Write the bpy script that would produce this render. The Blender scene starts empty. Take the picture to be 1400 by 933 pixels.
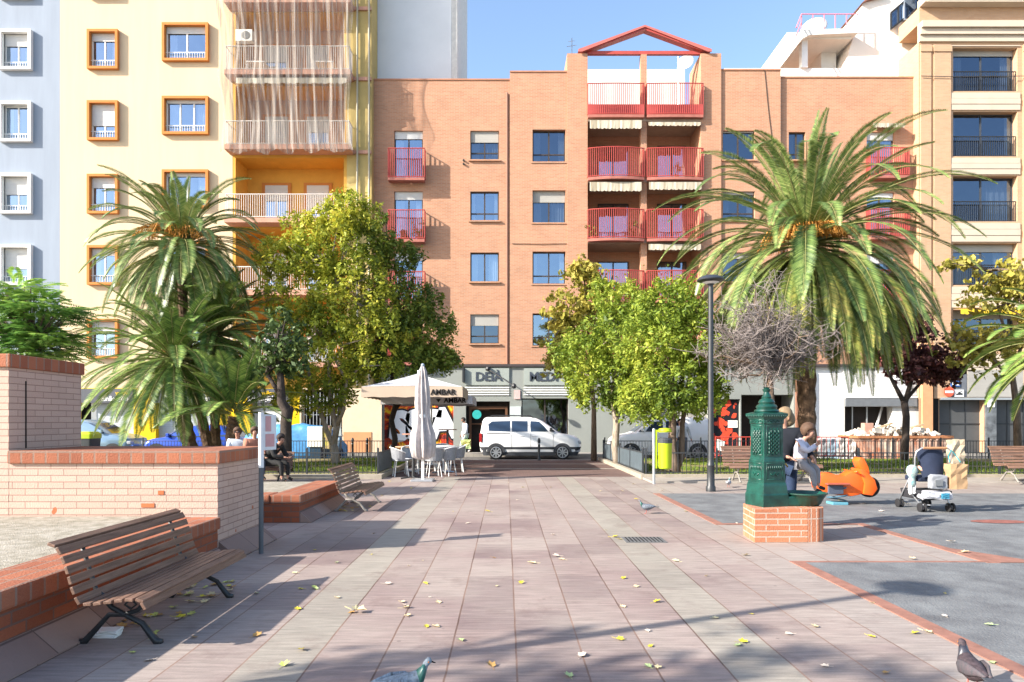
import bpy, bmesh, math, random
from math import sin, cos, pi, radians, sqrt, atan2
from mathutils import Vector, Matrix, noise as mnoise
random.seed(7)
SC = bpy.context.scene
COL = SC.collection
# ------------------------------------------------------------------ camera, world, sun
F, HX, HY, CH = 940.0, 692.0, 575.0, 1.55      # focal length (px of the 1400 px photo), vanishing point, eye height
cam = bpy.data.cameras.new('camera'); cam.sensor_width = 36; cam.lens = F/1400*36
cam.shift_x = (700-HX)/1400; cam.shift_y = (HY-466.5)/1400; cam.clip_end = 3000
co = bpy.data.objects.new('camera', cam); COL.objects.link(co)
co.location = (0, 0, CH); co.rotation_euler = (pi/2, 0, 0); SC.camera = co
SUN_T, SUN_E = radians(23.5), radians(28.5)
sd = Vector((cos(SUN_T)*cos(SUN_E), sin(SUN_T)*cos(SUN_E), -sin(SUN_E)))   # light travels this way
sun = bpy.data.lights.new('sun', 'SUN'); sun.energy = 5.0; sun.angle = radians(0.55); sun.color = (1.0, .93, .83)
so = bpy.data.objects.new('sun', sun); COL.objects.link(so); so.rotation_euler = sd.to_track_quat('-Z', 'Y').to_euler()
W = bpy.data.worlds.new('World'); SC.world = W; W.use_nodes = True
wn = W.node_tree; bg = wn.nodes['Background']
sky = wn.nodes.new('ShaderNodeTexSky'); sky.sky_type = 'NISHITA'; sky.sun_disc = False
sky.sun_elevation = SUN_E; sky.sun_rotation = atan2(-sd.x, -sd.y)
sky.air_density = 1.0; sky.dust_density = 1.2; sky.ozone_density = 1.5
wn.links.new(sky.outputs[0], bg.inputs[0]); bg.inputs[1].default_value = 0.145
SC.view_settings.view_transform = 'Standard'; SC.view_settings.look = 'None'
SC.view_settings.exposure = 1.36; SC.view_settings.gamma = 1.0
try: SC.cycles.max_bounces = 6; SC.cycles.transparent_max_bounces = 24
except Exception: pass

def PX(px, Y): return (px-HX)*Y/F
def PZ(py, Y): return CH-(py-HY)*Y/F
def G(px, py, z=0.0):
    Y = F*(CH-z)/(py-HY); return Vector((PX(px, Y), Y, z))

# ------------------------------------------------------------------ materials
MATS = {}
def nd(nt, t, **kw):
    n = nt.nodes.new(t)
    for k, v in kw.items():
        if k.startswith('i_'):
            n.inputs[k[2:]].default_value = v
        else: setattr(n, k, v)
    return n
def base(name, rough=.7, spec=.3, metal=0):
    m = bpy.data.materials.new(name); m.use_nodes = True; nt = m.node_tree; p = nt.nodes['Principled BSDF']
    p.inputs['Roughness'].default_value = rough; p.inputs['Specular IOR Level'].default_value = spec; p.inputs['Metallic'].default_value = metal
    return m, nt, p
def c4(c): return (c[0], c[1], c[2], 1)
def mul(c, k): return tuple(min(1, a*k) for a in c)
def mat(name, col, rough=.7, var=.15, scale=4, spec=.3, metal=0, bump=0, bscale=40, col2=None, stretch=None, island=0):
    if name in MATS: return MATS[name]
    m, nt, p = base(name, rough, spec, metal); L = nt.links.new
    tc = nd(nt, 'ShaderNodeTexCoord'); src = tc.outputs['Object']
    if stretch:
        mp = nd(nt, 'ShaderNodeMapping'); mp.inputs['Scale'].default_value = stretch; L(src, mp.inputs[0]); src = mp.outputs[0]
    n = nd(nt, 'ShaderNodeTexNoise'); n.inputs['Scale'].default_value = scale; n.inputs['Detail'].default_value = 6; n.inputs['Roughness'].default_value = .65
    L(src, n.inputs['Vector'])
    r = nd(nt, 'ShaderNodeValToRGB'); r.color_ramp.elements[0].position = .3; r.color_ramp.elements[1].position = .7
    r.color_ramp.elements[0].color = c4(col2 if col2 else mul(col, 1-var)); r.color_ramp.elements[1].color = c4(mul(col, 1+var*.6))
    L(n.outputs[0], r.inputs[0]); out = r.outputs[0]
    if island:
        g = nd(nt, 'ShaderNodeNewGeometry'); h = nd(nt, 'ShaderNodeHueSaturation')
        mr = nd(nt, 'ShaderNodeMapRange'); mr.inputs['To Min'].default_value = 1-island; mr.inputs['To Max'].default_value = 1+island
        L(g.outputs['Random Per Island'], mr.inputs[0]); L(mr.outputs[0], h.inputs['Value']); L(out, h.inputs['Color']); out = h.outputs[0]
    L(out, p.inputs['Base Color'])
    if bump:
        n2 = nd(nt, 'ShaderNodeTexNoise'); n2.inputs['Scale'].default_value = bscale; n2.inputs['Detail'].default_value = 5; L(src, n2.inputs['Vector'])
        b = nd(nt, 'ShaderNodeBump'); b.inputs['Strength'].default_value = bump; b.inputs['Distance'].default_value = .02
        L(n2.outputs[0], b.inputs['Height']); L(b.outputs[0], p.inputs['Normal'])
    MATS[name] = m; return m
def boxuv(nt):
    """object coordinates mapped by the facing of the surface: (across, up)"""
    L = nt.links.new
    tc = nd(nt, 'ShaderNodeTexCoord'); sp = nd(nt, 'ShaderNodeSeparateXYZ'); L(tc.outputs['Object'], sp.inputs[0])
    g = nd(nt, 'ShaderNodeNewGeometry'); sn = nd(nt, 'ShaderNodeSeparateXYZ'); L(g.outputs['True Normal'], sn.inputs[0])
    def gt(o, v):
        a = nd(nt, 'ShaderNodeMath', operation='ABSOLUTE'); L(o, a.inputs[0])
        q = nd(nt, 'ShaderNodeMath', operation='GREATER_THAN'); L(a.outputs[0], q.inputs[0]); q.inputs[1].default_value = v; return q.outputs[0]
    ax = gt(sn.outputs[0], .71); az = gt(sn.outputs[2], .71)
    def mx(f, a, b):
        m_ = nd(nt, 'ShaderNodeMix'); m_.data_type = 'FLOAT'; L(f, m_.inputs[0]); L(a, m_.inputs[2]); L(b, m_.inputs[3]); return m_.outputs[0]
    u = mx(ax, sp.outputs[0], sp.outputs[1]); v = mx(az, sp.outputs[2], sp.outputs[1])
    cb = nd(nt, 'ShaderNodeCombineXYZ'); L(u, cb.inputs[0]); L(v, cb.inputs[1]); return cb.outputs[0], tc.outputs['Object']
def brick(name, c1, c2, mortar, bw=.25, bh=.065, ms=.01, rough=.85, bump=.4, off=.5, stain=.2, swap=False, worn=None, vshift=0, smooth=.1):
    if name in MATS: return MATS[name]
    m, nt, p = base(name, rough, .2); L = nt.links.new
    uv, oc = boxuv(nt)
    mp = nd(nt, 'ShaderNodeMapping'); L(uv, mp.inputs[0]); mp.inputs['Location'].default_value = (0, vshift, 0)
    if swap: mp.inputs['Rotation'].default_value = (0, 0, pi/2)
    b = nd(nt, 'ShaderNodeTexBrick'); L(mp.outputs[0], b.inputs['Vector']); b.offset = off
    b.inputs['Scale'].default_value = 1; b.inputs['Brick Width'].default_value = bw; b.inputs['Row Height'].default_value = bh
    b.inputs['Mortar Size'].default_value = ms; b.inputs['Mortar Smooth'].default_value = smooth
    b.inputs['Color1'].default_value = c4(c1); b.inputs['Color2'].default_value = c4(c2); b.inputs['Mortar'].default_value = c4(mortar)
    n = nd(nt, 'ShaderNodeTexNoise'); n.inputs['Scale'].default_value = 1.3; n.inputs['Detail'].default_value = 8; L(oc, n.inputs['Vector'])
    mr = nd(nt, 'ShaderNodeMapRange'); mr.inputs['To Min'].default_value = 1-stain*1.4; mr.inputs['To Max'].default_value = 1+stain; L(n.outputs[0], mr.inputs[0])
    h = nd(nt, 'ShaderNodeHueSaturation'); L(mr.outputs[0], h.inputs['Value']); L(b.outputs['Color'], h.inputs['Color']); out = h.outputs[0]
    if worn:
        n3 = nd(nt, 'ShaderNodeTexNoise'); n3.inputs['Scale'].default_value = 3.1; n3.inputs['Detail'].default_value = 2; L(oc, n3.inputs['Vector'])
        gt = nd(nt, 'ShaderNodeMath', operation='GREATER_THAN'); gt.inputs[1].default_value = worn[1]; L(n3.outputs[0], gt.inputs[0])
        mx = nd(nt, 'ShaderNodeMix'); mx.data_type = 'RGBA'; L(gt.outputs[0], mx.inputs[0]); L(out, mx.inputs[6]); mx.inputs[7].default_value = c4(worn[0]); out = mx.outputs[2]
    L(out, p.inputs['Base Color'])
    n2 = nd(nt, 'ShaderNodeTexNoise'); n2.inputs['Scale'].default_value = 60; n2.inputs['Detail'].default_value = 3; L(oc, n2.inputs['Vector'])
    s = nd(nt, 'ShaderNodeMath', operation='SUBTRACT'); L(n2.outputs[0], s.inputs[0]); L(b.outputs['Fac'], s.inputs[1])
    bp = nd(nt, 'ShaderNodeBump'); bp.inputs['Strength'].default_value = bump; bp.inputs['Distance'].default_value = .012
    L(s.outputs[0], bp.inputs['Height']); L(bp.outputs[0], p.inputs['Normal'])
    MATS[name] = m; return m
def leafmat(name, cols, rough=.5, trans=.3, scale=.8):
    """foliage: colour differs leaf by leaf and clump by clump"""
    if name in MATS: return MATS[name]
    m, nt, p = base(name, rough, .35); L = nt.links.new
    g = nd(nt, 'ShaderNodeNewGeometry'); tc = nd(nt, 'ShaderNodeTexCoord')
    n = nd(nt, 'ShaderNodeTexNoise'); n.inputs['Scale'].default_value = scale; n.inputs['Detail'].default_value = 2; L(tc.outputs['Object'], n.inputs['Vector'])
    a = nd(nt, 'ShaderNodeMath', operation='MULTIPLY_ADD'); L(g.outputs['Random Per Island'], a.inputs[0]); a.inputs[1].default_value = .55
    s = nd(nt, 'ShaderNodeMath', operation='MULTIPLY_ADD'); L(n.outputs[0], s.inputs[0]); s.inputs[1].default_value = 1.5; s.inputs[2].default_value = -.52
    L(s.outputs[0], a.inputs[2])
    r = nd(nt, 'ShaderNodeValToRGB'); cr = r.color_ramp
    while len(cr.elements) < len(cols): cr.elements.new(.5)
    for i, c in enumerate(cols): cr.elements[i].position = i/(len(cols)-1); cr.elements[i].color = c4(c)
    L(a.outputs[0], r.inputs[0]); L(r.outputs[0], p.inputs['Base Color'])
    if trans:
        t = nd(nt, 'ShaderNodeBsdfTranslucent'); L(r.outputs[0], t.inputs[0]); mx = nd(nt, 'ShaderNodeMixShader'); mx.inputs[0].default_value = trans
        L(p.outputs[0], mx.inputs[1]); L(t.outputs[0], mx.inputs[2]); L(mx.outputs[0], nt.nodes['Material Output'].inputs[0])
    MATS[name] = m; return m
def glassmat(name, tint=(.55, .68, .85), refl=.45, see=(.6, .68, .75)):
    if name in MATS: return MATS[name]
    m, nt, p = base(name); L = nt.links.new
    gl = nd(nt, 'ShaderNodeBsdfGlossy'); gl.inputs[0].default_value = c4(tint); gl.inputs['Roughness'].default_value = .03
    tr = nd(nt, 'ShaderNodeBsdfTransparent'); tr.inputs[0].default_value = c4(see)
    mx = nd(nt, 'ShaderNodeMixShader'); mx.inputs[0].default_value = refl; L(tr.outputs[0], mx.inputs[1]); L(gl.outputs[0], mx.inputs[2])
    tc = nd(nt, 'ShaderNodeTexCoord'); n = nd(nt, 'ShaderNodeTexNoise'); n.inputs['Scale'].default_value = .9; L(tc.outputs['Object'], n.inputs[0])
    b = nd(nt, 'ShaderNodeBump'); b.inputs['Strength'].default_value = .25; b.inputs['Distance'].default_value = .05; L(n.outputs[0], b.inputs['Height']); L(b.outputs[0], gl.inputs['Normal'])
    L(mx.outputs[0], nt.nodes['Material Output'].inputs[0]); MATS[name] = m; return m

# ------------------------------------------------------------------ mesh building
class MB:
    def __init__(s): s.v = []; s.f = []
    def quad(s, a, b, c, d): i = len(s.v); s.v += [tuple(a), tuple(b), tuple(c), tuple(d)]; s.f.append((i, i+1, i+2, i+3)); return s
    def poly(s, pts): i = len(s.v); s.v += [tuple(p) for p in pts]; s.f.append(tuple(range(i, i+len(pts)))); return s
    def box(s, x0, x1, y0, y1, z0, z1, M=None):
        i = len(s.v); P = [(x, y, z) for z in (z0, z1) for y in (y0, y1) for x in (x0, x1)]
        if M: P = [tuple(M @ Vector(p)) for p in P]
        s.v += P
        for f in ((0, 2, 3, 1), (4, 5, 7, 6), (0, 1, 5, 4), (1, 3, 7, 5), (3, 2, 6, 7), (2, 0, 4, 6)): s.f.append(tuple(i+k for k in f))
        return s
    def tube(s, pts, r, n=6, cap=True):
        pts = [Vector(p) for p in pts]; r = r if isinstance(r, (list, tuple)) else [r]*len(pts)
        i0 = len(s.v); a = None
        for k, p in enumerate(pts):
            d = (pts[min(k+1, len(pts)-1)]-pts[max(k-1, 0)])
            if d.length < 1e-9: d = Vector((0, 0, 1))
            d.normalize()
            if a is None: a = d.orthogonal().normalized()
            a = (a-d*a.dot(d)); a = a.normalized() if a.length > 1e-6 else d.orthogonal().normalized()
            b = d.cross(a)
            for j in range(n):
                t = 2*pi*j/n; s.v.append(tuple(p+(a*cos(t)+b*sin(t))*r[k]))
        for k in range(len(pts)-1):
            for j in range(n):
                s.f.append((i0+k*n+j, i0+k*n+(j+1) % n, i0+(k+1)*n+(j+1) % n, i0+(k+1)*n+j))
        if cap: s.f.append(tuple(i0+j for j in reversed(range(n)))); s.f.append(tuple(i0+(len(pts)-1)*n+j for j in range(n)))
        return s
    def lathe(s, prof, n=16, c=(0, 0, 0), sx=1, sy=1, a0=0):
        i0 = len(s.v)
        for r, z in prof:
            for j in range(n): t = 2*pi*j/n+a0; s.v.append((c[0]+r*cos(t)*sx, c[1]+r*sin(t)*sy, c[2]+z))
        for k in range(len(prof)-1):
            for j in range(n): s.f.append((i0+k*n+j, i0+k*n+(j+1) % n, i0+(k+1)*n+(j+1) % n, i0+(k+1)*n+j))
        s.f.append(tuple(i0+j for j in reversed(range(n)))); s.f.append(tuple(i0+(len(prof)-1)*n+j for j in range(n)))
        return s
    def prism(s, pts, lo, hi, axis='y'):
        """polygon pts in the plane across the axis, extruded lo..hi"""
        def P(p, t): return {'y': (p[0], t, p[1]), 'z': (p[0], p[1], t), 'x': (t, p[0], p[1])}[axis]
        i = len(s.v); n = len(pts); s.v += [P(p, lo) for p in pts]+[P(p, hi) for p in pts]
        s.f.append(tuple(range(i, i+n))); s.f.append(tuple(reversed(range(i+n, i+2*n))))
        for k in range(n): s.f.append((i+k, i+n+k, i+n+(k+1) % n, i+(k+1) % n))
        return s
    def ball(s, c, r, n=8, m=6, sq=(1, 1, 1), jit=0):
        i0 = len(s.v); c = Vector(c)
        for k in range(1, m):
            t = pi*k/m
            for j in range(n):
                u = 2*pi*j/n; q = r*(1+random.uniform(-jit, jit))
                s.v.append((c.x+q*sin(t)*cos(u)*sq[0], c.y+q*sin(t)*sin(u)*sq[1], c.z+q*cos(t)*sq[2]))
        tp = len(s.v); s.v.append((c.x, c.y, c.z+r*sq[2])); s.v.append((c.x, c.y, c.z-r*sq[2]))
        for k in range(m-2):
            for j in range(n): s.f.append((i0+k*n+j, i0+(k+1)*n+j, i0+(k+1)*n+(j+1) % n, i0+k*n+(j+1) % n))
        for j in range(n):
            s.f.append((tp, i0+j, i0+(j+1) % n)); s.f.append((tp+1, i0+(m-2)*n+(j+1) % n, i0+(m-2)*n+j))
        return s
    def rings(s, R):
        i0 = len(s.v); n = len(R[0])
        for r in R: s.v += [tuple(p) for p in r]
        for k in range(len(R)-1):
            for j in range(n): s.f.append((i0+k*n+j, i0+k*n+(j+1) % n, i0+(k+1)*n+(j+1) % n, i0+(k+1)*n+j))
        s.f.append(tuple(i0+j for j in reversed(range(n)))); s.f.append(tuple(i0+(len(R)-1)*n+j for j in range(n)))
        return s
def link(name, mb, m, parent=None, loc=(0, 0, 0), smooth=False, off=None, bevel=0, fixn=True):
    me = bpy.data.meshes.new(name); vs = mb.v
    if off is not None: vs = [(a-off[0], b-off[1], c-off[2]) for a, b, c in vs]
    me.from_pydata(vs, [], mb.f)
    if fixn and len(mb.f) < 30000:
        bm = bmesh.new(); bm.from_mesh(me)
        if bevel:
            bmesh.ops.recalc_face_normals(bm, faces=bm.faces)
            es = [e for e in bm.edges if len(e.link_faces) == 2 and e.calc_face_angle(0) > .6]
            bmesh.ops.bevel(bm, geom=es, offset=bevel, segments=2, affect='EDGES', profile=.6)
        bmesh.ops.recalc_face_normals(bm, faces=bm.faces); bm.to_mesh(me); bm.free()
    if m: me.materials.append(m)
    if smooth:
        me.polygons.foreach_set('use_smooth', [True]*len(me.polygons))
        if smooth == 'auto':
            try: me.set_sharp_from_angle(angle=radians(38))
            except Exception: pass
    o = bpy.data.objects.new(name, me); COL.objects.link(o); o.location = loc
    if parent: o.parent = parent
    return o
def tag(o, label=None, cat=None, group=None, kind=None):
    if label: o['label'] = label
    if cat: o['category'] = cat
    if group: o['group'] = group
    if kind: o['kind'] = kind
    return o
def thing(name, label, cat, loc=(0, 0, 0), rz=0, group=None):
    o = bpy.data.objects.new(name, None); COL.objects.link(o); o.location = loc; o.rotation_euler = (0, 0, rz); o.empty_display_size = .2
    return tag(o, label, cat, group)
def part(name, mb, m, parent, world=False, **kw):
    """world=True: the shape was laid out in world metres under an unrotated thing"""
    off = None
    if world:
        r = parent; off = Vector((0, 0, 0))
        while r: off = off+Vector(r.location); r = r.parent
    return link(name, mb, m, parent, off=off, **kw)
def struct(name, mb, m, **kw): return tag(link(name, mb, m, **kw), kind='structure')
def kids(o): return [c for c in bpy.data.objects if c.parent == o]
def copy_tree(o, loc=None, rz=None, label=None, group=None):
    def rec(a, par):
        c = a.copy(); COL.objects.link(c)
        if par: c.parent = par
        for k in kids(a): rec(k, c)
        return c
    c = rec(o, None)
    if loc is not None: c.location = loc
    if rz is not None: c.rotation_euler = (0, 0, rz)
    if label: c['label'] = label
    if group: c['group'] = group
    return c
def text(name, s, size, m, parent, loc, rot=(pi/2, 0, 0), ext=.006, offset=0, align='CENTER', sx=1, shear=0):
    cu = bpy.data.curves.new(name, 'FONT'); cu.body = s; cu.size = size; cu.extrude = ext; cu.offset = offset
    cu.align_x = align; cu.align_y = 'CENTER'; cu.shear = shear; cu.resolution_u = 3
    t = bpy.data.objects.new('tmp', cu); COL.objects.link(t); dg = bpy.context.evaluated_depsgraph_get(); dg.update()
    me = bpy.data.meshes.new_from_object(t.evaluated_get(dg)); bpy.data.objects.remove(t); me.name = name
    me.transform(Matrix.Diagonal((sx, 1, 1, 1))); me.materials.clear(); me.materials.append(m)
    o = bpy.data.objects.new(name, me); COL.objects.link(o); o.location = loc; o.rotation_euler = rot
    if parent: o.parent = parent
    return o
def skin(name, P, E, R, m, parent, sub=1, root=0):
    """grow one continuous surface around a skeleton"""
    me = bpy.data.meshes.new(name); me.from_pydata([tuple(p) for p in P], E, [])
    o = bpy.data.objects.new('tmp', me); COL.objects.link(o)
    o.modifiers.new('s', 'SKIN'); sl = me.skin_vertices[0].data
    for i, r in enumerate(R): rr = r if isinstance(r, tuple) else (r, r); sl[i].radius = rr; sl[i].use_root = (i == root)
    sb = o.modifiers.new('u', 'SUBSURF'); sb.levels = sub; sb.render_levels = sub
    dg = bpy.context.evaluated_depsgraph_get(); dg.update()
    nm = bpy.data.meshes.new_from_object(o.evaluated_get(dg)); bpy.data.objects.remove(o)
    nm.name = name; nm.materials.clear(); nm.materials.append(m); nm.polygons.foreach_set('use_smooth', [True]*len(nm.polygons))
    q = bpy.data.objects.new(name, nm); COL.objects.link(q); q.parent = parent; return q

# shared materials
M_white = mat('white_paint', (.78, .77, .74), .6, .06)
M_whitewall = mat('white_render', (.72, .70, .65), .85, .08, 1.2)
M_black = mat('black_metal', (.025, .027, .03), .45, .2, 6, .5)
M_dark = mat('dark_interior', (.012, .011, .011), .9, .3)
M_alu = mat('aluminium', (.5, .51, .52), .35, .08, 5, .5, .7)
M_red = mat('red_painted_metal', (.40, .065, .052), .5, .15, 3, .4)
M_glass = glassmat('window_glass')
M_glassd = glassmat('dark_window_glass', (.3, .38, .5), .4, (.35, .4, .45))
M_curtain = mat('white_curtain', (.6, .6, .6), .9, .3, 9, stretch=(6, 1, .3))
M_shutter = brick('white_roller_shutter', (.66, .65, .62), (.62, .61, .59), (.35, .35, .34), 30, .055, .006, .6, .5, stain=.05)
M_greyshutter = brick('beige_roller_shutter', (.42, .40, .36), (.40, .38, .34), (.2, .19, .18), 30, .055, .006, .6, .5, stain=.08)
M_dframe = mat('dark_bronze_frame', (.055, .042, .035), .5, .2)
M_wframe = mat('white_window_frame', (.7, .7, .68), .5, .05)
M_rubber = mat('rubber', (.02, .02, .022), .8, .2)
M_brownsoil = mat('soil', (.16, .11, .07), .95, .4, 6, bump=.5)

# ------------------------------------------------------------------ ground
def paving_material():
    m, nt, p = base('plaza_paving', .62, .35); L = nt.links.new; MATS['plaza'] = m
    tc = nd(nt, 'ShaderNodeTexCoord'); sp = nd(nt, 'ShaderNodeSeparateXYZ'); L(tc.outputs['Object'], sp.inputs[0])
    def M(op, a, b=None, c=None):
        n = nd(nt, 'ShaderNodeMath', operation=op)
        for k, q in enumerate((a, b, c)):
            if q is None: continue
            if isinstance(q, (int, float)): n.inputs[k].default_value = q
            else: L(q, n.inputs[k])
        return n.outputs[0]
    wob = nd(nt, 'ShaderNodeTexNoise'); wob.inputs['Scale'].default_value = 3; wob.inputs['Detail'].default_value = 4; L(tc.outputs['Object'], wob.inputs[0])
    xs = M('ADD', M('SUBTRACT', sp.outputs[0], .067), M('MULTIPLY', M('SUBTRACT', wob.outputs[0], .5), .012))
    u = M('DIVIDE', xs, .4365); iu = M('FLOOR', u); fu = M('SUBTRACT', u, iu)
    rc = nd(nt, 'ShaderNodeTexWhiteNoise'); rc.noise_dimensions = '1D'; L(iu, rc.inputs['W'])
    v = M('ADD', M('DIVIDE', sp.outputs[1], .873), M('MULTIPLY', rc.outputs[0], 1.0)); iv = M('FLOOR', v); fv = M('SUBTRACT', v, iv)
    cb = nd(nt, 'ShaderNodeCombineXYZ'); L(iu, cb.inputs[0]); L(iv, cb.inputs[1])
    wn_ = nd(nt, 'ShaderNodeTexWhiteNoise'); wn_.noise_dimensions = '2D'; L(cb.outputs[0], wn_.inputs['Vector'])
    # pinkish slabs, two greenish-grey strips, paler greyer slabs to the right
    ramp = nd(nt, 'ShaderNodeValToRGB'); cr = ramp.color_ramp; cr.elements.new(.5)
    for e, (ps, c) in zip(cr.elements, ((0, (.185, .135, .13)), (.5, (.25, .185, .17)), (1, (.30, .24, .215)))): e.position = ps; e.color = c4(c)
    L(wn_.outputs[0], ramp.inputs[0])
    e1 = M('COMPARE', iu, 3, .3); e2 = M('COMPARE', iu, -4, .3); gr = M('MAXIMUM', e1, e2)
    far = M('GREATER_THAN', iu, 5.5)
    big = nd(nt, 'ShaderNodeTexNoise'); big.inputs['Scale'].default_value = .55; big.inputs['Detail'].default_value = 7; big.inputs['Roughness'].default_value = .6; L(tc.outputs['Object'], big.inputs[0])
    bm_ = nd(nt, 'ShaderNodeMapRange'); bm_.inputs['From Min'].default_value = .38; bm_.inputs['From Max'].default_value = .62; L(big.outputs[0], bm_.inputs[0])
    def MX(f, a, b, bt='MIX'):
        n = nd(nt, 'ShaderNodeMix'); n.data_type = 'RGBA'; n.blend_type = bt
        for k, q in ((0, f), (6, a), (7, b)):
            if isinstance(q, (int, float)): n.inputs[k].default_value = q
            elif isinstance(q, tuple): n.inputs[k].default_value = c4(q)
            else: L(q, n.inputs[k])
        return n.outputs[2]
    grey = MX(M('MULTIPLY', bm_.outputs[0], .55), ramp.outputs[0], (.33, .285, .245))
    c = MX(M('MULTIPLY', gr, .6), grey, (.29, .275, .225))
    c = MX(M('MULTIPLY', far, .55), c, (.30, .265, .235))
    # trowel streaks across each slab
    mp = nd(nt, 'ShaderNodeMapping'); mp.inputs['Scale'].default_value = (2.5, 26, 1); L(tc.outputs['Object'], mp.inputs[0])
    st = nd(nt, 'ShaderNodeTexNoise'); st.inputs['Scale'].default_value = 1; st.inputs['Detail'].default_value = 7; st.inputs['Roughness'].default_value = .7; L(mp.outputs[0], st.inputs[0])
    sr = nd(nt, 'ShaderNodeMapRange'); sr.inputs['From Min'].default_value = .3; sr.inputs['From Max'].default_value = .7; sr.inputs['To Min'].default_value = .68; sr.inputs['To Max'].default_value = 1.28; L(st.outputs[0], sr.inputs[0])
    sc_ = nd(nt, 'ShaderNodeTexNoise'); sc_.inputs['Scale'].default_value = 90; sc_.inputs['Detail'].default_value = 2; L(tc.outputs['Object'], sc_.inputs[0])
    s2 = nd(nt, 'ShaderNodeMapRange'); s2.inputs['To Min'].default_value = .85; s2.inputs['To Max'].default_value = 1.15; L(sc_.outputs[0], s2.inputs[0])
    h = nd(nt, 'ShaderNodeHueSaturation'); L(c, h.inputs['Color']); L(M('MULTIPLY', sr.outputs[0], s2.outputs[0]), h.inputs['Value'])
    # joints
    def near(f, w): return M('LESS_THAN', M('MINIMUM', f, M('SUBTRACT', 1.0, f)), w)
    jl = near(fu, .014); jt = M('MULTIPLY', near(fv, .003), .3)
    jc = MX(bm_.outputs[0], (.085, .05, .04), (.26, .17, .13))
    c = MX(M('MAXIMUM', jl, jt), h.outputs[0], jc)
    # dark gum spots and damp stains
    vo = nd(nt, 'ShaderNodeTexVoronoi'); vo.inputs['Scale'].default_value = 2.6; L(tc.outputs['Object'], vo.inputs['Vector'])
    c = MX(M('MULTIPLY', M('LESS_THAN', vo.outputs['Distance'], .045), .45), c, (.08, .06, .055))
    sn = nd(nt, 'ShaderNodeTexNoise'); sn.inputs['Scale'].default_value = 1.4; sn.inputs['Detail'].default_value = 9; sn.inputs['Roughness'].default_value = .75; L(tc.outputs['Object'], sn.inputs[0])
    sm_ = nd(nt, 'ShaderNodeMapRange'); sm_.inputs['From Min'].default_value = .54; sm_.inputs['From Max'].default_value = .68; sm_.inputs['To Max'].default_value = .55; L(sn.outputs[0], sm_.inputs[0])
    c = MX(sm_.outputs[0], c, (.15, .10, .09))
    L(c, p.inputs['Base Color'])
    bp = nd(nt, 'ShaderNodeBump'); bp.inputs['Strength'].default_value = .35; bp.inputs['Distance'].default_value = .006
    hh = M('SUBTRACT', st.outputs[0], M('MULTIPLY', M('MAXIMUM', jl, jt), 1.2)); L(hh, bp.inputs['Height']); L(bp.outputs[0], p.inputs['Normal'])
    rr = nd(nt, 'ShaderNodeMapRange'); rr.inputs['To Min'].default_value = .45; rr.inputs['To Max'].default_value = .8; L(big.outputs[0], rr.inputs[0]); L(rr.outputs[0], p.inputs['Roughness'])
    return m
ST = -0.12      # level of the street
struct('ground', MB().box(-900, 900, -600, 1500, -1.2, -.5), mat('ground_earth', (.22, .19, .16), .95, .3, .3))
struct('plaza', MB().box(-60, 60, -60, 26.9, -.4, 0), paving_material())
struct('road', MB().box(-80, 80, 26.92, 31.5, -.4, ST), mat('asphalt', (.10, .095, .092), .85, .2, 2, bump=.3, bscale=70))
struct('kerb', MB().box(-80, 80, 26.75, 26.99, -.3, .006), mat('kerb_stone', (.30, .28, .25), .8, .15, 3))
struct('pavement', MB().box(-80, 80, 31.42, 34.6, -.3, -.0), brick('pavement_tiles', (.30, .28, .25), (.27, .25, .22), (.17, .16, .15), .3, .3, .006))
M_terr = mat('terracotta_edging', (.27, .13, .095), .8, .3, 7)
b = MB()
for y0, y1 in ((21.9, 22.1), (24.3, 24.5)): b.box(-3.4, 3.6, y0, y1, .0, .006)
struct('path_strip', b, mat('pale_stone', (.34, .31, .27), .8, .15, 3))
struct('path', MB().box(-3.4, 3.62, 18.9, 26.74, 0, .003), brick('path_brick', (.17, .105, .09), (.14, .09, .08), (.10, .08, .07), .2, .1, .006, stain=.25))
# rubber and asphalt play area around the paved alcove of the fountain
M_play = mat('play_asphalt', (.16, .165, .165), .8, .35, 2.2, bump=.6, bscale=50, col2=(.095, .095, .10))
pb = MB().box(3.25, 60, -40, 7.55, 0, .004).box(5.36, 60, 7.55, 10.2, 0, .004).box(3.25, 60, 10.2, 14.55, 0, .004)
struct('playground', pb, M_play)
eb = MB().box(3.11, 3.25, -40, 7.55, 0, .008).box(3.11, 3.25, 10.2, 14.55, 0, .008).box(5.22, 5.36, 7.45, 10.2, 0, .008).box(3.25, 5.36, 10.2, 10.32, 0, .008).box(3.25, 5.22, 7.49, 7.55, 0, .007)
eb.poly([(5.36, 7.45, .009), (5.85, 7.45, .009), (5.36, 8.3, .009)])
struct('playground_edging', eb, M_terr)
b = MB()
for (px, py, rx, ry) in ((1365, 714, .42, .12),):
    g = G(px, py); b.poly([(g.x+rx*cos(t*pi/6), g.y+ry*sin(t*pi/6)*1.6, .01) for t in range(12)])
struct('worn_patch', b, mat('worn_red_rubber', (.24, .09, .07), .85, .35, 9))
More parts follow.
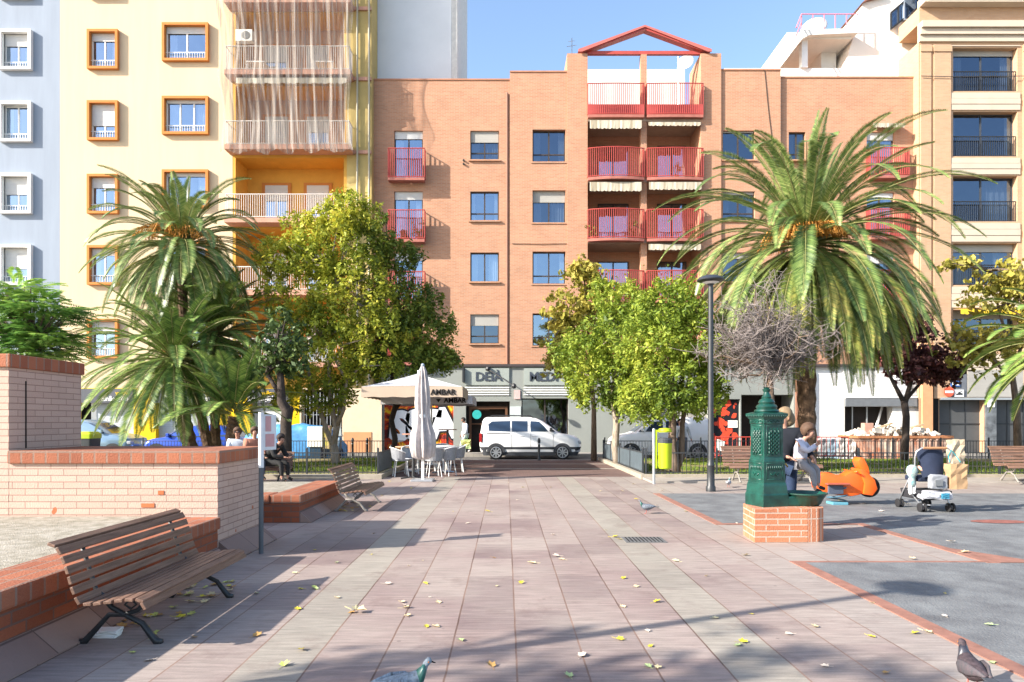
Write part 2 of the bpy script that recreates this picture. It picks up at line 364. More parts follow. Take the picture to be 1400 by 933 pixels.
# lawns with their kerb and bare soil rim
M_grass_base = mat('lawn_soil', (.15, .145, .05), .95, .45, 3, col2=(.22, .17, .09), bump=.5)
for (x0, x1, sfx) in ((-30, -3.42, ''), (3.70, 45, '')):
    struct('lawn_bed', MB().box(x0, x1, 18.35, 26.6, -.2, .07), M_grass_base)
    kb = MB().box(x0, x1, 18.1, 18.34, 0, .12)
    xx = x1 if x1 < 0 else x0
    kb.box(min(xx, xx+(.14 if x1 < 0 else -.14)), max(xx, xx+(.14 if x1 < 0 else -.14)), 18.1, 26.6, 0, .12)
    struct('lawn_kerb', kb, mat('lawn_kerb_stone', (.33, .29, .23), .85, .2, 4))
struct('verge', MB().box(3.6, 45, 16.95, 18.1, 0, .05), mat('pale_concrete', (.31, .275, .24), .85, .15, 2))
def grass(name, x0, x1, y0, y1, n):
    b = MB()
    for k in range(n):
        x = random.uniform(x0, x1); y = random.uniform(y0, y1)
        d = mnoise.noise(Vector((x*.5, y*.7, 0)))
        if d < -.12 or random.random() < (y0+1.2-y)/1.6: continue
        h = random.uniform(.03, .085); a = random.uniform(0, pi); w = .018
        lx, ly = random.uniform(-.03, .03), random.uniform(-.03, .03)
        b.poly([(x-w*cos(a), y-w*sin(a), .065), (x+w*cos(a), y+w*sin(a), .065), (x+lx, y+ly, .07+h)])
    return tag(link(name, b, leafmat('grass_blades', [(.09, .14, .02), (.16, .23, .03), (.26, .30, .06)], .7, .3, .7), fixn=False), kind='stuff')
grass('grass', -12.5, -3.5, 18.6, 26.5, 26000)
grass('grass', 3.8, 17.5, 18.6, 26.5, 34000)
# ------------------------------------------------------------------ facades
def wall_holes(mb, x0, x1, z0, z1, y, holes, depth=.22, back=0):
    """a wall face at y with real openings; reveals run back by depth; the body behind closes it"""
    xs = sorted(set([x0, x1]+[h[k] for h in holes for k in (0, 1)])); zs = sorted(set([z0, z1]+[h[k] for h in holes for k in (2, 3)]))
    xs = [x for x in xs if x0 <= x <= x1]; zs = [z for z in zs if z0 <= z <= z1]
    for i in range(len(xs)-1):
        for j in range(len(zs)-1):
            cx, cz = (xs[i]+xs[i+1])/2, (zs[j]+zs[j+1])/2
            if any(h[0] < cx < h[1] and h[2] < cz < h[3] for h in holes): continue
            mb.quad((xs[i], y, zs[j]), (xs[i+1], y, zs[j]), (xs[i+1], y, zs[j+1]), (xs[i], y, zs[j+1]))
    for h in holes:
        a, b_, c, d = h[:4]; e = y+(h[4] if len(h) > 4 else depth)
        mb.quad((a, y, c), (a, e, c), (a, e, d), (a, y, d)); mb.quad((b_, y, c), (b_, e, c), (b_, e, d), (b_, y, d))
        mb.quad((a, y, c), (b_, y, c), (b_, e, c), (a, e, c)); mb.quad((a, y, d), (b_, y, d), (b_, e, d), (a, e, d))
    if back:   # ends, top and far side
        mb.quad((x0, y, z0), (x0, back, z0), (x0, back, z1), (x0, y, z1)); mb.quad((x1, y, z0), (x1, back, z0), (x1, back, z1), (x1, y, z1))
        mb.quad((x0, y, z1), (x1, y, z1), (x1, back, z1), (x0, back, z1)); mb.quad((x0, back, z0), (x1, back, z0), (x1, back, z1), (x0, back, z1))
    return mb
def window(par, x0, x1, z0, z1, y, fm, n=2, shut=0, sm=None, curtain=.5, gm=None, bars=0, low=0, seed=None):
    """frame > pane, curtain, roller shutter, dark room behind"""
    t = .055; f = MB(); d0, d1 = y-.03, y+.03
    f.box(x0, x0+t, d0, d1, z0, z1).box(x1-t, x1, d0, d1, z0, z1).box(x0+t, x1-t, d0, d1, z1-t, z1).box(x0+t, x1-t, d0, d1, z0, z0+t)
    for k in range(1, n):
        xc = x0+(x1-x0)*k/n; f.box(xc-t*.6, xc+t*.6, d0-.004, d1, z0+t, z1-t)
    if low: zc = z0+(z1-z0)*low; f.box(x0+t, x1-t, d0+.005, d1-.003, zc-.03, zc+.03)
    w = part('window', f, fm, par, world=True)
    def sub(nm, b, m, **k): o = link(nm, b, m, w, off=w_off, **k); return o
    w_off = Vector((0, 0, 0)); r = par
    while r: w_off += Vector(r.location); r = r.parent
    sub('pane', MB().quad((x0+t, y, z0+t), (x1-t, y, z0+t), (x1-t, y, z1-t), (x0+t, y, z1-t)), gm or M_glass)
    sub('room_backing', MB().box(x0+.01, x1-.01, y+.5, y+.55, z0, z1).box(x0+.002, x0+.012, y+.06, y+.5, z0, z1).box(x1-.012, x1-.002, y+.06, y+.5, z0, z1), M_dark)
    if curtain:
        c = MB(); rr = random.Random(seed if seed is not None else x0*7+z0*13)
        for sgn in (0, 1):
            if rr.random() < .15: continue
            wd = (x1-x0)*curtain*rr.uniform(.5, 1)*.5
            xa, xb = (x0+.05, x0+.05+wd) if sgn == 0 else (x1-.05-wd, x1-.05)
            N = 10
            for k in range(N):
                a = xa+(xb-xa)*k/N; b2 = xa+(xb-xa)*(k+1)/N; ya = y+.1+.03*(k % 2); yb = y+.1+.03*((k+1) % 2)
                c.quad((a, ya, z0+.05), (b2, yb, z0+.05), (b2, yb, z1-.05), (a, ya, z1-.05))
        if c.v: sub('curtain', c, M_curtain)
    if shut: sub('roller_shutter', MB().box(x0+.02, x1-.02, y-.06, y-.035, z1-(z1-z0)*shut, z1-.002), sm or M_shutter)
    if bars:
        q = MB(); zt = z0+bars; q.box(x0, x1, y-.13, y-.1, zt-.03, zt); k = x0+.06
        while k < x1-.03: q.box(k, k+.018, y-.125, y-.105, z0+.02, zt-.03); k += .12
        sub('window_railing', q, fm if fm is not M_dframe else M_black)
    return w
def railing(mb, x0, x1, y, z0, z1, step=.11, r=.011, bow=0, solid=0, side=0):
    n = max(2, int((x1-x0)/step)); P = lambda t: (x0+(x1-x0)*t, y-bow*(1-(2*t-1)**2))
    top, bot = [], []
    for k in range(n+1):
        x, yy = P(k/n); mb.box(x-r, x+r, yy-r, yy+r, z0+.03, z1-.02)
        top.append((x, yy, z1-.02)); bot.append((x, yy, z0+.05))
    mb.tube(top, .028, 5); mb.tube(bot, .022, 5)
    if side:
        for x in (x0, x1):
            mb.tube([(x, y, z1-.02), (x, y+side, z1-.02)], .026, 5); mb.tube([(x, y, z0+.05), (x, y+side, z0+.05)], .02, 5)
            k = y+step
            while k < y+side-.03: mb.box(x-r, x+r, k-r, k+r, z0+.03, z1-.02); k += step
    return mb
def awning(par, x0, x1, y, z, drop, out, m, name='awning'):
    """sloping cloth with a scalloped valance"""
    b = MB(); N = 14; zt = z+.05
    for k in range(N):
        a = x0+(x1-x0)*k/N; c = x0+(x1-x0)*(k+1)/N
        b.quad((a, y+.0, zt), (c, y+.0, zt), (c, y-out, z-.05), (a, y-out, z-.05))
        e = .03*(k % 2); b.poly([(a, y-out, z-.05), (c, y-out, z-.05), (c, y-out-.01, z-drop-.02+e), ((a+c)/2, y-out-.02, z-drop-.05), (a, y-out-.01, z-drop-.05+.03-e)])
    return part(name, b, m, par, world=True)
M_awn = brick('striped_awning_cloth', (.56, .51, .42), (.30, .25, .17), (.40, .35, .27), .10, 30, .004, .9, .1, off=0, stain=.1)

# ---- grey-blue block at the left edge
YG = 33.0
def fx(px, Y=33.5): return PX(px, Y)
def fz(py, Y=33.5): return PZ(py, Y)
M_bluegrey = mat('blue_grey_render', (.27, .31, .37), .9, .09, 1.1, stretch=(1.6, 1.6, .18))
gx0, gx1 = PX(-260, YG), PX(82, YG)
t = thing('apartment_building', 'blue grey rendered apartment block with thick white projecting window frames', 'building', (gx1, YG, 0))
holes = [(PX(3, YG), PX(44, YG), PZ(y+52, YG), PZ(y+2, YG)) for y in (-54, 43, 141, 239, 336, 433)]
part('wall', wall_holes(MB(), gx0, gx1, 0, 26, YG, holes, .2, YG+12), M_bluegrey, t, world=True)
for i, (a, b_, c, d) in enumerate(holes):
    s = MB(); w_ = .13; o_ = .2
    s.box(a-.05, a+w_-.05, YG-o_, YG+.02, c-.08, d+.08).box(b_-w_+.05, b_+.05, YG-o_, YG+.02, c-.08, d+.08).box(a+w_-.05, b_-w_+.05, YG-o_, YG+.02, d-w_+.08, d+.08).box(a+w_-.05, b_-w_+.05, YG-o_, YG+.02, c-.08, c+w_-.08)
    part('window_surround', s, M_white, t, world=True)
    window(t, a+w_-.05, b_-w_+.05, c+w_-.08, d-w_+.08, YG+.12, M_wframe, 2, (0, .35, .05, .5, .6, .3)[i], bars=.3, curtain=.7)

# ---- yellow block with orange frames, netted balconies, ground-floor school
YY = 33.0
M_cream = mat('cream_render', (.63, .485, .315), .9, .07, 1.1, stretch=(1.6, 1.6, .18))
M_orange = mat('orange_render', (.52, .20, .05), .85, .1, 2)
M_loggia = mat('ochre_render', (.62, .33, .06), .85, .1, 2)
M_ochre = mat('ochre_strip', (.48, .36, .14), .85, .12, 1.5)
M_slab = mat('pink_balcony_edge', (.50, .27, .19), .85, .15, 2)
M_yellow = mat('school_yellow_paint', (.78, .50, .0), .6, .05)
y0x, y1x = PX(82, YY)+.004, PX(508, YY)
t = thing('apartment_building', 'cream and yellow apartment block with orange window frames and netting over its upper balconies', 'building', (y0x, YY, 0)); TY = t
cz = lambda p: PZ(p, YY); cx = lambda p: PX(p, YY)
zg = cz(531)
colA = [(cx(125), cx(160), cz(y+50), cz(y+3)) for y in (-55, 43, 140, 240, 337, 437)]
colB = [(cx(227), cx(283), cz(y+49), cz(y+4)) for y in (33, 133, 233, 332, 431)]
log = [(cx(322), cx(470), cz(y), cz(y-88), 1.5) for y in (10, 106, 206, 304, 401, 497)]
gf = [(cx(108), cx(183), 0, cz(533), .5), (cx(213), cx(300), 0, cz(533), .5), (cx(342), cx(397), 0, cz(533), .5), (cx(412), cx(468), 0, cz(533), .6)]
part('wall', wall_holes(MB(), y0x, cx(318), zg, 26, YY, colA+colB, .2, YY+12), M_cream, t, world=True)
part('loggia_wall', wall_holes(MB(), cx(318), cx(474), zg, 26, YY+.01, log, 1.5), M_loggia, t, world=True)
part('pier_wall', MB().box(cx(474)+.002, y1x, YY+.005, YY+1.5, zg+.002, 26), M_ochre, t, world=True)
part('ground_floor_wall', wall_holes(MB(), y0x, cx(410), 0, zg, YY-.02, gf[:3], .5), M_yellow, t, world=True)
part('ground_floor_wall', wall_holes(MB(), cx(410), cx(522), 0, zg, YY-.03, gf[3:], .6), mat('cream_ground_render', (.62, .50, .36), .9, .1, 2), t, world=True)
part('plinth', MB().box(cx(470), cx(508), YY-.055, YY-.032, 0, cz(591)), mat('apricot_plinth', (.55, .27, .13), .85, .1, 2), t, world=True)
for i, (a, b_, c, d) in enumerate(colA+colB):
    s = MB(); w_ = .12; o_ = .19
    s.box(a-w_, a, YY-o_, YY+.02, c-w_, d+w_).box(b_, b_+w_, YY-o_, YY+.02, c-w_, d+w_).box(a, b_, YY-o_, YY+.02, d, d+w_).box(a, b_, YY-o_, YY+.02, c-w_, c)
    part('window_surround', s, M_orange, t, world=True)
    window(t, a, b_, c, d, YY+.1, M_wframe, 3 if (i == 7) else 2, (0, .22, .62, .3, .2, .3, .2, .1, .1, .15, .2)[i], bars=.36, curtain=.6)
M_greybalc = mat('pale_railing', (.62, .56, .50), .5, .1)
for i, (a, b_, c, d, _) in enumerate(log):
    yb = YY+1.5
    part('loggia_back_wall', MB().box(a, b_, yb, yb+.1, c, d), M_loggia if i > 2 else mat('salmon_render', (.50, .30, .20), .85, .1, 2), t, world=True)
    for k, (p0, p1) in enumerate(((363, 394), (420, 450))):
        zt = c+2.25; X0, X1 = cx(p0)*(yb/YY), cx(p1)*(yb/YY)
        part('door_surround', MB().box(X0-.16, X0, yb-.06, yb-.002, c+.01, zt+.14).box(X1, X1+.16, yb-.06, yb-.002, c+.01, zt+.14).box(X0, X1, yb-.06, yb-.002, zt, zt+.14), M_orange, t, world=True)
        window(t, X0, X1, c+.02, zt, yb-.03, M_wframe, 2, .62 if (i+k) % 2 == 0 else .35, curtain=.7)
    part('balcony_slab', MB().box(cx(315), cx(484), YY-.75, YY-.002, c-.22, c), M_slab, t, world=True)
    part('balcony_railing', railing(MB(), cx(317), cx(482), YY-.72, c, c+1.12, .105, .011, side=.72), M_greybalc, t, world=True)
    if i in (0, 1, 2): part('roof_slab_trim', MB().box(cx(474), cx(508), YY-.09, YY+.002, c-.18, c-.02), M_slab, t, world=True)
awning(t, cx(330), cx(478), YY-.3, cz(106)-.28, .3, .35, M_awn)
# scaffold netting hung over the upper balconies
def net():
    b = MB(); NX, NZ = 96, 46; xa, xb = cx(309), cx(490); zt, zb = 26.0, cz(217)
    pr = []
    for j in range(NZ+1):
        z = zt+(zb-zt)*j/NZ
        for i in range(NX+1):
            u = i/NX; x = xa+(xb-xa)*u
            fold = .10*sin(u*46+1.2*sin(z*.45+u*5))+.07*sin(u*97+z*.7)+.14*mnoise.noise(Vector((u*6, z*.25, 3)))
            sag = 1.02-.22*abs(sin((z-zb)*pi/3.45))*(.5+.5*sin(u*9))
            x2 = x+.22*sin(z*.5+u*3)*(.3)+(.35*(u-.5)*-abs(sin((z-zb)*pi/3.45)))
            tuck = max(0, 1-(z-zb)/.35)
            pr.append((x2, YY-sag-fold*.9+tuck*.16, z+(.10*sin(u*34) if j == NZ else 0)))
    b.v = pr
    for j in range(NZ):
        for i in range(NX): k = j*(NX+1)+i; b.f.append((k, k+1, k+NX+2, k+NX+1))
    m, nt, p = base('beige_netting', .95, .1); L = nt.links.new
    tc = nd(nt, 'ShaderNodeTexCoord'); mp = nd(nt, 'ShaderNodeMapping'); mp.inputs['Scale'].default_value = (6, .5, .22); mp.inputs['Rotation'].default_value = (0, .22, 0); L(tc.outputs['Object'], mp.inputs[0])
    n = nd(nt, 'ShaderNodeTexNoise'); n.inputs['Scale'].default_value = 1.6; n.inputs['Detail'].default_value = 6; L(mp.outputs[0], n.inputs[0])
    mr = nd(nt, 'ShaderNodeMapRange'); mr.inputs['From Min'].default_value = .35; mr.inputs['From Max'].default_value = .68; mr.inputs['To Min'].default_value = .08; mr.inputs['To Max'].default_value = .72; L(n.outputs[0], mr.inputs[0])
    tr = nd(nt, 'ShaderNodeBsdfTransparent'); mx = nd(nt, 'ShaderNodeMixShader'); p.inputs['Base Color'].default_value = (.42, .40, .37, 1)
    tl = nd(nt, 'ShaderNodeBsdfTranslucent'); tl.inputs[0].default_value = (.40, .37, .33, 1); m2 = nd(nt, 'ShaderNodeMixShader'); m2.inputs[0].default_value = .35
    L(p.outputs[0], m2.inputs[1]); L(tl.outputs[0], m2.inputs[2])
    L(mr.outputs[0], mx.inputs[0]); L(tr.outputs[0], mx.inputs[1]); L(m2.outputs[0], mx.inputs[2]); L(mx.outputs[0], nt.nodes['Material Output'].inputs[0])
    return part('netting', b, m, TY, world=True, smooth=True, fixn=False)
net()
M_pipe = mat('drain_pipe_paint', (.42, .38, .28), .6, .1)
for px in (489, 505): part('drain_pipe', MB().tube([(cx(px), YY-.1, 3.2), (cx(px), YY-.1, 26)], .05, 8), M_pipe, TY, world=True)
# ground floor: dark name boards, pale shutters
M_board = mat('charcoal_board', (.085, .09, .105), .6, .1)
for (p0, p1, ps) in ((106, 184, 163), (213, 301, 288), (340, 398, 362)):
    bo = part('name_board', MB().box(cx(p0), cx(p1), YY-.16, YY-.022, cz(551), cz(532)), M_board, TY, world=True)
    text('board_lettering', 'fun&english', .34, M_white, bo, (cx(ps-3)-y0x, -.17, cz(545.5)), sx=.82, offset=.006)
    text('board_lettering', 'yellow', .28, M_yellow, bo, (cx(ps+7)-y0x, -.17, cz(538)), sx=.9, offset=.004)
M_pshut = brick('pale_blue_shutter', (.46, .50, .52), (.44, .48, .50), (.3, .33, .35), 30, .09, .006, .6, .4, stain=.05)
part('shop_shutter', MB().box(cx(127), cx(183), YY+.3, YY+.34, 0, cz(533)), M_pshut, TY, world=True)
part('shop_door', MB().box(cx(108), cx(119), YY+.32, YY+.36, 0, cz(553)).box(cx(108)-.02, cx(108)+.05, YY+.2, YY+.3, 0, cz(552)), M_dark, TY, world=True)
part('door_panel', MB().box(cx(119.4), cx(126.6), YY+.31, YY+.35, 0, cz(533)), M_alu, TY, world=True)
for (p0, p1) in ((213, 300), (342, 397)): part('shop_shutter', MB().box(cx(p0), cx(p1), YY+.3, YY+.34, 0, cz(533)), M_pshut, TY, world=True)
part('entrance_recess', MB().box(cx(412), cx(468), YY+.55, YY+.58, 0, cz(533)), M_dark, TY, world=True)
b = MB()
for k in range(12): x = cx(413)+k*.165; b.box(x, x+.03, YY+.1, YY+.13, 0, 2.9)
for z in (.4, 1.1, 1.8, 2.5): b.box(cx(412), cx(468), YY+.135, YY+.16, z, z+.04)
part('entrance_grille', b, M_alu, TY, world=True)

# ---- central brick building
YC = 33.5
M_brick = brick('orange_brick', (.50, .245, .14), (.42, .195, .11), (.42, .29, .21), .25, .068, .010, .85, .3, stain=.16)
bx0, bx1, bx2 = fx(509), fx(1067), fx(1255)
TC = thing('apartment_building', 'orange brick apartment block with red balconies and a red open gable on its roof', 'building', (bx0, YC, 0)); t = TC
rows = (179, 262, 345.5, 430)
H = []
for y in rows:
    H.append((fx(539), fx(578), fz(y+66), fz(y), .25)); H.append((fx(643), fx(682), fz(y+40), fz(y), .25)); H.append((fx(728), fx(773), fz(y+43), fz(y-1), .25)); H.append((fx(988), fx(1032), fz(y+40), fz(y), .25))
LG = []
for y in (163, 246, 329, 412, 495):
    for a, b_ in ((804, 876), (884, 957)): LG.append((fx(a), fx(b_), fz(y), fz(y-80), 1.5))
LG = [h for h in LG if h[3] < fz(110)]
top = fz(500)
def W2(a, b_, zt, hs, y=YC, yb=YC+11): return wall_holes(MB(), fx(a), fx(b_), top, fz(zt), y, [h for h in hs if fx(a) <= h[0] and h[1] <= fx(b_)], .25, yb)
part('wall', W2(509, 697, 110, H), M_brick, t, world=True)
part('wall', wall_holes(MB(), fx(697)+.002, fx(775), top, fz(100), YC-.06, [h for h in H if fx(697) < h[0] < fx(775)], .3, YC+11), M_brick, t, world=True)
part('pier', MB().box(fx(775)+.002, fx(803), YC-.12, YC+1.9, top, fz(75)), M_brick, t, world=True)
part('pier', MB().box(fx(957)+.002, fx(985), YC-.12, YC+1.9, top, fz(75)), M_brick, t, world=True)
part('pier', MB().box(fx(876), fx(884), YC-.05, YC+.3, top, fz(75)), M_brick, t, world=True)
part('wall', wall_holes(MB(), fx(985)+.002, bx1, top, fz(97), YC-.02, [h for h in H if h[0] > fx(985)], .25, YC+11), M_brick, t, world=True)
HR = [(fx(1080), fx(1103), fz(y+40), fz(y), .25) for y in rows]+[(fx(1187), fx(1225), fz(y+66), fz(y), .25) for y in rows]
part('wall', wall_holes(MB(), bx1+.002, bx2-.002, top, fz(105), YC+.14, HR, .25, YC+11), M_brick, t, world=True)
M_cap = mat('brick_coping', (.42, .2, .12), .8, .15, 3)
cp = MB(); cp.box(fx(509), fx(697), YC-.04, YC+.3, fz(110), fz(109)+.03).box(fx(697), fx(775), YC-.1, YC+.3, fz(100), fz(99)+.03).box(fx(985), bx1, YC-.06, YC+.3, fz(97), fz(96)+.03).box(bx1+.01, bx2, YC+.1, YC+.4, fz(105), fz(104)+.03)
part('coping', cp, M_cap, t, world=True)
for k, (a, b_, c, d, _) in enumerate(H+HR):
    tall = d-c > 2; y = YC+.16 if k < len(H) else YC+.3
    if tall: window(t, a, b_, c, d, y, M_dframe, 2, (.16, .1, .2, .3)[k % 4], curtain=.8, gm=M_glass)
    else:
        sh = (0, .38, 0, .05, 0, 0, .35, .1, 0, 0, 0, .2, .42, .38, 0, .3, 0, .2)[k % 18]
        window(t, a, b_, c, d, y, M_dframe, 2, sh, M_greyshutter, curtain=(.3, .9, .6, 0, .8)[k % 5], gm=(M_glass, M_glassd, M_glass, M_glassd, M_glassd)[(k*3) % 5], low=.26 if k % 3 else 0)
        part('window_sill', MB().box(a-.08, b_+.08, YC-.1, YC+.12, c-.07, c-.002), M_brick, t, world=True)
def red_balcony(par, p0, p1, zt, zb, y, out=.42, bow=0, lower=0, slab=True):
    a, b_ = fx(p0), fx(p1); z0, z1 = fz(zb), fz(zt)
    b = part('balcony_railing', railing(MB(), a, b_, y-out, z0, z1, .1, .016, bow, side=out-.02), M_red, par, world=True)
    if lower: part('balcony_panel', MB().box(a, b_, y-out-.02, y-out+.02, z0, z0+lower), M_red, par, world=True)
    if slab:
        s = MB(); N = 10; pts = [(a+(b_-a)*k/N, y-out-bow*(1-(2*k/N-1)**2)-.03) for k in range(N+1)]+[(b_, y-.13), (a, y-.13)]
        s.prism(pts, z0-.13, z0, 'z'); part('balcony_slab', s, mat('balcony_slab_paint', (.36, .13, .10), .8, .2, 3), par, world=True)
    return b
for k, y in enumerate((208, 291, 374, 457)): red_balcony(t, 533, 582, y, y+40, YC, .5)
for k, y in enumerate((205, 288, 371, 454)): red_balcony(t, 1186, 1238, y, y+38, YC+.2, .5)
awning(t, fx(1189), fx(1232), YC+.13, fz(171), .22, .45, M_awn)
for i, y in enumerate((163, 246, 329, 412, 495)):
    for j, (a, b_) in enumerate(((804, 877), (884, 957))):
        if i == 0: red_balcony(t, a-1, b_+2, 118, 161, YC, .3, .04, .5)
        elif i < 4: red_balcony(t, a-1, b_+2, y-40, y, YC, .3, .22 if j == 0 else .12)
        else: red_balcony(t, a-1, b_+2, y-40, y, YC, .3, .1)
# loggia: slabs, back wall, side walls, doors
lx0, lx1 = fx(803)+.01, fx(957)
yb = YC+1.7
part('loggia_back_wall', MB().box(lx0, lx1, yb, yb+.2, top, fz(163)), M_brick, t, world=True)
for y in (163, 246, 329, 412, 495): part('loggia_floor', MB().box(lx0, lx1, YC-.1, yb-.01, fz(y)-.16, fz(y)-.002), mat('loggia_concrete', (.36, .27, .21), .85, .15), t, world=True)
for i, y in enumerate((246, 329, 412, 495)):
    for j, (a, b_) in enumerate(((817, 859), (898, 938))):
        X0, X1 = PX(a, yb), PX(b_, yb); zb_ = fz(y)
        window(t, X0, X1, zb_+.02, zb_+2.3, yb-.05, M_dframe, 2, 0, curtain=(.9, .4, .3, .8)[(i+j) % 4])
for (i, j, dr, out) in ((0, 0, .42, .55), (0, 1, .2, .35), (1, 0, .45, .5), (1, 1, .38, .5), (2, 1, .3, .4)):
    a, b_ = ((805, 875), (885, 956))[j]; awning(t, fx(a), fx(b_), YC+.1, fz((163, 246, 329)[i])-.2, dr, out, M_awn)
# terrace behind the top railing, red open gable
part('terrace_wall', MB().box(lx0-.5, lx1+.3, YC+4, YC+4.3, fz(163)-.2, PZ(95, YC+4)), M_whitewall, t, world=True)
gb = MB(); gb.box(fx(803), fx(957), YC-.05, YC+.12, fz(75), fz(70.5))
part('gable_beam', gb, M_red, t, world=True)
gl = MB(); th = .13
zc0 = fz(72)
for sx_ in (1, -1):
    xe = fx(790) if sx_ == 1 else fx(971); xm = fx(880.5)
    gl.prism([(xe, zc0), (xm, fz(40)), (xm, fz(40)-th*1.1), (xe+sx_*.5, zc0)], YC-.2, YC+.15, 'y')
part('gable_rafter', gl, M_red, t, world=True)
gl = MB().prism([(fx(790), zc0+.03), (fx(880.5), fz(39.2)+.03), (fx(971), zc0+.03), (fx(971), zc0-.09), (fx(966), zc0-.09), (fx(880.5), fz(41)), (fx(795), zc0-.09), (fx(790), zc0-.09)], YC-.26, YC-.205, 'y')
part('gable_trim', gl, mat('light_red_trim', (.45, .13, .11), .6, .1), t, world=True)
part('drain_pipe', MB().tube([(fx(693.5), YC-.06, top), (fx(693.5), YC-.06, fz(128))], .045, 8), mat('brown_pipe', (.25, .12, .08), .6, .1), t, world=True)
dish = MB().lathe([(0.01, 0), (.25, .04), (.42, .14), (.43, .16), (.2, .06), (.01, .02)], 16)
o = part('satellite_dish', dish, M_white, t, smooth=True); o.location = (PX(938, YC+3)-bx0, 3, PZ(88, YC+3)); o.rotation_euler = (radians(75), 0, radians(-25))
part('antenna', MB().tube([(PX(782, YC+5), YC+5, fz(100)), (PX(782, YC+5), YC+5, PZ(52, YC+5))], .025, 5).tube([(PX(775, YC+5), YC+5, PZ(64, YC+5)), (PX(788, YC+5), YC+5, PZ(62, YC+5))], .02, 4).tube([(PX(777, YC+5), YC+5, PZ(57, YC+5)), (PX(786, YC+5), YC+5, PZ(56, YC+5))], .015, 4), M_alu, t, world=True)
part('antenna', MB().tube([(PX(927, YC+4), YC+4, fz(95)), (PX(927, YC+4), YC+4, PZ(78, YC+4))], .025, 5), M_alu, t, world=True)
# ground floor of the brick building
M_clad = mat('grey_green_cladding', (.25, .265, .245), .6, .08, 1)
YF = YC-.1
gh = [(fx(525), fx(620), 0, fz(545), .3), (fx(637), fx(697), 0, fz(549), .6), (fx(713), fx(777), .15, fz(545), .4), (fx(895), fx(968), 0, fz(545), .5), (fx(972), fx(1011), 0, fz(546), .3), (fx(1011)+.05, fx(1084), 0, fz(540), 1.5),
      (fx(1106), fx(1152), .0, fz(505), .2), (fx(1153)+.03, fx(1219), 0, fz(556), .5)]
part('ground_floor_wall', wall_holes(MB(), fx(522), fx(1084)+.1, 0, top-.01, YF, gh[:6], .4), M_clad, t, world=True)
part('ground_floor_wall', wall_holes(MB(), fx(1084)+.102, fx(1255)-.01, 0, top-.01, YF+.02, gh[6:], .4), mat('shop_front_white', (.62, .61, .58), .7, .1), t, world=True)
part('brown_column', MB().box(fx(1086), fx(1105), YF-.14, YF+.01, 0, fz(503)), brick('brown_tile', (.28, .14, .09), (.24, .11, .07), (.2, .12, .09), .2, .2, .006), t, world=True)
part('fascia_strip', MB().box(fx(522), fx(1255)-.02, YF-.12, YF-.004, fz(502), fz(498.5)), mat('dark_fascia', (.06, .05, .05), .6), t, world=True)
for (a, b_, dy, z0, z1) in ((637, 697, .6, 0, fz(549)), (713, 777, .42, .15, fz(545)), (895, 968, .5, 0, fz(545)), (1012.5, 1084, 1.5, 0, fz(540)), (1153.8, 1219, .53, 0, fz(556))):
    part('shop_interior', MB().box(fx(a), fx(b_), YF+dy, YF+dy+.04, z0, z1), mat('dark_shop_interior', (.03, .022, .018), .8, .4, 2), t, world=True)
window(t, fx(713), fx(777), .15, fz(545), YF+.25, M_dframe, 2, 0, curtain=0, gm=M_glassd)
# door of the restaurant with brown frame and shelves, a teal round lamp sign
b = MB(); a, c_ = fx(641), fx(694)
b.box(a, a+.12, YF+.25, YF+.35, 0, fz(556)).box(c_-.12, c_, YF+.25, YF+.35, 0, fz(556)).box(a+.12, c_-.12, YF+.25, YF+.35, fz(556)-.12, fz(556))
for z in (1.35, 2.05): b.box(a+.12, c_-.9, YF+.3, YF+.5, z, z+.05)
part('shop_door', b, mat('brown_door_wood', (.13, .06, .03), .6), t, world=True)
part('round_window_sign', MB().lathe([(.22, 0), (.22, .03)], 20), mat('teal_disc', (.03, .35, .33), .5), t).location = (0, 0, 0)
o = [q for q in kids(t) if q.name.startswith('round_window_sign')][0]; o.location = (fx(652)-bx0, -.13+.1, fz(567)); o.rotation_euler = (pi/2, 0, 0)
# sign panels with raised lettering and ventilation slats
M_lett = mat('dark_sign_letters', (.05, .06, .08), .4, .1, spec=.5)
for (p0, p1, s_, pc) in ((636, 696, 'DEIÀ', 668), (716, 789, 'MEDI', 775)):
    sg = part('sign_panel', MB().box(fx(p0), fx(p1), YF-.07, YF-.003, fz(527), fz(504)), mat('sage_sign_panel', (.30, .33, .30), .5, .06), t, world=True)
    if s_ == 'DEIÀ': text('sign_lettering', s_, .60, M_lett, sg, (fx(pc)-bx0, -.19, fz(516)), offset=.01, ext=.014)
    else: text('sign_lettering', 'MEDI', .62, M_lett, sg, (fx(723)-bx0, -.19, fz(516)), offset=.01, align='LEFT', ext=.014)
    v = MB()
    for k in range(4): zz = fz(531+k*3.2); v.box(fx(p0), fx(p1), YF-.05, YF-.003, zz, zz+.05)
    part('vent_slats', v, M_white, t, world=True)
v = MB().tube([(fx(667), YF-.1, fz(505)), (fx(690), YF-.9, fz(521)), (fx(703), YF-1.3, fz(531))], .03, 6); v.ball((fx(667), YF-.15, fz(505)), .12).ball((fx(702), YF-1.3, fz(530)), .13)
part('awning_arm', v, M_black, t, world=True)
part('small_sign', MB().box(fx(703), fx(711), YF-.05, YF-.003, fz(546), fz(534)), mat('pale_red_sign', (.62, .40, .38), .6), t, world=True)
part('wall_lamp', MB().box(fx(634)-.05, fx(634)+.05, YF-.22, YF-.003, fz(523), fz(504)), M_black, t, world=True)
part('menu_board', MB().box(fx(697), fx(712), YF-.06, YF-.004, fz(572), fz(556)), mat('pale_menu', (.5, .55, .55), .6), t, world=True)
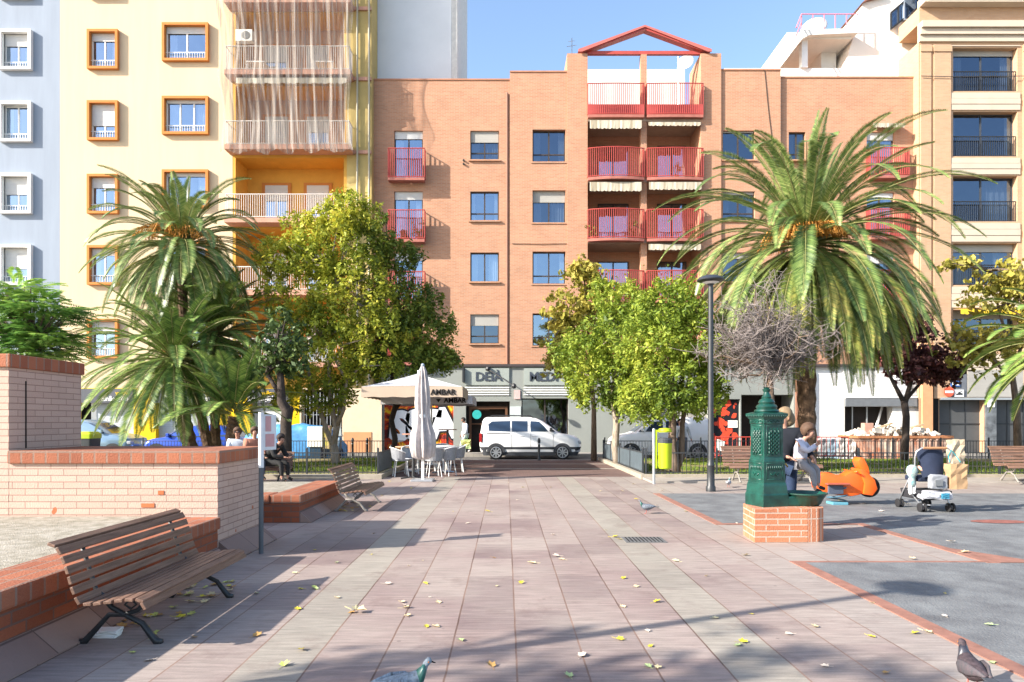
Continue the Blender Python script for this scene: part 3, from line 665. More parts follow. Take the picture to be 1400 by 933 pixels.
# graffiti shutter beside the terrace
def graffiti_bg(name, c):
    m, nt, p = base(name, .55, .3); L = nt.links.new; tc = nd(nt, 'ShaderNodeTexCoord')
    n = nd(nt, 'ShaderNodeTexNoise'); n.inputs['Scale'].default_value = 1.5; n.inputs['Detail'].default_value = 3; n.inputs['Distortion'].default_value = 1.2; L(tc.outputs['Object'], n.inputs[0])
    r = nd(nt, 'ShaderNodeValToRGB'); r.color_ramp.interpolation = 'CONSTANT'
    for k in range(len(c)-2): r.color_ramp.elements.new(.5)
    for e, (q, cc) in zip(r.color_ramp.elements, c): e.position = q; e.color = c4(cc)
    L(n.outputs[0], r.inputs[0]); L(r.outputs[0], p.inputs['Base Color'])
    w = nd(nt, 'ShaderNodeTexWave'); w.bands_direction = 'X'; w.inputs['Scale'].default_value = 4; L(tc.outputs['Object'], w.inputs[0])
    bp = nd(nt, 'ShaderNodeBump'); bp.inputs['Strength'].default_value = .5; bp.inputs['Distance'].default_value = .02; L(w.outputs[0], bp.inputs['Height']); L(bp.outputs[0], p.inputs['Normal'])
    return m
gs = part('graffiti_shutter', MB().box(fx(525), fx(620), YF+.22, YF+.26, 0, fz(545)), graffiti_bg('red_yellow_graffiti', [(0, (.12, .01, .01)), (.40, (.45, .04, .01)), (.50, (.75, .20, .01)), (.58, (.85, .50, .02)), (.66, (.6, .06, .02))]), t, world=True)
M_gblk = mat('graffiti_black', (.01, .01, .015), .6); M_gwht = mat('graffiti_white', (.68, .70, .74), .6, .15, 2)
for k, (ch, px, py, sz, rt) in enumerate((('S', 546, 585, 2.4, .1), ('S', 567, 583, 2.3, 0), ('T', 585, 581, 2.2, .1), ('A', 606, 581, 2.4, -.05))):
    text('graffiti_outline', ch, sz*.8, M_gblk, gs, (fx(px)-bx0, .085, fz(py)), (pi/2, rt, 0), .01, .2)
    text('graffiti_letter', ch, sz*.8, M_gwht, gs, (fx(px)-bx0, .07, fz(py)), (pi/2, rt, 0), .01, .115)
gs2 = part('graffiti_shutter', MB().box(fx(972), fx(1011), YF+.2, YF+.24, 0, fz(546)), M_gblk, t, world=True)
rr = random.Random(5); b = MB()
for k in range(26):
    x = rr.uniform(fx(974), fx(1009)); z = rr.uniform(.2, fz(549)); n_ = rr.randint(4, 7); a0 = rr.uniform(0, 6); R_ = rr.uniform(.08, .28)
    b.poly([(x+R_*rr.uniform(.4, 1.2)*cos(a0+j*2*pi/n_), YF+.196-.0004*k, z+R_*rr.uniform(.5, 1.3)*sin(a0+j*2*pi/n_)) for j in range(n_)])
link('graffiti_shapes', b, mat('graffiti_red', (.70, .07, .03), .6), gs2, off=Vector(t.location), fixn=False)
part('notice', MB().box(fx(996), fx(1009), YF+.16, YF+.185, fz(585), fz(575)), M_white, t, world=True)
# shop under works: pale panel, dark opening with props, white fascia band, printed blind
part('shop_panel', MB().box(fx(1106), fx(1152), YF+.1, YF+.16, 0, fz(505)), M_white, t, world=True)
part('shop_fascia', MB().box(fx(1153), fx(1250), YF-.15, YF-.0, fz(556), fz(545)), mat('grey_fascia', (.15, .16, .17), .5), t, world=True)
part('fascia_trim', MB().box(fx(1153), fx(1250), YF-.17, YF-.0, fz(544.5), fz(542)), M_white, t, world=True)
part('printed_blind', MB().box(fx(1222), fx(1250), YF-.09, YF-.004, fz(541), fz(478)), mat('black_white_print', (.62, .62, .62), .7, .9, 2.2, col2=(.05, .05, .05)), t, world=True)
part('work_prop', MB().tube([(fx(1188), YF+.3, 0), (fx(1188), YF+.3, 2.7)], .04, 6).tube([(fx(1168), YF+.3, 0), (fx(1168), YF+.3, 2.7)], .035, 6).tube([(fx(1195), YF+.4, .3), (fx(1212), YF+.4, 2.4)], .06, 5), M_alu, t, world=True)
part('side_shutter', MB().box(fx(895), fx(968), YF+.3, YF+.34, 0, fz(545)), M_greyshutter, t, world=True)

# ---- brick and stone building on the right
YR = 33.2
M_rbrick = brick('pale_orange_brick', (.50, .32, .19), (.46, .28, .16), (.42, .3, .22), .25, .068, .008, .85, .25, stain=.1)
M_stone = mat('cream_stone_band', (.50, .42, .33), .8, .08, 1.5)
rx = lambda p: PX(p, YR); rz = lambda p: PZ(p, YR)
TR = thing('apartment_building', 'pale brick block with cream stone bands and wide dark glazed bays behind black railings', 'building', (rx(1256), YR, 0)); t = TR
RH = [(rx(1303), rx(1391), rz(b_), rz(a), .45) for a, b_ in ((66, 125), (153, 214), (241, 303), (333, 390), (424, 480))]+[(rx(1500), rx(1588), rz(b_), rz(a), .45) for a, b_ in ((66, 125), (153, 214), (241, 303), (333, 390), (424, 480))]
part('wall', wall_holes(MB(), rx(1256), rx(1640), rz(545), rz(58), YR, RH, .45, YR+1.7), M_rbrick, t, world=True)
gh = [(rx(1284), rx(1345), 0, rz(546), .5), (rx(1361), rx(1470), 0, rz(546), .5)]
part('ground_floor_wall', wall_holes(MB(), rx(1256), rx(1640), 0, rz(545)-.002, YR+.002, gh, .5), M_rbrick, t, world=True)
cb_ = MB()
for (a, b_, o_) in ((58, 50, .10), (49.5, 42, .2), (41.5, 33, .32), (11, 6, .5), (5.7, 1, .6)): cb_.box(rx(1256), rx(1640), YR-o_, YR+.1, rz(a), rz(b_))
part('cornice', cb_, M_stone, t, world=True)
part('attic_wall', MB().box(rx(1256), rx(1640), YR-.05, YR+1.7, rz(33)+.002, rz(11)-.002), M_rbrick, t, world=True)
part('attic_window_band', MB().box(rx(1262), rx(1640), YR+.6, YR+1.5, rz(1), rz(-40)), M_glassd, t, world=True)
part('attic_body', MB().box(rx(1262), rx(1640), YR+1.6, YR+5, rz(1), rz(-60)), M_bluegrey, t, world=True)
part('attic_railing', railing(MB(), rx(1258), rx(1600), YR+.1, rz(1), rz(-22), .5, .02), M_black, t, world=True)
sp_ = MB()
for k in range(2):
    X0, X1 = (rx(1300), rx(1394)) if k == 0 else (rx(1497), rx(1591))
    for (a, b_) in ((151, 127), (239, 216), (331, 305), (421, 392), (512, 484), (64, 58.5)):
        sp_ = MB()
        for j in range(3 if a > 64 else 1): z0 = rz(a)+(rz(b_)-rz(a))*j/3; z1 = rz(a)+(rz(b_)-rz(a))*(j+1)/3-.02; sp_.box(X0, X1, YR-.05-.02*(j % 2), YR-.003, z0, z1)
        part('stone_spandrel', sp_, M_stone, t, world=True)
pl = MB()
for a, b_ in ((1258, 1272), (1276, 1299), (1398, 1412), (1416, 1440)): pl.box(rx(a), rx(b_), YR-.07, YR-.003, rz(545), rz(62)); pl.box(rx(a)-.03, rx(b_)+.03, YR-.11, YR-.072, rz(72), rz(64))
part('pilaster', pl, M_rbrick, t, world=True)
for k, (a, b_, c, d, _) in enumerate(RH):
    window(t, a, b_, c, d, YR+.35, mat('charcoal_frame', (.05, .055, .065), .5), 2, (.12, 0, 0, .18, .2)[k % 5], M_greyshutter, curtain=(.5, .3, .9, .9, .5)[k % 5], gm=M_glassd)
    part('bay_railing', railing(MB(), a+.03, b_-.03, YR+.08, c, c+1.0, .1, .011), M_black, t, world=True)
awning(t, rx(1303), rx(1392), YR-.05, rz(424), .25, .5, mat('yellow_awning_cloth', (.62, .42, .03), .9, .1))
part('corner_pillar', MB().box(rx(1258), rx(1272), YR-.2, YR-.08, 0, rz(470)), mat('apricot_pillar', (.55, .29, .15), .8, .1), t, world=True)
part('dark_strip', MB().box(rx(1272.5), rx(1283), YR-.01, YR-.004, 0, rz(470)), M_dark, t, world=True)  # flat near-black strip on the wall face between pillar and gate
M_gate = mat('dark_grey_gate', (.075, .078, .08), .6, .15, 1.5)
for (a, b_) in ((1284, 1345), (1361, 1470)):
    g_ = part('garage_gate', MB().box(rx(a), rx(b_), YR+.3, YR+.36, 0, rz(546)), M_gate, t, world=True)
    v = MB(); n_ = 3 if a < 1300 else 5
    for k in range(1, n_): x = rx(a)+(rx(b_)-rx(a))*k/n_; v.box(x-.02, x+.02, YR+.28, YR+.3, 0, rz(546))
    v.box(rx(a), rx(b_), YR+.27, YR+.3, 1.35, 1.41)
    link('gate_ribs', v, M_black, g_, off=Vector(t.location))
part('steel_post', MB().box(rx(1346), rx(1360), YR-.12, YR-.0, 0, rz(545)), mat('weathered_steel', (.20, .21, .22), .45, .5, 3, metal=.5), t, world=True)
part('gate_lintel', MB().box(rx(1284), rx(1470), YR-.14, YR-.01, rz(547), rz(544)), M_alu, t, world=True)
part('upper_shutter', MB().box(rx(1322), rx(1470), YR-.06, YR-.006, rz(543), rz(506)), M_greyshutter, t, world=True)
part('upper_board', MB().box(rx(1285), rx(1321), YR-.05, YR-.006, rz(543), rz(498)), mat('slate_board', (.13, .14, .16), .7), t, world=True)
sgn = part('notice', MB().box(rx(1348), rx(1357), YR-.16, YR-.121, rz(557), rz(547)), M_white, t, world=True)
text('lettering', '?', .25, M_black, sgn, (rx(1352.5)-rx(1256), -.165, rz(552)))
# no-entry disc and two plates fixed on the board
s_ = thing('no_entry_sign', 'round red no entry sign with white bar fixed above the dark garage gate', 'sign', (rx(1295), YR-.12, rz(536)))
part('disc', MB().lathe([(.24, 0), (.24, .03)], 24), mat('sign_red', (.62, .10, .05), .5), s_).rotation_euler = (pi/2, 0, 0)
part('white_bar', MB().box(-.19, .19, -.045, -.031, -.06, .05), M_white, s_)
s_ = thing('parking_sign', 'small blue and white sign plate above the garage gate', 'sign', (rx(1304.5), YR-.1, rz(525)))
part('plate', MB().box(-.22, .22, 0, .03, -.13, .13), mat('sign_blue', (.02, .12, .42), .5), s_)
part('symbol', MB().box(-.18, -.03, -.012, -.002, -.08, .07).box(.03, .19, -.012, -.002, -.08, .05), M_white, s_)
s_ = thing('tow_away_sign', 'white sign plate with a black tow truck drawing beside the round red sign', 'sign', (rx(1309.5), YR-.1, rz(538)))
part('plate', MB().box(-.23, .23, 0, .03, -.17, .17), M_white, s_)
part('symbol', MB().prism([(-.15, -.08), (.15, -.08), (.16, .0), (.06, .02), (-.02, .09), (-.06, .0), (-.15, -.02)], -.012, -.002, 'y').tube([(-.02, -.008, .05), (.14, -.008, .1)], .012, 4), M_black, s_)

# ---- blocks that stand behind
M_party = mat('grey_party_wall', (.68, .69, .70), .9, .07, .5)
Yb = 34.6
t = thing('party_wall_block', 'tall bare pale grey wall rising behind the orange brick building', 'building', (PX(508, Yb), Yb, 0))
part('wall', MB().box(PX(430, Yb), PX(617, Yb), Yb, Yb+9, 0, 40), M_party, t, world=True)
part('corner_strip', MB().box(PX(617, Yb)+.002, PX(625, Yb), Yb+.02, Yb+9, 0, 40), mat('pale_corner', (.6, .58, .54), .9), t, world=True)
part('roof_vent', MB().box(PX(622, 38), PX(628, 38), 38, 38.4, PZ(112, 38), PZ(104, 38)), M_brick, t, world=True)
Yw = 35.0
wx = lambda p: PX(p, Yw); wz = lambda p: PZ(p, Yw)
t = thing('white_building', 'white rendered building with a sloping end wall rising behind the brick block', 'building', (wx(1155), Yw, 0))
part('wall', MB().prism([(wx(1152), 0), (wx(1152), wz(92)), (wx(1158), wz(80)), (wx(1180), wz(5)), (wx(1186), wz(-2)), (wx(1202), wz(-6)), (wx(1262), wz(-60)), (wx(1330), wz(-60)), (wx(1330), 0)], Yw, Yw+8, 'y'), mat('white_cream_render', (.76, .70, .62), .9, .05, .8), t, world=True)
part('roof_tiles', MB().prism([(wx(1176), wz(7)), (wx(1182), wz(1)), (wx(1206), wz(-6)), (wx(1206), wz(-2)), (wx(1185), wz(3))], Yw-.2, Yw+8, 'y'), M_terr, t, world=True)
part('parapet_wall', MB().box(wx(990), wx(1262), Yw-.1, Yw+.2, 10, PZ(93.5, Yw-.1)), M_whitewall, t, world=True)
part('side_window_band', MB().prism([(wx(1216), wz(20)), (wx(1256), wz(-14)), (wx(1256), wz(10)), (wx(1216), wz(42))], Yw-.12, Yw-.01, 'y'), M_glass, t, world=True)
wf = MB()
for k in range(5): a = 1216+k*10; z0, z1 = wz(42-k*8), wz(20-k*8.5); wf.box(wx(a)-.04, wx(a)+.04, Yw-.18, Yw-.121, z0, z1)
wf.tube([(wx(1216), Yw-.15, wz(42)), (wx(1256), Yw-.15, wz(10))], .06, 4).tube([(wx(1216), Yw-.15, wz(20)), (wx(1256), Yw-.15, wz(-14))], .06, 4)
part('window_frame', wf, M_black, t, world=True)
part('roof_terrace', MB().prism([(wx(1073), wz(84)), (wx(1073), wz(60)), (wx(1092), wz(50)), (wx(1165), wz(48)), (wx(1165), wz(54)), (wx(1100), wz(57)), (wx(1090), wz(62))], Yw-.6, Yw+5, 'y'), M_whitewall, t, world=True)
part('terrace_slab', MB().box(wx(1073), wx(1160), Yw-.3, Yw+5, wz(58), wz(49)), M_whitewall, t, world=True)
part('terrace_column', MB().box(wx(1094), wx(1102), Yw-.2, Yw+.15, wz(95), wz(57)), M_white, t, world=True)
part('terrace_soffit_wall', MB().box(wx(1135), wx(1156), Yw+1, Yw+4, wz(95), wz(58)), M_whitewall, t, world=True)
M_pink = mat('pink_rail_paint', (.60, .20, .24), .5, .1)
part('terrace_railing', railing(MB(), wx(1090), wx(1166), Yw-.5, wz(50), wz(27), .55, .02).tube([(wx(1090), Yw-.5, wz(28)), (wx(1074), Yw-1.3, wz(58))], .035, 5).tube([(wx(1090), Yw-.5, wz(38)), (wx(1074), Yw-1.3, wz(68))], .03, 5), M_pink, t, world=True)
o = part('satellite_dish', MB().lathe([(0.01, 0), (.4, .06), (.62, .2), (.64, .22), (.3, .1), (.01, .03)], 18), M_white, t, smooth=True); o.location = (wx(1117)-wx(1155), .3, wz(38)); o.rotation_euler = (radians(70), 0, radians(-30))
# ------------------------------------------------------------------ brick garden walls and planters
M_pinkb = brick('pink_painted_brick', (.52, .37, .30), (.47, .33, .265), (.28, .18, .145), .285, .073, .0045, .8, .5, stain=.08, worn=((.42, .13, .06), .74), vshift=.01)
M_capb = brick('clay_soldier_brick', (.36, .13, .07), (.27, .09, .05), (.26, .16, .12), .135, .30, .011, .75, .6, off=0, stain=.2)
M_redb = brick('red_planter_brick', (.30, .09, .045), (.23, .07, .035), (.16, .09, .07), .27, .085, .008, .8, .6, stain=.22)
M_flare = brick('sloped_base_tile', (.28, .20, .17), (.22, .14, .12), (.12, .08, .07), .40, .6, .006, .75, .4, off=0, stain=.25)
M_gravel = mat('planter_gravel', (.34, .31, .26), .95, .35, 9, bump=.8, bscale=90, col2=(.20, .18, .13))
WY0, WY1 = 7.63, 8.93
t = thing('garden_wall', 'tall pink painted brick wall with a clay brick coping in front of the leafy tree', 'wall', (-5.52, WY0, 0))
part('brick_body', MB().box(-14, -5.52, WY0, WY1, 0, 2.14), M_pinkb, t, world=True)
part('coping', MB().box(-14, -5.49, WY0-.03, WY1+.03, 2.141, 2.29), M_capb, t, world=True, bevel=.012)
part('wall_joint', MB().box(-5.519, -5.512, WY0+.26, WY0+.275, 1.23, 2.0), M_dark, t, world=True)
t = thing('garden_wall', 'low pink painted brick wall with orange clay coping beside the grey sign post', 'wall', (-3.2, WY0, 0))
part('brick_body', MB().box(-5.518, -3.2, WY0+.001, WY1, 0, 1.07), M_pinkb, t, world=True)
part('coping', MB().box(-5.518, -3.165, WY0-.03, WY1+.03, 1.071, 1.215), M_capb, t, world=True, bevel=.012)
part('sloped_base', MB().prism([(-3.199, .20), (-3.199, 0), (-2.98, 0), (-2.98, .02)], WY0+.02, WY1, 'y'), M_flare, t, world=True)
part('bare_brick_patch', MB().box(PX(193, WY0-.004), PX(211, WY0-.004), WY0-.006, WY0, PZ(694, WY0), PZ(688.5, WY0)).box(PX(216, WY0-.004), PX(224, WY0-.004), WY0-.006, WY0, PZ(676.5, WY0), PZ(671, WY0)), mat('bare_clay', (.45, .13, .05), .85), t, world=True)
def planter(label, y0, y1, zt, x_in=-14, back_cap=True):
    t = thing('brick_planter', label, 'planter', (-3.12, (y0+y1)/2, 0))
    part('brick_body', MB().box(-3.55, -3.13, y0, y1, 0, zt-.13), M_redb, t, world=True)
    part('coping', MB().box(-3.58, -3.10, y0, y1+.02, zt-.13, zt), M_capb, t, world=True, bevel=.02)
    part('sloped_base', MB().prism([(-3.129, .17), (-3.129, 0), (-2.95, 0), (-2.95, .015)], y0, y1, 'y'), M_flare, t, world=True)
    return t
t = planter('long red brick planter behind the nearest bench, filled with grey gravel', -2, 7.46, .5)
part('gravel_fill', MB().box(-14, -3.56, -2, 7.62, 0, .485), M_gravel, t, world=True)
t = planter('short red brick planter filled with pale gravel beside the second bench', 10.4, 12.9, .42)
part('front_wall', MB().box(-9, -3.551, 10.4, 10.8, 0, .29), M_redb, t, world=True)
part('front_coping', MB().box(-9, -3.581, 10.38, 10.85, .29, .42), M_capb, t, world=True, bevel=.02)
part('gravel_fill', MB().box(-9, -3.56, 10.86, 12.9, 0, .40), M_gravel, t, world=True)

# ------------------------------------------------------------------ benches
M_slat = mat('worn_brown_slats', (.20, .115, .08), .45, .45, 5, .35, stretch=(9, .5, 9), bump=.25, bscale=30, col2=(.10, .055, .038))
M_iron = mat('cast_iron', (.03, .032, .034), .45, .3, 12, .5)
def make_bench(label, length=1.75, group='slatted benches', irn=None, lx=1.24):
    """bench facing +x, its slats along y, origin under its middle"""
    t = thing('park_bench', label, 'bench', group=group); h = length/2
    # seat curve then backrest curve (x, z, angle of the slat)
    seat = [(.27, .325, -60), (.245, .362, -18), (.175, .366, -2), (.105, .360, 3), (.035, .350, 6), (-.035, .342, 8), (-.10, .338, 4)]
    back = [(-.165, .36, -60), (-.195, .427, -68), (-.215, .494, -73), (-.235, .561, -73), (-.258, .627, -68), (-.288, .688, -60), (-.335, .728, -22)]
    def slats(L, wd):
        b = MB()
        for x, z, a in L:
            M = Matrix.Translation((x, 0, z)) @ Matrix.Rotation(-radians(a), 4, 'Y'); b.box(-wd/2, wd/2, -h, h, -.011, .011, M)
        return b
    st = part('seat', slats(seat, .053), M_slat, t, bevel=.004); part('backrest', slats(back, .053), M_slat, t, bevel=.004)
    irn = irn or M_iron
    for y in (-lx/2, lx/2):
        b = MB()
        b.tube([(.235, y, .335), (.15, y, .342), (0, y, .325), (-.12, y, .32), (-.19, y, .37), (-.25, y, .56), (-.285, y, .665)], .017, 6)
        b.tube([(.20, y, .335), (.10, y, .23), (.0, y, .20), (-.10, y, .20), (-.20, y, .09), (-.27, y, .015), (-.31, y, .012)], [.018, .018, .017, .018, .022, .026, .02], 6)
        b.tube([(-.15, y, .33), (-.08, y, .25), (.03, y, .19), (.13, y, .14), (.19, y, .06), (.23, y, .015), (.27, y, .012)], [.018, .018, .018, .02, .023, .027, .02], 6)
        b.tube([(.05, y, .31), (.09, y, .27), (.05, y, .24), (.01, y, .27), (.05, y, .31)], .009, 5)
        part('frame', b, irn, t, smooth=True)
    return t
B1 = make_bench('brown slatted bench with black iron legs nearest the camera, beside the long planter'); B1.location = (-2.66, 5.40, 0)
B2 = copy_tree(B1, (-2.62, 12.32, 0), 0, 'brown slatted bench with grey scrolled iron legs beside the short planter')
for o in kids(B2):
    if o.name.startswith('frame'): o.data = o.data.copy(); o.data.materials[0] = mat('pale_worn_iron', (.24, .22, .20), .6, .4, 20)
B3 = copy_tree(B1, (-6.3, 17.3, .0), -pi/2, 'brown slatted bench by the left lawn railing with people sitting on it')
B4 = make_bench('long brown slatted bench behind the green fountain with its back to the lawn railing', 2.25, lx=1.7, irn=mat('pale_worn_iron', (.24, .22, .20))); B4.location = (6.5, 16.85, .05); B4.rotation_euler = (0, 0, -pi/2); B4.scale = (1.15, 1, 1.15)
B5 = copy_tree(B4, (13.2, 16.85, .05), -pi/2, 'brown slatted bench at the right edge in front of the lawn railing')

# ------------------------------------------------------------------ railings round the lawns
M_fence = mat('dark_railing_paint', (.035, .04, .045), .55, .2)
def fence(label, p0, p1, h=.62, z0=.07, step=.115, pstep=1.9, group='low iron railings round the lawns', panel=False, mt=None):
    p0, p1 = Vector((p0[0], p0[1], 0)), Vector((p1[0], p1[1], 0)); L = (p1-p0).length; rz = atan2(p1.y-p0.y, p1.x-p0.x)
    t = thing('railing', label, 'railing', (p0.x, p0.y, z0), rz, group); mt = mt or M_fence
    b = MB(); k = step/2
    while k < L: b.box(k-.007, k+.007, -.007, .007, .02, h-.02); k += step
    part('bars', b, mt, t)
    part('top_rail', MB().box(0, L, -.018, .018, h-.03, h), mt, t); part('bottom_rail', MB().box(0, L, -.014, .014, .07, .095), mt, t)
    n = max(1, round(L/pstep))
    for k in range(n+1): part('post', MB().box(L*k/n-.022, L*k/n+.022, -.024, .024, -.07, h+.09).ball((L*k/n, 0, h+.10), .03, 6, 4), mt, t)
    if panel: part('panel', MB().box(.03, L-.03, -.004, .004, .10, h-.03), mat('grey_mesh_panel', (.10, .13, .15), .5, .2, 3), t)
    return t
fence('low dark railing along the front of the left lawn, behind the person in black', (-13, 18.5), (-3.45, 18.5))
fence('low grey panelled railing at the left lawn corner beside the terrace tables', (-3.45, 18.52), (-3.45, 20.6), panel=True)
fence('low dark railing at the far side of the left lawn beside the parked cars', (-14, 26.5), (-3.5, 26.5), h=.7)
fence('low grey panelled railing at the right lawn corner beside the path', (3.72, 18.7), (3.72, 26.3), panel=True)
fence('low dark railing along the front of the right lawn behind the stroller', (3.76, 18.5), (19, 18.5))
fence('low dark railing at the far side of the right lawn beside the skip', (3.8, 26.5), (26, 26.5), h=.7)
# ------------------------------------------------------------------ bollards on the kerb
BO = thing('bollard', 'black bollard on the kerb in front of the white van', 'bollard', (PX(737, 26.6), 26.6, 0), group='black bollards along the kerb')
part('shaft', MB().lathe([(.065, 0), (.065, .05), (.05, .07), (.045, .72), (.06, .74), (.06, .78), (.05, .82), (.03, .86), (.005, .88)], 10), M_black, BO, smooth='auto')
part('collar', MB().lathe([(.052, 0), (.056, .01), (.056, .03), (.052, .04)], 10, (0, 0, .62)), M_alu, BO)
for px, lb in ((482, 'black bollard on the kerb behind the pale tree trunk'), (502, 'black bollard on the kerb in front of the apricot plinth'), (259, 'black bollard beside the blue car, left of the leaning palm trunks')):
    copy_tree(BO, (PX(px, 26.85), 26.85, 0), 0, lb)

# ------------------------------------------------------------------ drinking fountain
M_green = mat('green_fountain_enamel', (.005, .055, .040), .34, .6, 5, .6, bump=.08, bscale=18)
M_fbrick = brick('fountain_base_brick', (.48, .19, .10), (.40, .15, .08), (.46, .34, .27), .30, .075, .008, .8, .6, stain=.22)
M_fbrickv = brick('fountain_upright_brick', (.48, .19, .10), (.42, .16, .085), (.46, .34, .27), .072, .30, .008, .8, .6, off=0, stain=.2)
FX, FY = 3.44, 9.08
t = thing('drinking_fountain', 'green cast iron drinking fountain with a basin on an orange brick base', 'fountain', (FX, FY, 0))
part('brick_base', MB().prism([(3.14, 8.70), (3.83, 8.72), (3.83, 9.55), (3.36, 9.5), (3.20, 9.28)], 0, .43, 'z'), M_fbrick, t, world=True, bevel=.008)
part('rounded_brick_end', MB().prism([(3.833, 8.72), (3.97, 8.74), (4.06, 8.80), (4.11, 8.92), (4.11, 9.32), (4.04, 9.46), (3.95, 9.53), (3.833, 9.54)], 0, .43, 'z'), M_fbrickv, t, world=True)
RZ = radians(16)
def sq(r, z): return [(r*a, r*b_, z) for a, b_ in ((-1, -1), (1, -1), (1, 1), (-1, 1))]
def prof(L): return MB().rings([sq(r, z) for r, z in L])
col = part('pillar', prof([(.24, .43), (.24, .58), (.23, .60), (.22, .70), (.212, .73), (.205, .74), (.20, 1.02), (.19, 1.03), (.185, 1.06), (.18, 1.07), (.18, 1.50), (.19, 1.51), (.19, 1.56), (.20, 1.57), (.225, 1.60), (.235, 1.61), (.235, 1.64), (.16, 1.66)]), M_green, t, bevel=.004); col.rotation_euler = (0, 0, RZ); col.scale = (.80, .80, 1)
orn = MB()
for s_ in range(4):
    M = Matrix.Rotation(s_*pi/2, 4, 'Z')
    def T(pts): return [M @ Vector(p) for p in pts]
    # raised panel frames
    for (z0, z1, w, y) in ((1.10, 1.48, .135, -.182), (.78, .99, .15, -.204), (1.515, 1.56, .15, -.192)):
        for (a, b_) in (((-w, z0), (w, z0)), ((-w, z1), (w, z1)), ((-w, z0), (-w, z1)), ((w, z0), (w, z1))): orn.tube(T([(a[0], y, a[1]), (b_[0], y, b_[1])]), .006, 4)
    # climbing leaf stems
    for sx_ in (-.07, 0, .07):
        orn.tube(T([(sx_, -.184, 1.12), (sx_+.012, -.19, 1.22), (sx_-.012, -.19, 1.33), (sx_, -.186, 1.45)]), .006, 5)
        for k in range(6):
            z = 1.14+k*.05
            for d in (-1, 1): orn.ball(tuple(M @ Vector((sx_+d*.018, -.188, z+.012*d))), .014, 6, 4, (1.1, 1.1, 1.9))
    for k in range(7): orn.ball(tuple(M @ Vector((-.12+k*.04, -.205, .93))), .014, 6, 4, (1, 1, 2.2))
    orn.tube(T([(-.08, -.206, .86), (-.04, -.21, .83), (0, -.206, .87), (.04, -.21, .83), (.08, -.206, .86)]), .01, 5)
    orn.tube(T([(-.10, -.194, 1.535), (-.07, -.198, 1.55), (-.04, -.194, 1.525), (0, -.198, 1.55), (.04, -.194, 1.525), (.07, -.198, 1.55), (.10, -.194, 1.535)]), .007, 5)
    for k in range(10): orn.ball(tuple(M @ Vector((-.2+k*.044, -.232, 1.605))), .013, 5, 4)
o = part('relief_ornament', orn, M_green, t, smooth=True); o.rotation_euler = (0, 0, RZ); o.scale = (.80, .80, 1)
part('finial', MB().lathe([(.15, 1.655), (.16, 1.67), (.15, 1.69), (.125, 1.70), (.135, 1.73), (.12, 1.755), (.095, 1.765), (.105, 1.79), (.09, 1.82), (.06, 1.84), (.065, 1.86), (.05, 1.88), (.035, 1.92), (.05, 1.945), (.055, 1.96), (.03, 1.97), (.045, 1.985), (.005, 1.99)], 18), M_green, t, smooth='auto')
part('basin', MB().lathe([(.17, .43), (.20, .46), (.235, .53), (.265, .575), (.285, .585), (.285, .60), (.262, .60), (.24, .575), (.19, .54), (.05, .53)], 22, (.51, .02, 0)), M_green, t, smooth='auto')
part('basin_neck', MB().box(.2, .42, -.13, .15, .43, .56), M_green, t, bevel=.02)
part('spout', MB().tube([(.19, .04, .98), (.27, .03, .97), (.29, .03, .93)], [.018, .015, .013], 8).ball((.2, .04, 1.02), .02), mat('brass', (.35, .25, .08), .35, .1, 5, .5, .8), t, smooth=True)

# ------------------------------------------------------------------ lamp posts
def lamp(label, x, y, zt=4.58):
    t = thing('street_lamp', label, 'street lamp', (x, y, 0), group='black park lamps')
    part('pole', MB().lathe([(.105, 0), (.105, .10), (.085, .13), (.08, .55), (.09, .57), (.075, .62), (.062, .70), (.055, zt-.2), (.05, zt-.05)], 14), M_black, t, smooth='auto')
    h = part('lamp_head', MB().lathe([(.05, zt-.08), (.10, zt-.03), (.22, zt), (.295, zt+.02), (.30, zt+.04), (.25, zt+.09), (.14, zt+.13), (.02, zt+.145)], 24), mat('grey_lamp_shell', (.03, .035, .045), .35, .1, 3, .5), t, smooth='auto')
    link('diffuser', MB().lathe([(.05, zt-.06), (.18, zt-.015), (.05, zt-.01)], 20), M_white, h)
    return t
lamp('slim black street lamp with a disc head between the bushy trees and the big palm', 4.47, 15.02)
lamp('slim black street lamp with a disc head standing in the planter behind the camera', -4.03, 2.95)

# ------------------------------------------------------------------ litter bin
M_lime = mat('lime_green_plastic', (.36, .46, .01), .45, .06, 2, .4)
t = thing('litter_bin', 'lime green litter bin hung on a grey post by the right lawn corner', 'litter bin', (PX(894, 16.75), 16.75, 0))
part('post', MB().lathe([(.035, 0), (.035, 1.33), (.03, 1.35)], 10), M_alu, t, smooth='auto')
part('bracket', MB().box(.03, .075, -.02, .02, .38, 1.32).box(.075, .38, -.02, .02, 1.27, 1.32), M_lime, t)
bn = part('bin', MB().lathe([(.13, .37), (.155, .39), (.17, 1.0), (.175, 1.04)], 18, (.27, 0, 0)), M_lime, t, smooth='auto')
link('rim_band', MB().lathe([(.178, 1.0), (.18, 1.08), (.15, 1.12), (.14, 1.06)], 18, (.27, 0, 0)), mat('charcoal_plastic', (.05, .055, .06), .5), bn)
part('hood', MB().lathe([(.16, 1.26), (.17, 1.29), (.14, 1.35), (.02, 1.37)], 16, (.27, 0, 0)), M_lime, t, smooth='auto')

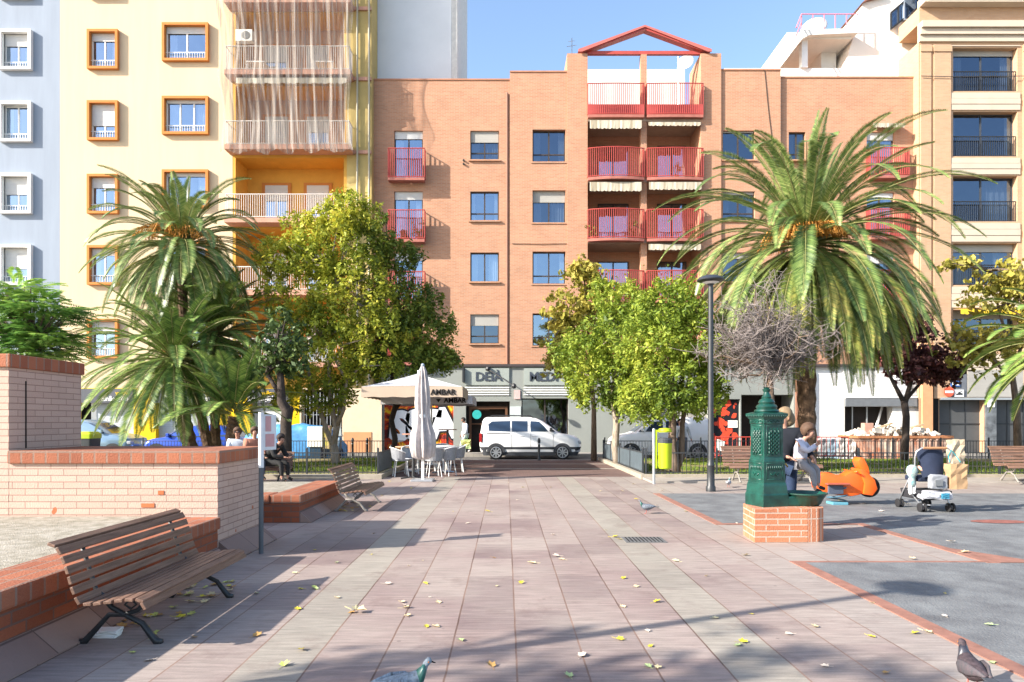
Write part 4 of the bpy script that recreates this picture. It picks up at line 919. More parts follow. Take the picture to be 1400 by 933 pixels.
# ------------------------------------------------------------------ park notice on a post
t = thing('sign_post', 'grey post carrying a narrow white notice panel beside the low pink wall', 'sign', (PX(357, 8.0), 8.0, 0))
part('post', MB().lathe([(.028, 0), (.028, 1.64)], 10), mat('grey_post', (.10, .11, .12), .5), t, smooth='auto')
part('pale_sleeve', MB().lathe([(.032, 1.0), (.032, 1.645)], 10), mat('white_metal', (.66, .68, .70), .4), t, smooth='auto')
pn = part('panel', MB().box(.035, .26, -.012, .012, 1.20, 1.62), mat('white_metal', (.66, .68, .70)), t, bevel=.003); pn.rotation_euler = (0, 0, radians(71))
link('red_print', MB().prism([(.06+.0, 1.42), (.16, 1.42), (.16, 1.60), (.06, 1.60)], -.016, -.013, 'y').prism([(.06, 1.24), (.22, 1.24), (.22, 1.39), (.06, 1.39)], -.016, -.013, 'y'), mat('faded_red_print', (.55, .30, .30), .6), pn)

# ------------------------------------------------------------------ spring rider motorcycle
M_or = mat('orange_plastic', (.78, .12, .015), .35, .1, 2, .5)
Ys = 12.7; sx0 = PX(1113, Ys)
t = thing('spring_rider', 'orange motorcycle spring rider with a grey mount on the play area', 'play equipment', (PX(1148, Ys), Ys, 0))
def sp(px, py): return (PX(px, Ys)-t.location.x, PZ(py, Ys))
body = [sp(*p) for p in ((1112, 660), (1114, 652), (1121, 646), (1131, 646), (1140, 649), (1150, 650), (1158, 645), (1165, 643), (1172, 645), (1180, 652), (1178, 668), (1173, 676), (1160, 678), (1146, 677), (1130, 674), (1120, 672), (1113, 667))]
part('body', MB().prism(body, -.14, .14, 'y'), M_or, t, bevel=.05, smooth='auto')
part('front_fairing', MB().prism([sp(*p) for p in ((1168, 640), (1176, 641), (1190, 655), (1194, 668), (1187, 677), (1174, 675), (1176, 660))], -.17, .17, 'y'), M_or, t, bevel=.03, smooth='auto')
part('windshield', MB().prism([sp(*p) for p in ((1169, 630), (1172, 625), (1177, 626), (1183, 638), (1186, 652), (1179, 648), (1172, 638))], -.12, .12, 'y'), M_or, t, bevel=.02, smooth='auto')
c_ = sp(1188, 666)
w_ = part('front_wheel', MB().lathe([(.10, -.05), (.17, -.06), (.19, -.03), (.19, .03), (.17, .06), (.10, .05)], 24), M_rubber, t, smooth='auto'); w_.location = (c_[0], 0, c_[1]); w_.rotation_euler = (pi/2, 0, 0)
c_ = sp(1163, 646)
part('handlebar', MB().tube([(c_[0], -.24, c_[1]+.03), (c_[0]+.03, 0, c_[1]), (c_[0], .24, c_[1]+.03)], .018, 7), M_or, t, smooth=True)
c_ = sp(1137, 664)
part('mount_plate', MB().box(c_[0]-.14, c_[0]+.13, -.19, .19, c_[1]-.14, c_[1]+.02), mat('dark_grey_mount', (.07, .085, .12), .5), t, bevel=.01)
part('foot_rest', MB().box(c_[0]-.19, c_[0]+.22, -.26, -.12, c_[1]+.03, c_[1]+.06).box(c_[0]-.19, c_[0]+.22, .12, .26, c_[1]+.03, c_[1]+.06), mat('red_brown_rubber', (.30, .08, .05), .7), t, bevel=.008)
sx_ = c_[0]+.10; pts = [(sx_+.17*cos(a*.5), .17*sin(a*.5), .06+.018*a*.62) for a in range(0, 33)]
part('spring', MB().tube(pts, .017, 6), mat('blue_spring_steel', (.08, .16, .22), .4), t, smooth=True)
part('ground_anchor', MB().box(sx_-.14, sx_+.14, -.14, .14, .003, .05), mat('teal_anchor_plate', (.10, .28, .36), .6), t, bevel=.008)

# ------------------------------------------------------------------ stroller with its bags
Yt = 11.85
t = thing('stroller', 'navy folding baby stroller with grey frame standing on the play area', 'stroller', (PX(1268, Yt), Yt, 0))
def q_(px, py, dy=0): return (PX(px, Yt)-t.location.x, dy, PZ(py, Yt))
M_navy = mat('navy_fabric', (.02, .028, .055), .85, .2, 6); M_sil = mat('silver_tube', (.42, .43, .45), .35, .05, 3, .5, .6)
sh = MB(); N = 8; rows_ = []
for j in range(N+1):
    v_ = j/N; rows_.append([(-.23+.05*v_+(.43-.10*v_)*i/8, -.10-.10*v_-.05*sin(pi*i/8), 1.04-.46*v_+.03*sin(pi*i/8)) for i in range(9)])
front = [r[:] for r in rows_]; backr = [[(x, y+.05, z) for x, y, z in r] for r in rows_]
for R_ in (front, backr):
    i0 = len(sh.v)
    for r in R_: sh.v += r
    for j in range(N):
        for i in range(8): a = i0+j*9+i; sh.f.append((a, a+1, a+10, a+9))
part('seat_back', sh, M_navy, t, smooth=True)
hb = part('handle', MB().tube([(-.24, -.05, .5), (-.31, -.16, .92), (-.30, -.19, 1.02), (-.22, -.2, 1.08), (.22, -.2, 1.08), (.30, -.19, 1.02), (.31, -.16, .92), (.24, -.05, .5)], .016, 7), M_sil, t, smooth=True)
link('grip', MB().tube([(-.2, -.2, 1.08), (.2, -.2, 1.08)], .022, 8), mat('tan_leather', (.40, .20, .10), .6), hb)
fr = MB()
for s_ in (-1, 1): fr.tube([(s_*.31, -.05, .6), (s_*.30, .05, .35), (s_*.24, -.24, .10)], .014, 6).tube([(s_*.31, -.05, .62), (s_*.28, .25, .3), (s_*.24, .42, .10)], .014, 6)
fr.tube([(-.24, -.24, .12), (.24, -.24, .12)], .013, 6).tube([(-.24, .42, .12), (.24, .42, .12)], .013, 6)
part('frame', fr, M_sil, t, smooth=True)
part('seat', MB().box(-.23, .23, -.12, .30, .50, .60), M_navy, t, bevel=.04)
part('storage_basket', MB().prism([(-.24, .20), (.24, .20), (.28, .36), (-.28, .36)], -.24, .35, 'y'), mat('black_mesh_fabric', (.03, .03, .035), .9), t, bevel=.02)
for x in (-.24, .24):
    for y in (-.24, .42):
        for d in (-.035, .035):
            wl = part('wheel', MB().lathe([(.04, -.012), (.066, -.014), (.078, -.008), (.078, .008), (.066, .014), (.04, .012)], 16), M_rubber, t, smooth='auto'); wl.location = (x+d, y, .079); wl.rotation_euler = (0, pi/2, 0)
            if d > 0: link('hub', MB().lathe([(.038, -.014), (.038, .014)], 12), M_sil, wl)
X0 = t.location.x
def crumpled(mb, x0, x1, y0, y1, z0, z1, j=.02, taper=0, n=5):
    R_ = []; rr = random.Random(int(x0*100+z1*10))
    for k in range(n+1):
        f = k/n; z = z0+(z1-z0)*f; e = taper*f; r = []
        for (a, b_) in ((0, 0), (.33, 0), (.66, 0), (1, 0), (1, .5), (1, 1), (.66, 1), (.33, 1), (0, 1), (0, .5)):
            r.append((x0+e+(x1-x0-2*e)*a+rr.uniform(-j, j), y0+(y1-y0)*b_+rr.uniform(-j, j), z+rr.uniform(-j, j)*.5))
        R_.append(r)
    return mb.rings(R_)
M_kraft = mat('kraft_paper', (.38, .24, .13), .8, .12, 5, bump=.3, bscale=14)
o = thing('paper_bag', 'brown kraft paper bag hanging from the stroller handle', 'bag', (X0+.25, Yt-.36, .39))
part('sack', crumpled(MB(), -.13, .14, -.08, .08, .02, .43, .016), M_kraft, o)
part('handle_cord', MB().tube([(-.1, 0, .46), (-.09, .05, .56), (-.02, .08, .66), (.05, .06, .56), (.08, 0, .46)], .008, 5), mat('teal_cord', (.02, .25, .28), .7), o)
o = thing('paper_bag', 'cream crumpled paper bag sticking up behind the brown bag on the stroller', 'bag', (X0+.42, Yt-.10, .60))
part('sack', crumpled(MB(), -.10, .09, -.07, .07, 0, .62, .02, -.02, 7), mat('cream_paper', (.45, .36, .25), .85, .25, 7, bump=.4, bscale=12), o)
o = thing('changing_bag', 'grey rounded pouch hung on the left of the stroller handle', 'bag', (X0-.05, Yt-.36, .53))
part('pouch', crumpled(MB(), -.14, .14, -.06, .06, -.12, .10, .01, .01), mat('grey_felt', (.24, .25, .27), .9, .15), o, bevel=.02)
part('zip_pocket', MB().box(-.09, .04, -.086, -.074, -.07, .03), mat('dark_grey_felt', (.14, .15, .16), .9), o, bevel=.004)
o = thing('folded_jacket', 'white and pale blue jacket lying in the stroller basket', 'jacket', (X0-.10, Yt-.30, .25))
part('cloth', crumpled(MB(), -.19, .28, -.12, .14, -.02, .11, .03, .04, 4), mat('white_jacket_cloth', (.46, .46, .49), .85, .1), o, bevel=.02)
part('lining', crumpled(MB(), .06, .18, -.165, -.14, .0, .09, .006), mat('teal_lining', (.03, .17, .26), .85), o)
o = thing('cloth_doll', 'small cloth doll in white and turquoise hanging left of the stroller', 'doll', (PX(1247, Yt-.1), Yt-.1, .42))
part('torso', MB().rings([[(r*cos(a*pi/5), r*.8*sin(a*pi/5), z) for a in range(10)] for r, z in ((.05, .0), (.065, .06), (.05, .12), (.05, .16), (.08, .20), (.10, .27), (.08, .34), (.03, .37))]), mat('doll_cloth', (.42, .42, .36), .85, .35, 16, col2=(.05, .22, .26)), o, smooth=True)
part('legs', MB().tube([(-.03, 0, .03), (-.035, 0, -.10), (-.03, -.02, -.13)], [.035, .026, .03], 7).tube([(.03, 0, .03), (.03, 0, -.09), (.035, -.02, -.12)], [.035, .026, .03], 7), mat('white_cloth', (.7, .7, .7), .85), o, smooth=True)
part('arm', MB().tube([(.09, 0, .34), (.17, -.02, .28), (.21, -.02, .24)], [.035, .028, .02], 7), mat('doll_skin', (.55, .34, .25), .7), o, smooth=True)
# ------------------------------------------------------------------ trees
M_bark = mat('rough_bark', (.17, .12, .085), .95, .45, 5, bump=.8, bscale=22, col2=(.07, .05, .035), stretch=(3, 3, .8))
M_barkp = mat('pale_bark', (.36, .30, .24), .9, .35, 6, bump=.6, bscale=25, col2=(.18, .14, .10), stretch=(3, 3, .8))
M_barkd = mat('dark_bark', (.055, .042, .035), .95, .4, 6, bump=.8, bscale=22)
def leafclump(b, c, R, n, size, rr, up=.4, asp=.5, flat=1.0):
    for _ in range(n):
        d = Vector((rr.gauss(0, 1), rr.gauss(0, 1), rr.gauss(0, 1))); d.normalize(); q = R*rr.random()**.45
        p = c+Vector((d.x*q, d.y*q, d.z*q*flat)); nrm = (d+Vector((rr.gauss(0, .6), rr.gauss(0, .6), up+rr.gauss(0, .5)))).normalized()
        a = nrm.orthogonal().normalized(); a = (Matrix.Rotation(rr.uniform(0, 6.28), 3, nrm) @ a); e = nrm.cross(a); s = size*rr.choice((.45, .7, .9, 1.1, 1.5))*rr.uniform(.85, 1.15)
        b.poly([p-a*s, p-e*s*asp, p+a*s, p+e*s*asp])
def tree(label, base_p, trunkpts, blobs, lm, bm, n_cl, n_lf, clR, size, seed, limbs=10, cat='tree', name='leafy_tree', r0=.14, flat=.8, asp=.5, up=.4, shell=.55, stems=None):
    """trunkpts: list of stems, each a list of (point, radius); blobs: (centre, (rx, ry, rz), weight) that the crown fills"""
    rr = random.Random(seed); t = thing(name, label, cat, base_p); o = Vector(base_p)
    tb = MB()
    for st in trunkpts: tb.tube([Vector(p) for p, r in st], [r for p, r in st], 9)
    ends = [Vector(p) for st in trunkpts for p, r in st[-2:]]
    b = MB(); wsum = sum(w for *_, w in blobs); cl = []
    for c, R, w in blobs:
        for _ in range(int(n_cl*w/wsum)):
            d = Vector((rr.gauss(0, 1), rr.gauss(0, 1), rr.gauss(0, 1))); d.normalize(); q = rr.uniform(shell, 1.0)
            k = 1+.22*mnoise.noise(Vector((d.x*2+seed, d.y*2, d.z*2)))
            p = Vector(c)+Vector((d.x*R[0], d.y*R[1], d.z*R[2]))*q*k; cl.append(p)
            leafclump(b, p, clR*rr.uniform(.6, 1.25), int(n_lf*rr.uniform(.6, 1.3)), size, rr, up, asp, flat)
    part('crown', b, lm, t, world=True, fixn=False)
    for k in range(limbs):
        p = cl[rr.randrange(len(cl))]; s = min(ends, key=lambda e: (e-p).length+rr.random())
        m_ = (s+p)/2+Vector((rr.uniform(-.2, .2), rr.uniform(-.2, .2), rr.uniform(-.1, .3)))
        tb.tube([s, m_, p], [.05, .03, .01], 5)
    part('trunk', tb, bm, t, world=True, smooth=True)
    return t
def P3(px, py, Y): return Vector((PX(px, Y), Y, PZ(py, Y)))
def S(Y, *pts): return [(P3(px, py, Y+(dy or 0)), r) for px, py, r, dy in pts]
L_con = leafmat('golden_green_sprays', [(.05, .09, .015), (.22, .27, .03), (.46, .47, .05), (.70, .60, .09)], .6, .42, .6)
L_con2 = leafmat('bright_green_sprays', [(.05, .09, .015), (.17, .25, .03), (.32, .39, .045), (.48, .48, .07)], .6, .38, .6)
L_dk = leafmat('dark_green_sprays', [(.025, .055, .012), (.09, .14, .02), (.20, .25, .035), (.34, .35, .05)], .6, .3, .6)
L_yel = leafmat('yellowing_leaves', [(.12, .13, .02), (.30, .27, .04), (.52, .42, .09)], .6, .3, .8)
L_pur = leafmat('purple_leaves', [(.03, .012, .014), (.085, .028, .028), (.18, .06, .05)], .55, .2, .9)
L_fea = leafmat('feathery_green', [(.06, .17, .05), (.20, .38, .08), (.46, .58, .12)], .55, .3, .9)
Y = 23.3
def B(px, py, Y, rx, ry, rz, w): return (P3(px, py, Y), (rx, ry, rz), w)
tree('broad golden green tree with several pale stems in the left lawn', (PX(459, Y), Y, .07),
     [S(Y, (459, 640, .17, 0), (458, 622, .15, 0), (456, 608, .13, 0)), S(Y, (457, 612, .10, 0), (447, 590, .085, 0), (437, 560, .075, 0), (425, 520, .06, 0), (410, 460, .04, 0)),
      S(Y, (457, 612, .11, 0), (459, 585, .09, 0), (452, 550, .08, 0), (450, 500, .06, 0), (460, 400, .04, 0)), S(Y, (458, 600, .10, 0), (463, 575, .085, 0), (468, 545, .08, .2), (480, 490, .06, .4), (500, 420, .04, .4)),
      S(Y, (460, 585, .07, 0), (470, 560, .06, -.2), (474, 520, .05, -.4), (440, 460, .04, -.4))],
     [B(478, 295, Y, 1.0, 1.0, .75, 1.0), B(440, 330, Y, 1.6, 1.5, 1.1, 1.5), B(470, 340, Y, 1.7, 1.6, 1.3, 1.5), B(415, 395, Y, 1.7, 1.6, 1.5, 2), B(480, 410, Y, 1.9, 1.8, 1.6, 2.4), B(435, 480, Y, 1.9, 1.8, 1.4, 2.4), B(500, 470, Y, 1.7, 1.7, 1.4, 1.8), B(385, 350, Y, .9, .9, .7, .6), B(430, 540, Y, 1.5, 1.3, .7, 1)],
     L_con, M_barkp, 1300, 36, .20, .07, 11, 26, name='conifer_tree', flat=1.5, up=.8, asp=.42)
Y = 24.6
tree('darker green tree with one dark leaning trunk behind the terrace parasols', (PX(538, Y), Y, 0),
     [S(Y, (537, 633, .12, 0), (540, 600, .105, 0), (535, 575, .10, 0), (541, 555, .10, 0), (536, 520, .08, 0), (548, 460, .05, 0)), S(Y, (541, 558, .08, 0), (552, 545, .06, 0), (565, 500, .05, 0))],
     [B(545, 420, Y, 1.5, 1.5, 1.3, 1.6), B(575, 455, Y, 1.4, 1.4, 1.1, 1.5), B(540, 490, Y, 1.7, 1.6, .9, 1.5), B(600, 490, Y, .85, .9, .5, .7), B(545, 350, Y, .8, .8, .7, .6), B(520, 320, Y, .5, .5, .8, .3)],
     L_dk, M_barkd, 760, 36, .20, .07, 23, 18, name='conifer_tree', flat=1.5, up=.8, asp=.42)
Y = 23.0
tree('rounded green tree with a pale mottled trunk in front of the second white van', (PX(843, Y), Y, .07),
     [S(Y, (845, 640, .15, 0), (841, 610, .13, 0), (843, 580, .11, 0), (838, 545, .09, 0), (845, 470, .05, 0)), S(Y, (842, 572, .08, 0), (856, 545, .06, 0), (870, 500, .04, 0))],
     [B(830, 520, Y, 1.5, 1.5, 1.0, 1.5), B(850, 465, Y, 1.5, 1.5, 1.2, 1.6), B(800, 490, Y, 1.2, 1.2, .9, 1), B(845, 415, Y, 1.0, 1.0, .9, .9), B(790, 545, Y, .35, .4, .3, .12), B(870, 540, Y, 1.2, 1.2, .8, 1)],
     L_con2, M_barkp, 800, 36, .19, .066, 31, 18, name='conifer_tree', flat=1.5, up=.8, asp=.42)
Y = 19.6
tree('dense green tree with a split rough trunk beside the lime litter bin', (PX(925, Y), Y, .07),
     [S(Y, (924, 652, .18, 0), (922, 635, .15, 0), (919, 610, .12, 0), (920, 570, .10, 0), (918, 500, .07, 0), (912, 430, .04, 0)), S(Y, (924, 645, .10, 0), (932, 625, .09, .1), (933, 580, .07, .2), (945, 500, .05, .2))],
     [B(915, 420, Y, 1.1, 1.1, .9, 1.1), B(895, 465, Y, 1.25, 1.25, 1.1, 1.5), B(945, 465, Y, 1.1, 1.2, 1.1, 1.5), B(925, 520, Y, 1.45, 1.4, 1.0, 1.8), B(885, 545, Y, 1.0, 1.0, .7, .9), B(960, 540, Y, .75, .8, .7, .6)],
     L_con2, M_bark, 860, 36, .17, .06, 37, 18, name='conifer_tree', flat=1.5, up=.8, asp=.42)
Y = 26.2
tree('thin yellowing tree reaching above the rounded green tree in front of the brick balconies', (PX(812, Y), Y, .07),
     [S(Y, (812, 630, .12, 0), (812, 560, .09, 0), (806, 480, .06, 0), (800, 400, .035, 0), (797, 360, .02, 0)), S(Y, (808, 500, .05, 0), (785, 450, .035, 0), (768, 400, .02, 0)), S(Y, (806, 470, .04, 0), (825, 420, .03, 0), (838, 375, .02, 0))],
     [B(800, 375, Y, .8, .8, .8, .8), B(780, 430, Y, 1.1, 1.1, 1.0, 1), B(820, 410, Y, .9, .9, 1.0, .9), B(775, 490, Y, .9, 1, .9, .9), B(775, 460, Y, 1.0, 1, .9, .6)],
     L_yel, M_bark, 330, 20, .26, .09, 41, 22, flat=1, asp=.6, up=.2, shell=.25)
Y = 25.2
tree('dark purple-leaved tree with a black forked trunk in front of the rubble skip', (PX(1236, Y), Y, .07),
     [S(Y, (1236, 632, .15, 0), (1238, 600, .13, 0), (1239, 570, .12, 0), (1236, 548, .12, 0)), S(Y, (1237, 552, .09, 0), (1225, 530, .07, 0), (1212, 505, .05, 0), (1200, 470, .03, 0)), S(Y, (1237, 552, .10, 0), (1246, 520, .07, 0), (1248, 480, .05, 0), (1240, 440, .03, 0)), S(Y, (1240, 545, .07, 0), (1262, 520, .05, .3), (1290, 505, .03, .4))],
     [B(1225, 470, Y, 1.4, 1.4, 1.0, 1.2), B(1265, 500, Y, 1.3, 1.3, .7, 1.2), B(1245, 440, Y, .9, 1, .7, .6), B(1290, 512, Y, .7, .8, .4, .5)],
     L_pur, M_barkd, 330, 22, .24, .085, 43, 24, flat=.9, asp=.6, up=.3, shell=.3)
Y = 24.0
tree('sparse yellow green tree at the right edge in front of the dark glazed bays', (PX(1392, Y), Y, .07),
     [S(Y, (1392, 640, .14, 0), (1390, 560, .11, 0), (1380, 480, .07, 0), (1365, 420, .04, 0), (1350, 370, .02, 0)), S(Y, (1386, 520, .06, 0), (1345, 480, .04, 0), (1305, 455, .02, 0)), S(Y, (1390, 500, .06, 0), (1405, 430, .04, 0), (1400, 370, .02, 0))],
     [B(1350, 400, Y, 1.5, 1.2, 1.0, 1.0), B(1385, 390, Y, 1.1, 1.1, 1.2, 1.0), B(1330, 470, Y, 1.3, 1.1, .9, 1.1), B(1365, 480, Y, 1.4, 1.2, 1.0, 1.2), B(1320, 360, Y, .7, .6, .25, .3), B(1425, 430, Y, 1.2, 1.2, 1.6, 1)],
     L_yel, M_bark, 300, 16, .28, .09, 47, 26, flat=.8, asp=.65, up=.3, shell=.2)
Y = 19.6
tree('stout dark trunk carrying a dark green crown behind the left bench', (PX(390, Y), Y, .07),
     [S(Y, (392, 655, .19, 0), (391, 620, .17, 0), (391, 580, .16, 0), (393, 562, .17, 0), (385, 550, .13, 0), (384, 520, .10, 0), (378, 480, .06, 0)), S(Y, (393, 562, .09, 0), (400, 558, .08, 0)), S(Y, (385, 545, .07, 0), (365, 510, .05, 0))],
     [B(388, 460, Y, .7, .8, .8, 1.2), B(372, 500, Y, .5, .6, .4, .5), B(405, 490, Y, .5, .6, .5, .6)],
     leafmat('deep_green_leaves', [(.02, .04, .012), (.05, .09, .02), (.13, .18, .04)], .5, .15, .7), M_barkd, 70, 26, .22, .075, 53, 12, flat=1.0, asp=.5)
# feathery tree behind the tall pink wall: layered sprays of fine leaflets
def feathery(label, base_p, trunk, centers, seed, n=150, m=L_fea):
    rr = random.Random(seed); t = thing('mimosa_tree', label, 'tree', base_p); tb = MB(); b = MB()
    tb.tube([Vector(p) for p, r in trunk], [r for p, r in trunk], 8); top_ = Vector(trunk[-1][0])
    for c, R, k in centers:
        for _ in range(int(n*k)):
            d = Vector((rr.gauss(0, 1), rr.gauss(0, 1), rr.gauss(0, .8))).normalized(); p0 = Vector(c)+Vector((d.x*R[0], d.y*R[1], d.z*R[2]))*rr.uniform(.2, .85)
            out = Vector((d.x, d.y, rr.uniform(-.15, .5))).normalized(); L_ = rr.uniform(.35, .6)
            side = out.cross(Vector((0, 0, 1))).normalized(); pts = [p0+out*L_*u+Vector((0, 0, -.16*u*u)) for u in (0, .25, .5, .75, 1)]
            for j in range(13):
                u = .08+j*.07; q = p0+out*L_*u+Vector((0, 0, -.16*u*u)); w = .15*(1-abs(u-.4))*rr.uniform(.8, 1.1)
                for sg in (-1, 1):
                    e = side*sg*w+out*.05+Vector((0, 0, -.03)); b.poly([q, q+e*.5+out*.014, q+e, q+e*.5-out*.014])
            if rr.random() < .12: tb.tube([top_.lerp(p0, .1), top_.lerp(p0, .6)+Vector((0, 0, -.05)), p0], [.03, .018, .008], 4)
    part('crown', b, m, t, world=True, fixn=False); part('trunk', tb, M_bark, t, world=True, smooth=True); return t
Y = 12.5
feathery('feathery green tree rising behind the tall pink wall at the left edge', (PX(45, Y), Y, 0), S(Y, (50, 690, .12, 0), (48, 600, .10, 0), (45, 520, .07, 0), (42, 470, .05, 0)),
         [(P3(20, 400, Y), (.6, .6, .35), .5), (P3(55, 425, Y), (.75, .7, .35), .9), (P3(10, 450, Y), (.7, .7, .4), .8), (P3(60, 465, Y), (.7, .7, .4), .9), (P3(35, 490, Y), (.8, .7, .3), .8)], 61, 230)

# ------------------------------------------------------------------ palms
def frond(b, stalk, p0, az, el, L, droop, rr, nl=44, w=.42, tw=0, fall=.35, lw=.017):
    d = Vector((cos(az)*cos(el), sin(az)*cos(el), sin(el))); pts = []; p = Vector(p0); n = 14; dirs = []
    for k in range(n+1):
        pts.append(p.copy()); dirs.append(d.copy()); p = p+d*(L/n); d = (d+Vector((0, 0, -droop/n*(.4+1.2*k/n)))).normalized()
    stalk.tube(pts, [.020*(1-.85*k/n)+.003 for k in range(n+1)], 4, cap=False)
    for j in range(nl):
        u = .13+.86*j/nl; f = u*n; k = int(f); f -= k; k = min(k, n-1)
        q = pts[k].lerp(pts[k+1], f); dd = dirs[k].lerp(dirs[k+1], f).normalized()
        sd_ = dd.cross(Vector((0, 0, 1))); sd_ = sd_.normalized() if sd_.length > .05 else Vector((-sin(az), cos(az), 0)); nn = sd_.cross(dd).normalized()
        ll = w*(.35+1.3*min(u, .45))*min(1, (1.06-u)*3.2)*rr.uniform(.88, 1.08)
        for sg in (-1, 1):
            e = (sd_*sg*.82+dd*.62+nn*(.32+tw)).normalized(); tip = q+e*ll+Vector((0, 0, -fall*ll*ll*1.6)); mid = q+e*ll*.5+Vector((0, 0, -.02))
            b.poly([q, mid+dd*lw, tip, mid-dd*lw])
L_palm = leafmat('blue_green_palm_leaflets', [(.035, .07, .022), (.09, .15, .04), (.19, .26, .07), (.38, .41, .15)], .38, .15, .6)
L_palmd = leafmat('dark_palm_leaflets', [(.035, .08, .022), (.10, .18, .04), (.22, .31, .07), (.40, .46, .14)], .38, .15, .6)
L_palmy = leafmat('old_yellow_fronds', [(.05, .09, .02), (.12, .17, .035), (.25, .27, .06), (.44, .36, .09)], .6, .25, .9)
M_stalk = mat('palm_stalk', (.20, .20, .07), .5, .25, 3)
M_palmtr = mat('palm_trunk_fibre', (.15, .095, .06), .95, .5, 7, bump=.9, bscale=30, col2=(.05, .03, .02))
M_fruit = mat('orange_date_stalks', (.60, .27, .05), .6, .25, 5)
def palm(label, base_p, trunk, crown, n, L, w, seed, els, m, droop=(.9, 1.5), old=0, fruit=0, nl=44, gap=None, boots=True, group=None, azr=None, lw=.017):
    rr = random.Random(seed); t = thing('palm_tree', label, 'palm tree', base_p, group=group)
    tb = MB(); pts = [Vector(p) for p, r in trunk]; rs = [r for p, r in trunk]
    fp = []; fr_ = []
    for k in range(len(pts)-1):
        m_ = 8
        for j in range(m_): u = j/m_; fp.append(pts[k].lerp(pts[k+1], u)); fr_.append((rs[k]*(1-u)+rs[k+1]*u)*(1.0 if j % 2 else .86))
    fp.append(pts[-1]); fr_.append(rs[-1]); tb.tube(fp, fr_, 10)
    if boots:
        for k in range(int(60*len(pts)/3)):
            u = rr.random()*(len(pts)-1); i = int(u); q = pts[i].lerp(pts[i+1], u-i); a = rr.uniform(0, 6.28); R_ = rs[i]*.85
            d = Vector((cos(a), sin(a), 0)); s_ = d.cross(Vector((0, 0, 1)))*.035
            tb.poly([q+d*R_-s_, q+d*R_+s_, q+d*(R_+.07)+Vector((0, 0, .12))])
    part('trunk', tb, M_palmtr, t, world=True)
    b = MB(); st = MB(); c = Vector(crown)
    for k in range(n):
        f = (k+.5)/n; az = k*2.39996+rr.uniform(-.2, .2)
        if azr: az = azr[0]+(azr[1]-azr[0])*rr.random()
        el = radians(els[0]+(els[1]-els[0])*f**.9+rr.uniform(-7, 7)); l_ = L*rr.uniform(.85, 1.08)*(.8 if f < .12 else 1)
        dr = droop[0]+(droop[1]-droop[0])*rr.random()
        frond(b, st, c+Vector((cos(az), sin(az), 0))*.13+Vector((0, 0, .25*(1-f)-.1)), az, el, l_, dr, rr, nl, w, 0, lw=lw)
    part('fronds', b, m, t, world=True, fixn=False); part('frond_stalks', st, M_stalk, t, world=True, smooth=True)
    if old:
        b = MB(); s2 = MB()
        for k in range(old):
            az = k*2.39996+rr.uniform(-.3, .3); frond(b, s2, c+Vector((cos(az), sin(az), 0))*.2+Vector((0, 0, -.35)), az, radians(rr.uniform(-40, -5)), L*rr.uniform(.78, 1.04), 2.3, rr, nl, w*.8, lw=lw)
        part('old_fronds', b, L_palmy, t, world=True, fixn=False); part('old_frond_stalks', s2, M_stalk, t, world=True)
    if fruit:
        b = MB()
        for k in range(fruit):
            a0 = rr.uniform(-2.6, -.5) if k % 4 else rr.uniform(0, 6.28); d = Vector((cos(a0), sin(a0), 0))
            for j in range(9):
                e = (d+Vector((rr.uniform(-.5, .5), rr.uniform(-.5, .5), 0))).normalized(); q0 = c+d*.2+Vector((0, 0, .1))
                e = e*rr.uniform(.8, 1.5); pts_ = [q0, q0+e*.35+Vector((0, 0, .34)), q0+e*.7+Vector((0, 0, .26)), q0+e*.85+Vector((0, 0, -.12))]
                b.tube(pts_, [.018, .014, .012, .006], 4)
                for _ in range(4): b.ball(pts_[2].lerp(pts_[3], rr.random())+Vector((rr.uniform(-.04, .04),)*3), .022, 4, 3)
        part('fruit_stalks', b, M_fruit, t, world=True)
    return t
Y = 20.2
palm('huge Canary palm with drooping fronds and orange fruit stalks over the play area', (PX(1108, Y), Y, .07), [(P3(1104, 655, Y), .29), (P3(1103, 560, Y), .26), (P3(1102, 450, Y), .31), (P3(1102, 380, Y), .44), (P3(1103, 340, Y), .34)],
     P3(1103, 335, Y), 135, 4.6, .40, 71, (84, -52), L_palm, (1.15, 2.5), old=80, fruit=40, nl=96, lw=.021)
Y = 22.0
palm('tall slender palm with a full feathery crown, highest of the left palm clump', (PX(288, Y), Y, .07), [(P3(292, 650, Y), .20), (P3(280, 590, Y), .17), (P3(264, 520, Y), .16), (P3(250, 430, Y), .15), (P3(249, 350, Y), .19), (P3(249, 335, Y), .14)],
     P3(249, 335, Y), 96, 3.0, .36, 73, (82, -50), L_palm, (1.15, 2.5), old=10, fruit=9, nl=74, lw=.018, group='palms in the left lawn')
palm('left-leaning shaggy palm of the left clump with a wide dark crown', (PX(268, 21.2), 21.2, .07), [(P3(268, 650, 21.2), .26), (P3(255, 590, 21.2), .24), (P3(243, 540, 21.2), .24), (P3(240, 500, 21.2), .20)],
     P3(238, 492, 21.2), 100, 3.0, .36, 79, (74, -45), L_palmd, (1.0, 1.8), nl=66, lw=.019, group='palms in the left lawn')
palm('upright dark palm behind the leaning trunks of the left clump', (PX(300, 22.8), 22.8, .07), [(P3(297, 650, 22.8), .19), (P3(294, 580, 22.8), .17), (P3(296, 480, 22.8), .16), (P3(296, 460, 22.8), .14)],
     P3(296, 458, 22.8), 96, 2.9, .36, 83, (78, -45), L_palmd, (1.0, 1.8), nl=64, lw=.019, group='palms in the left lawn')
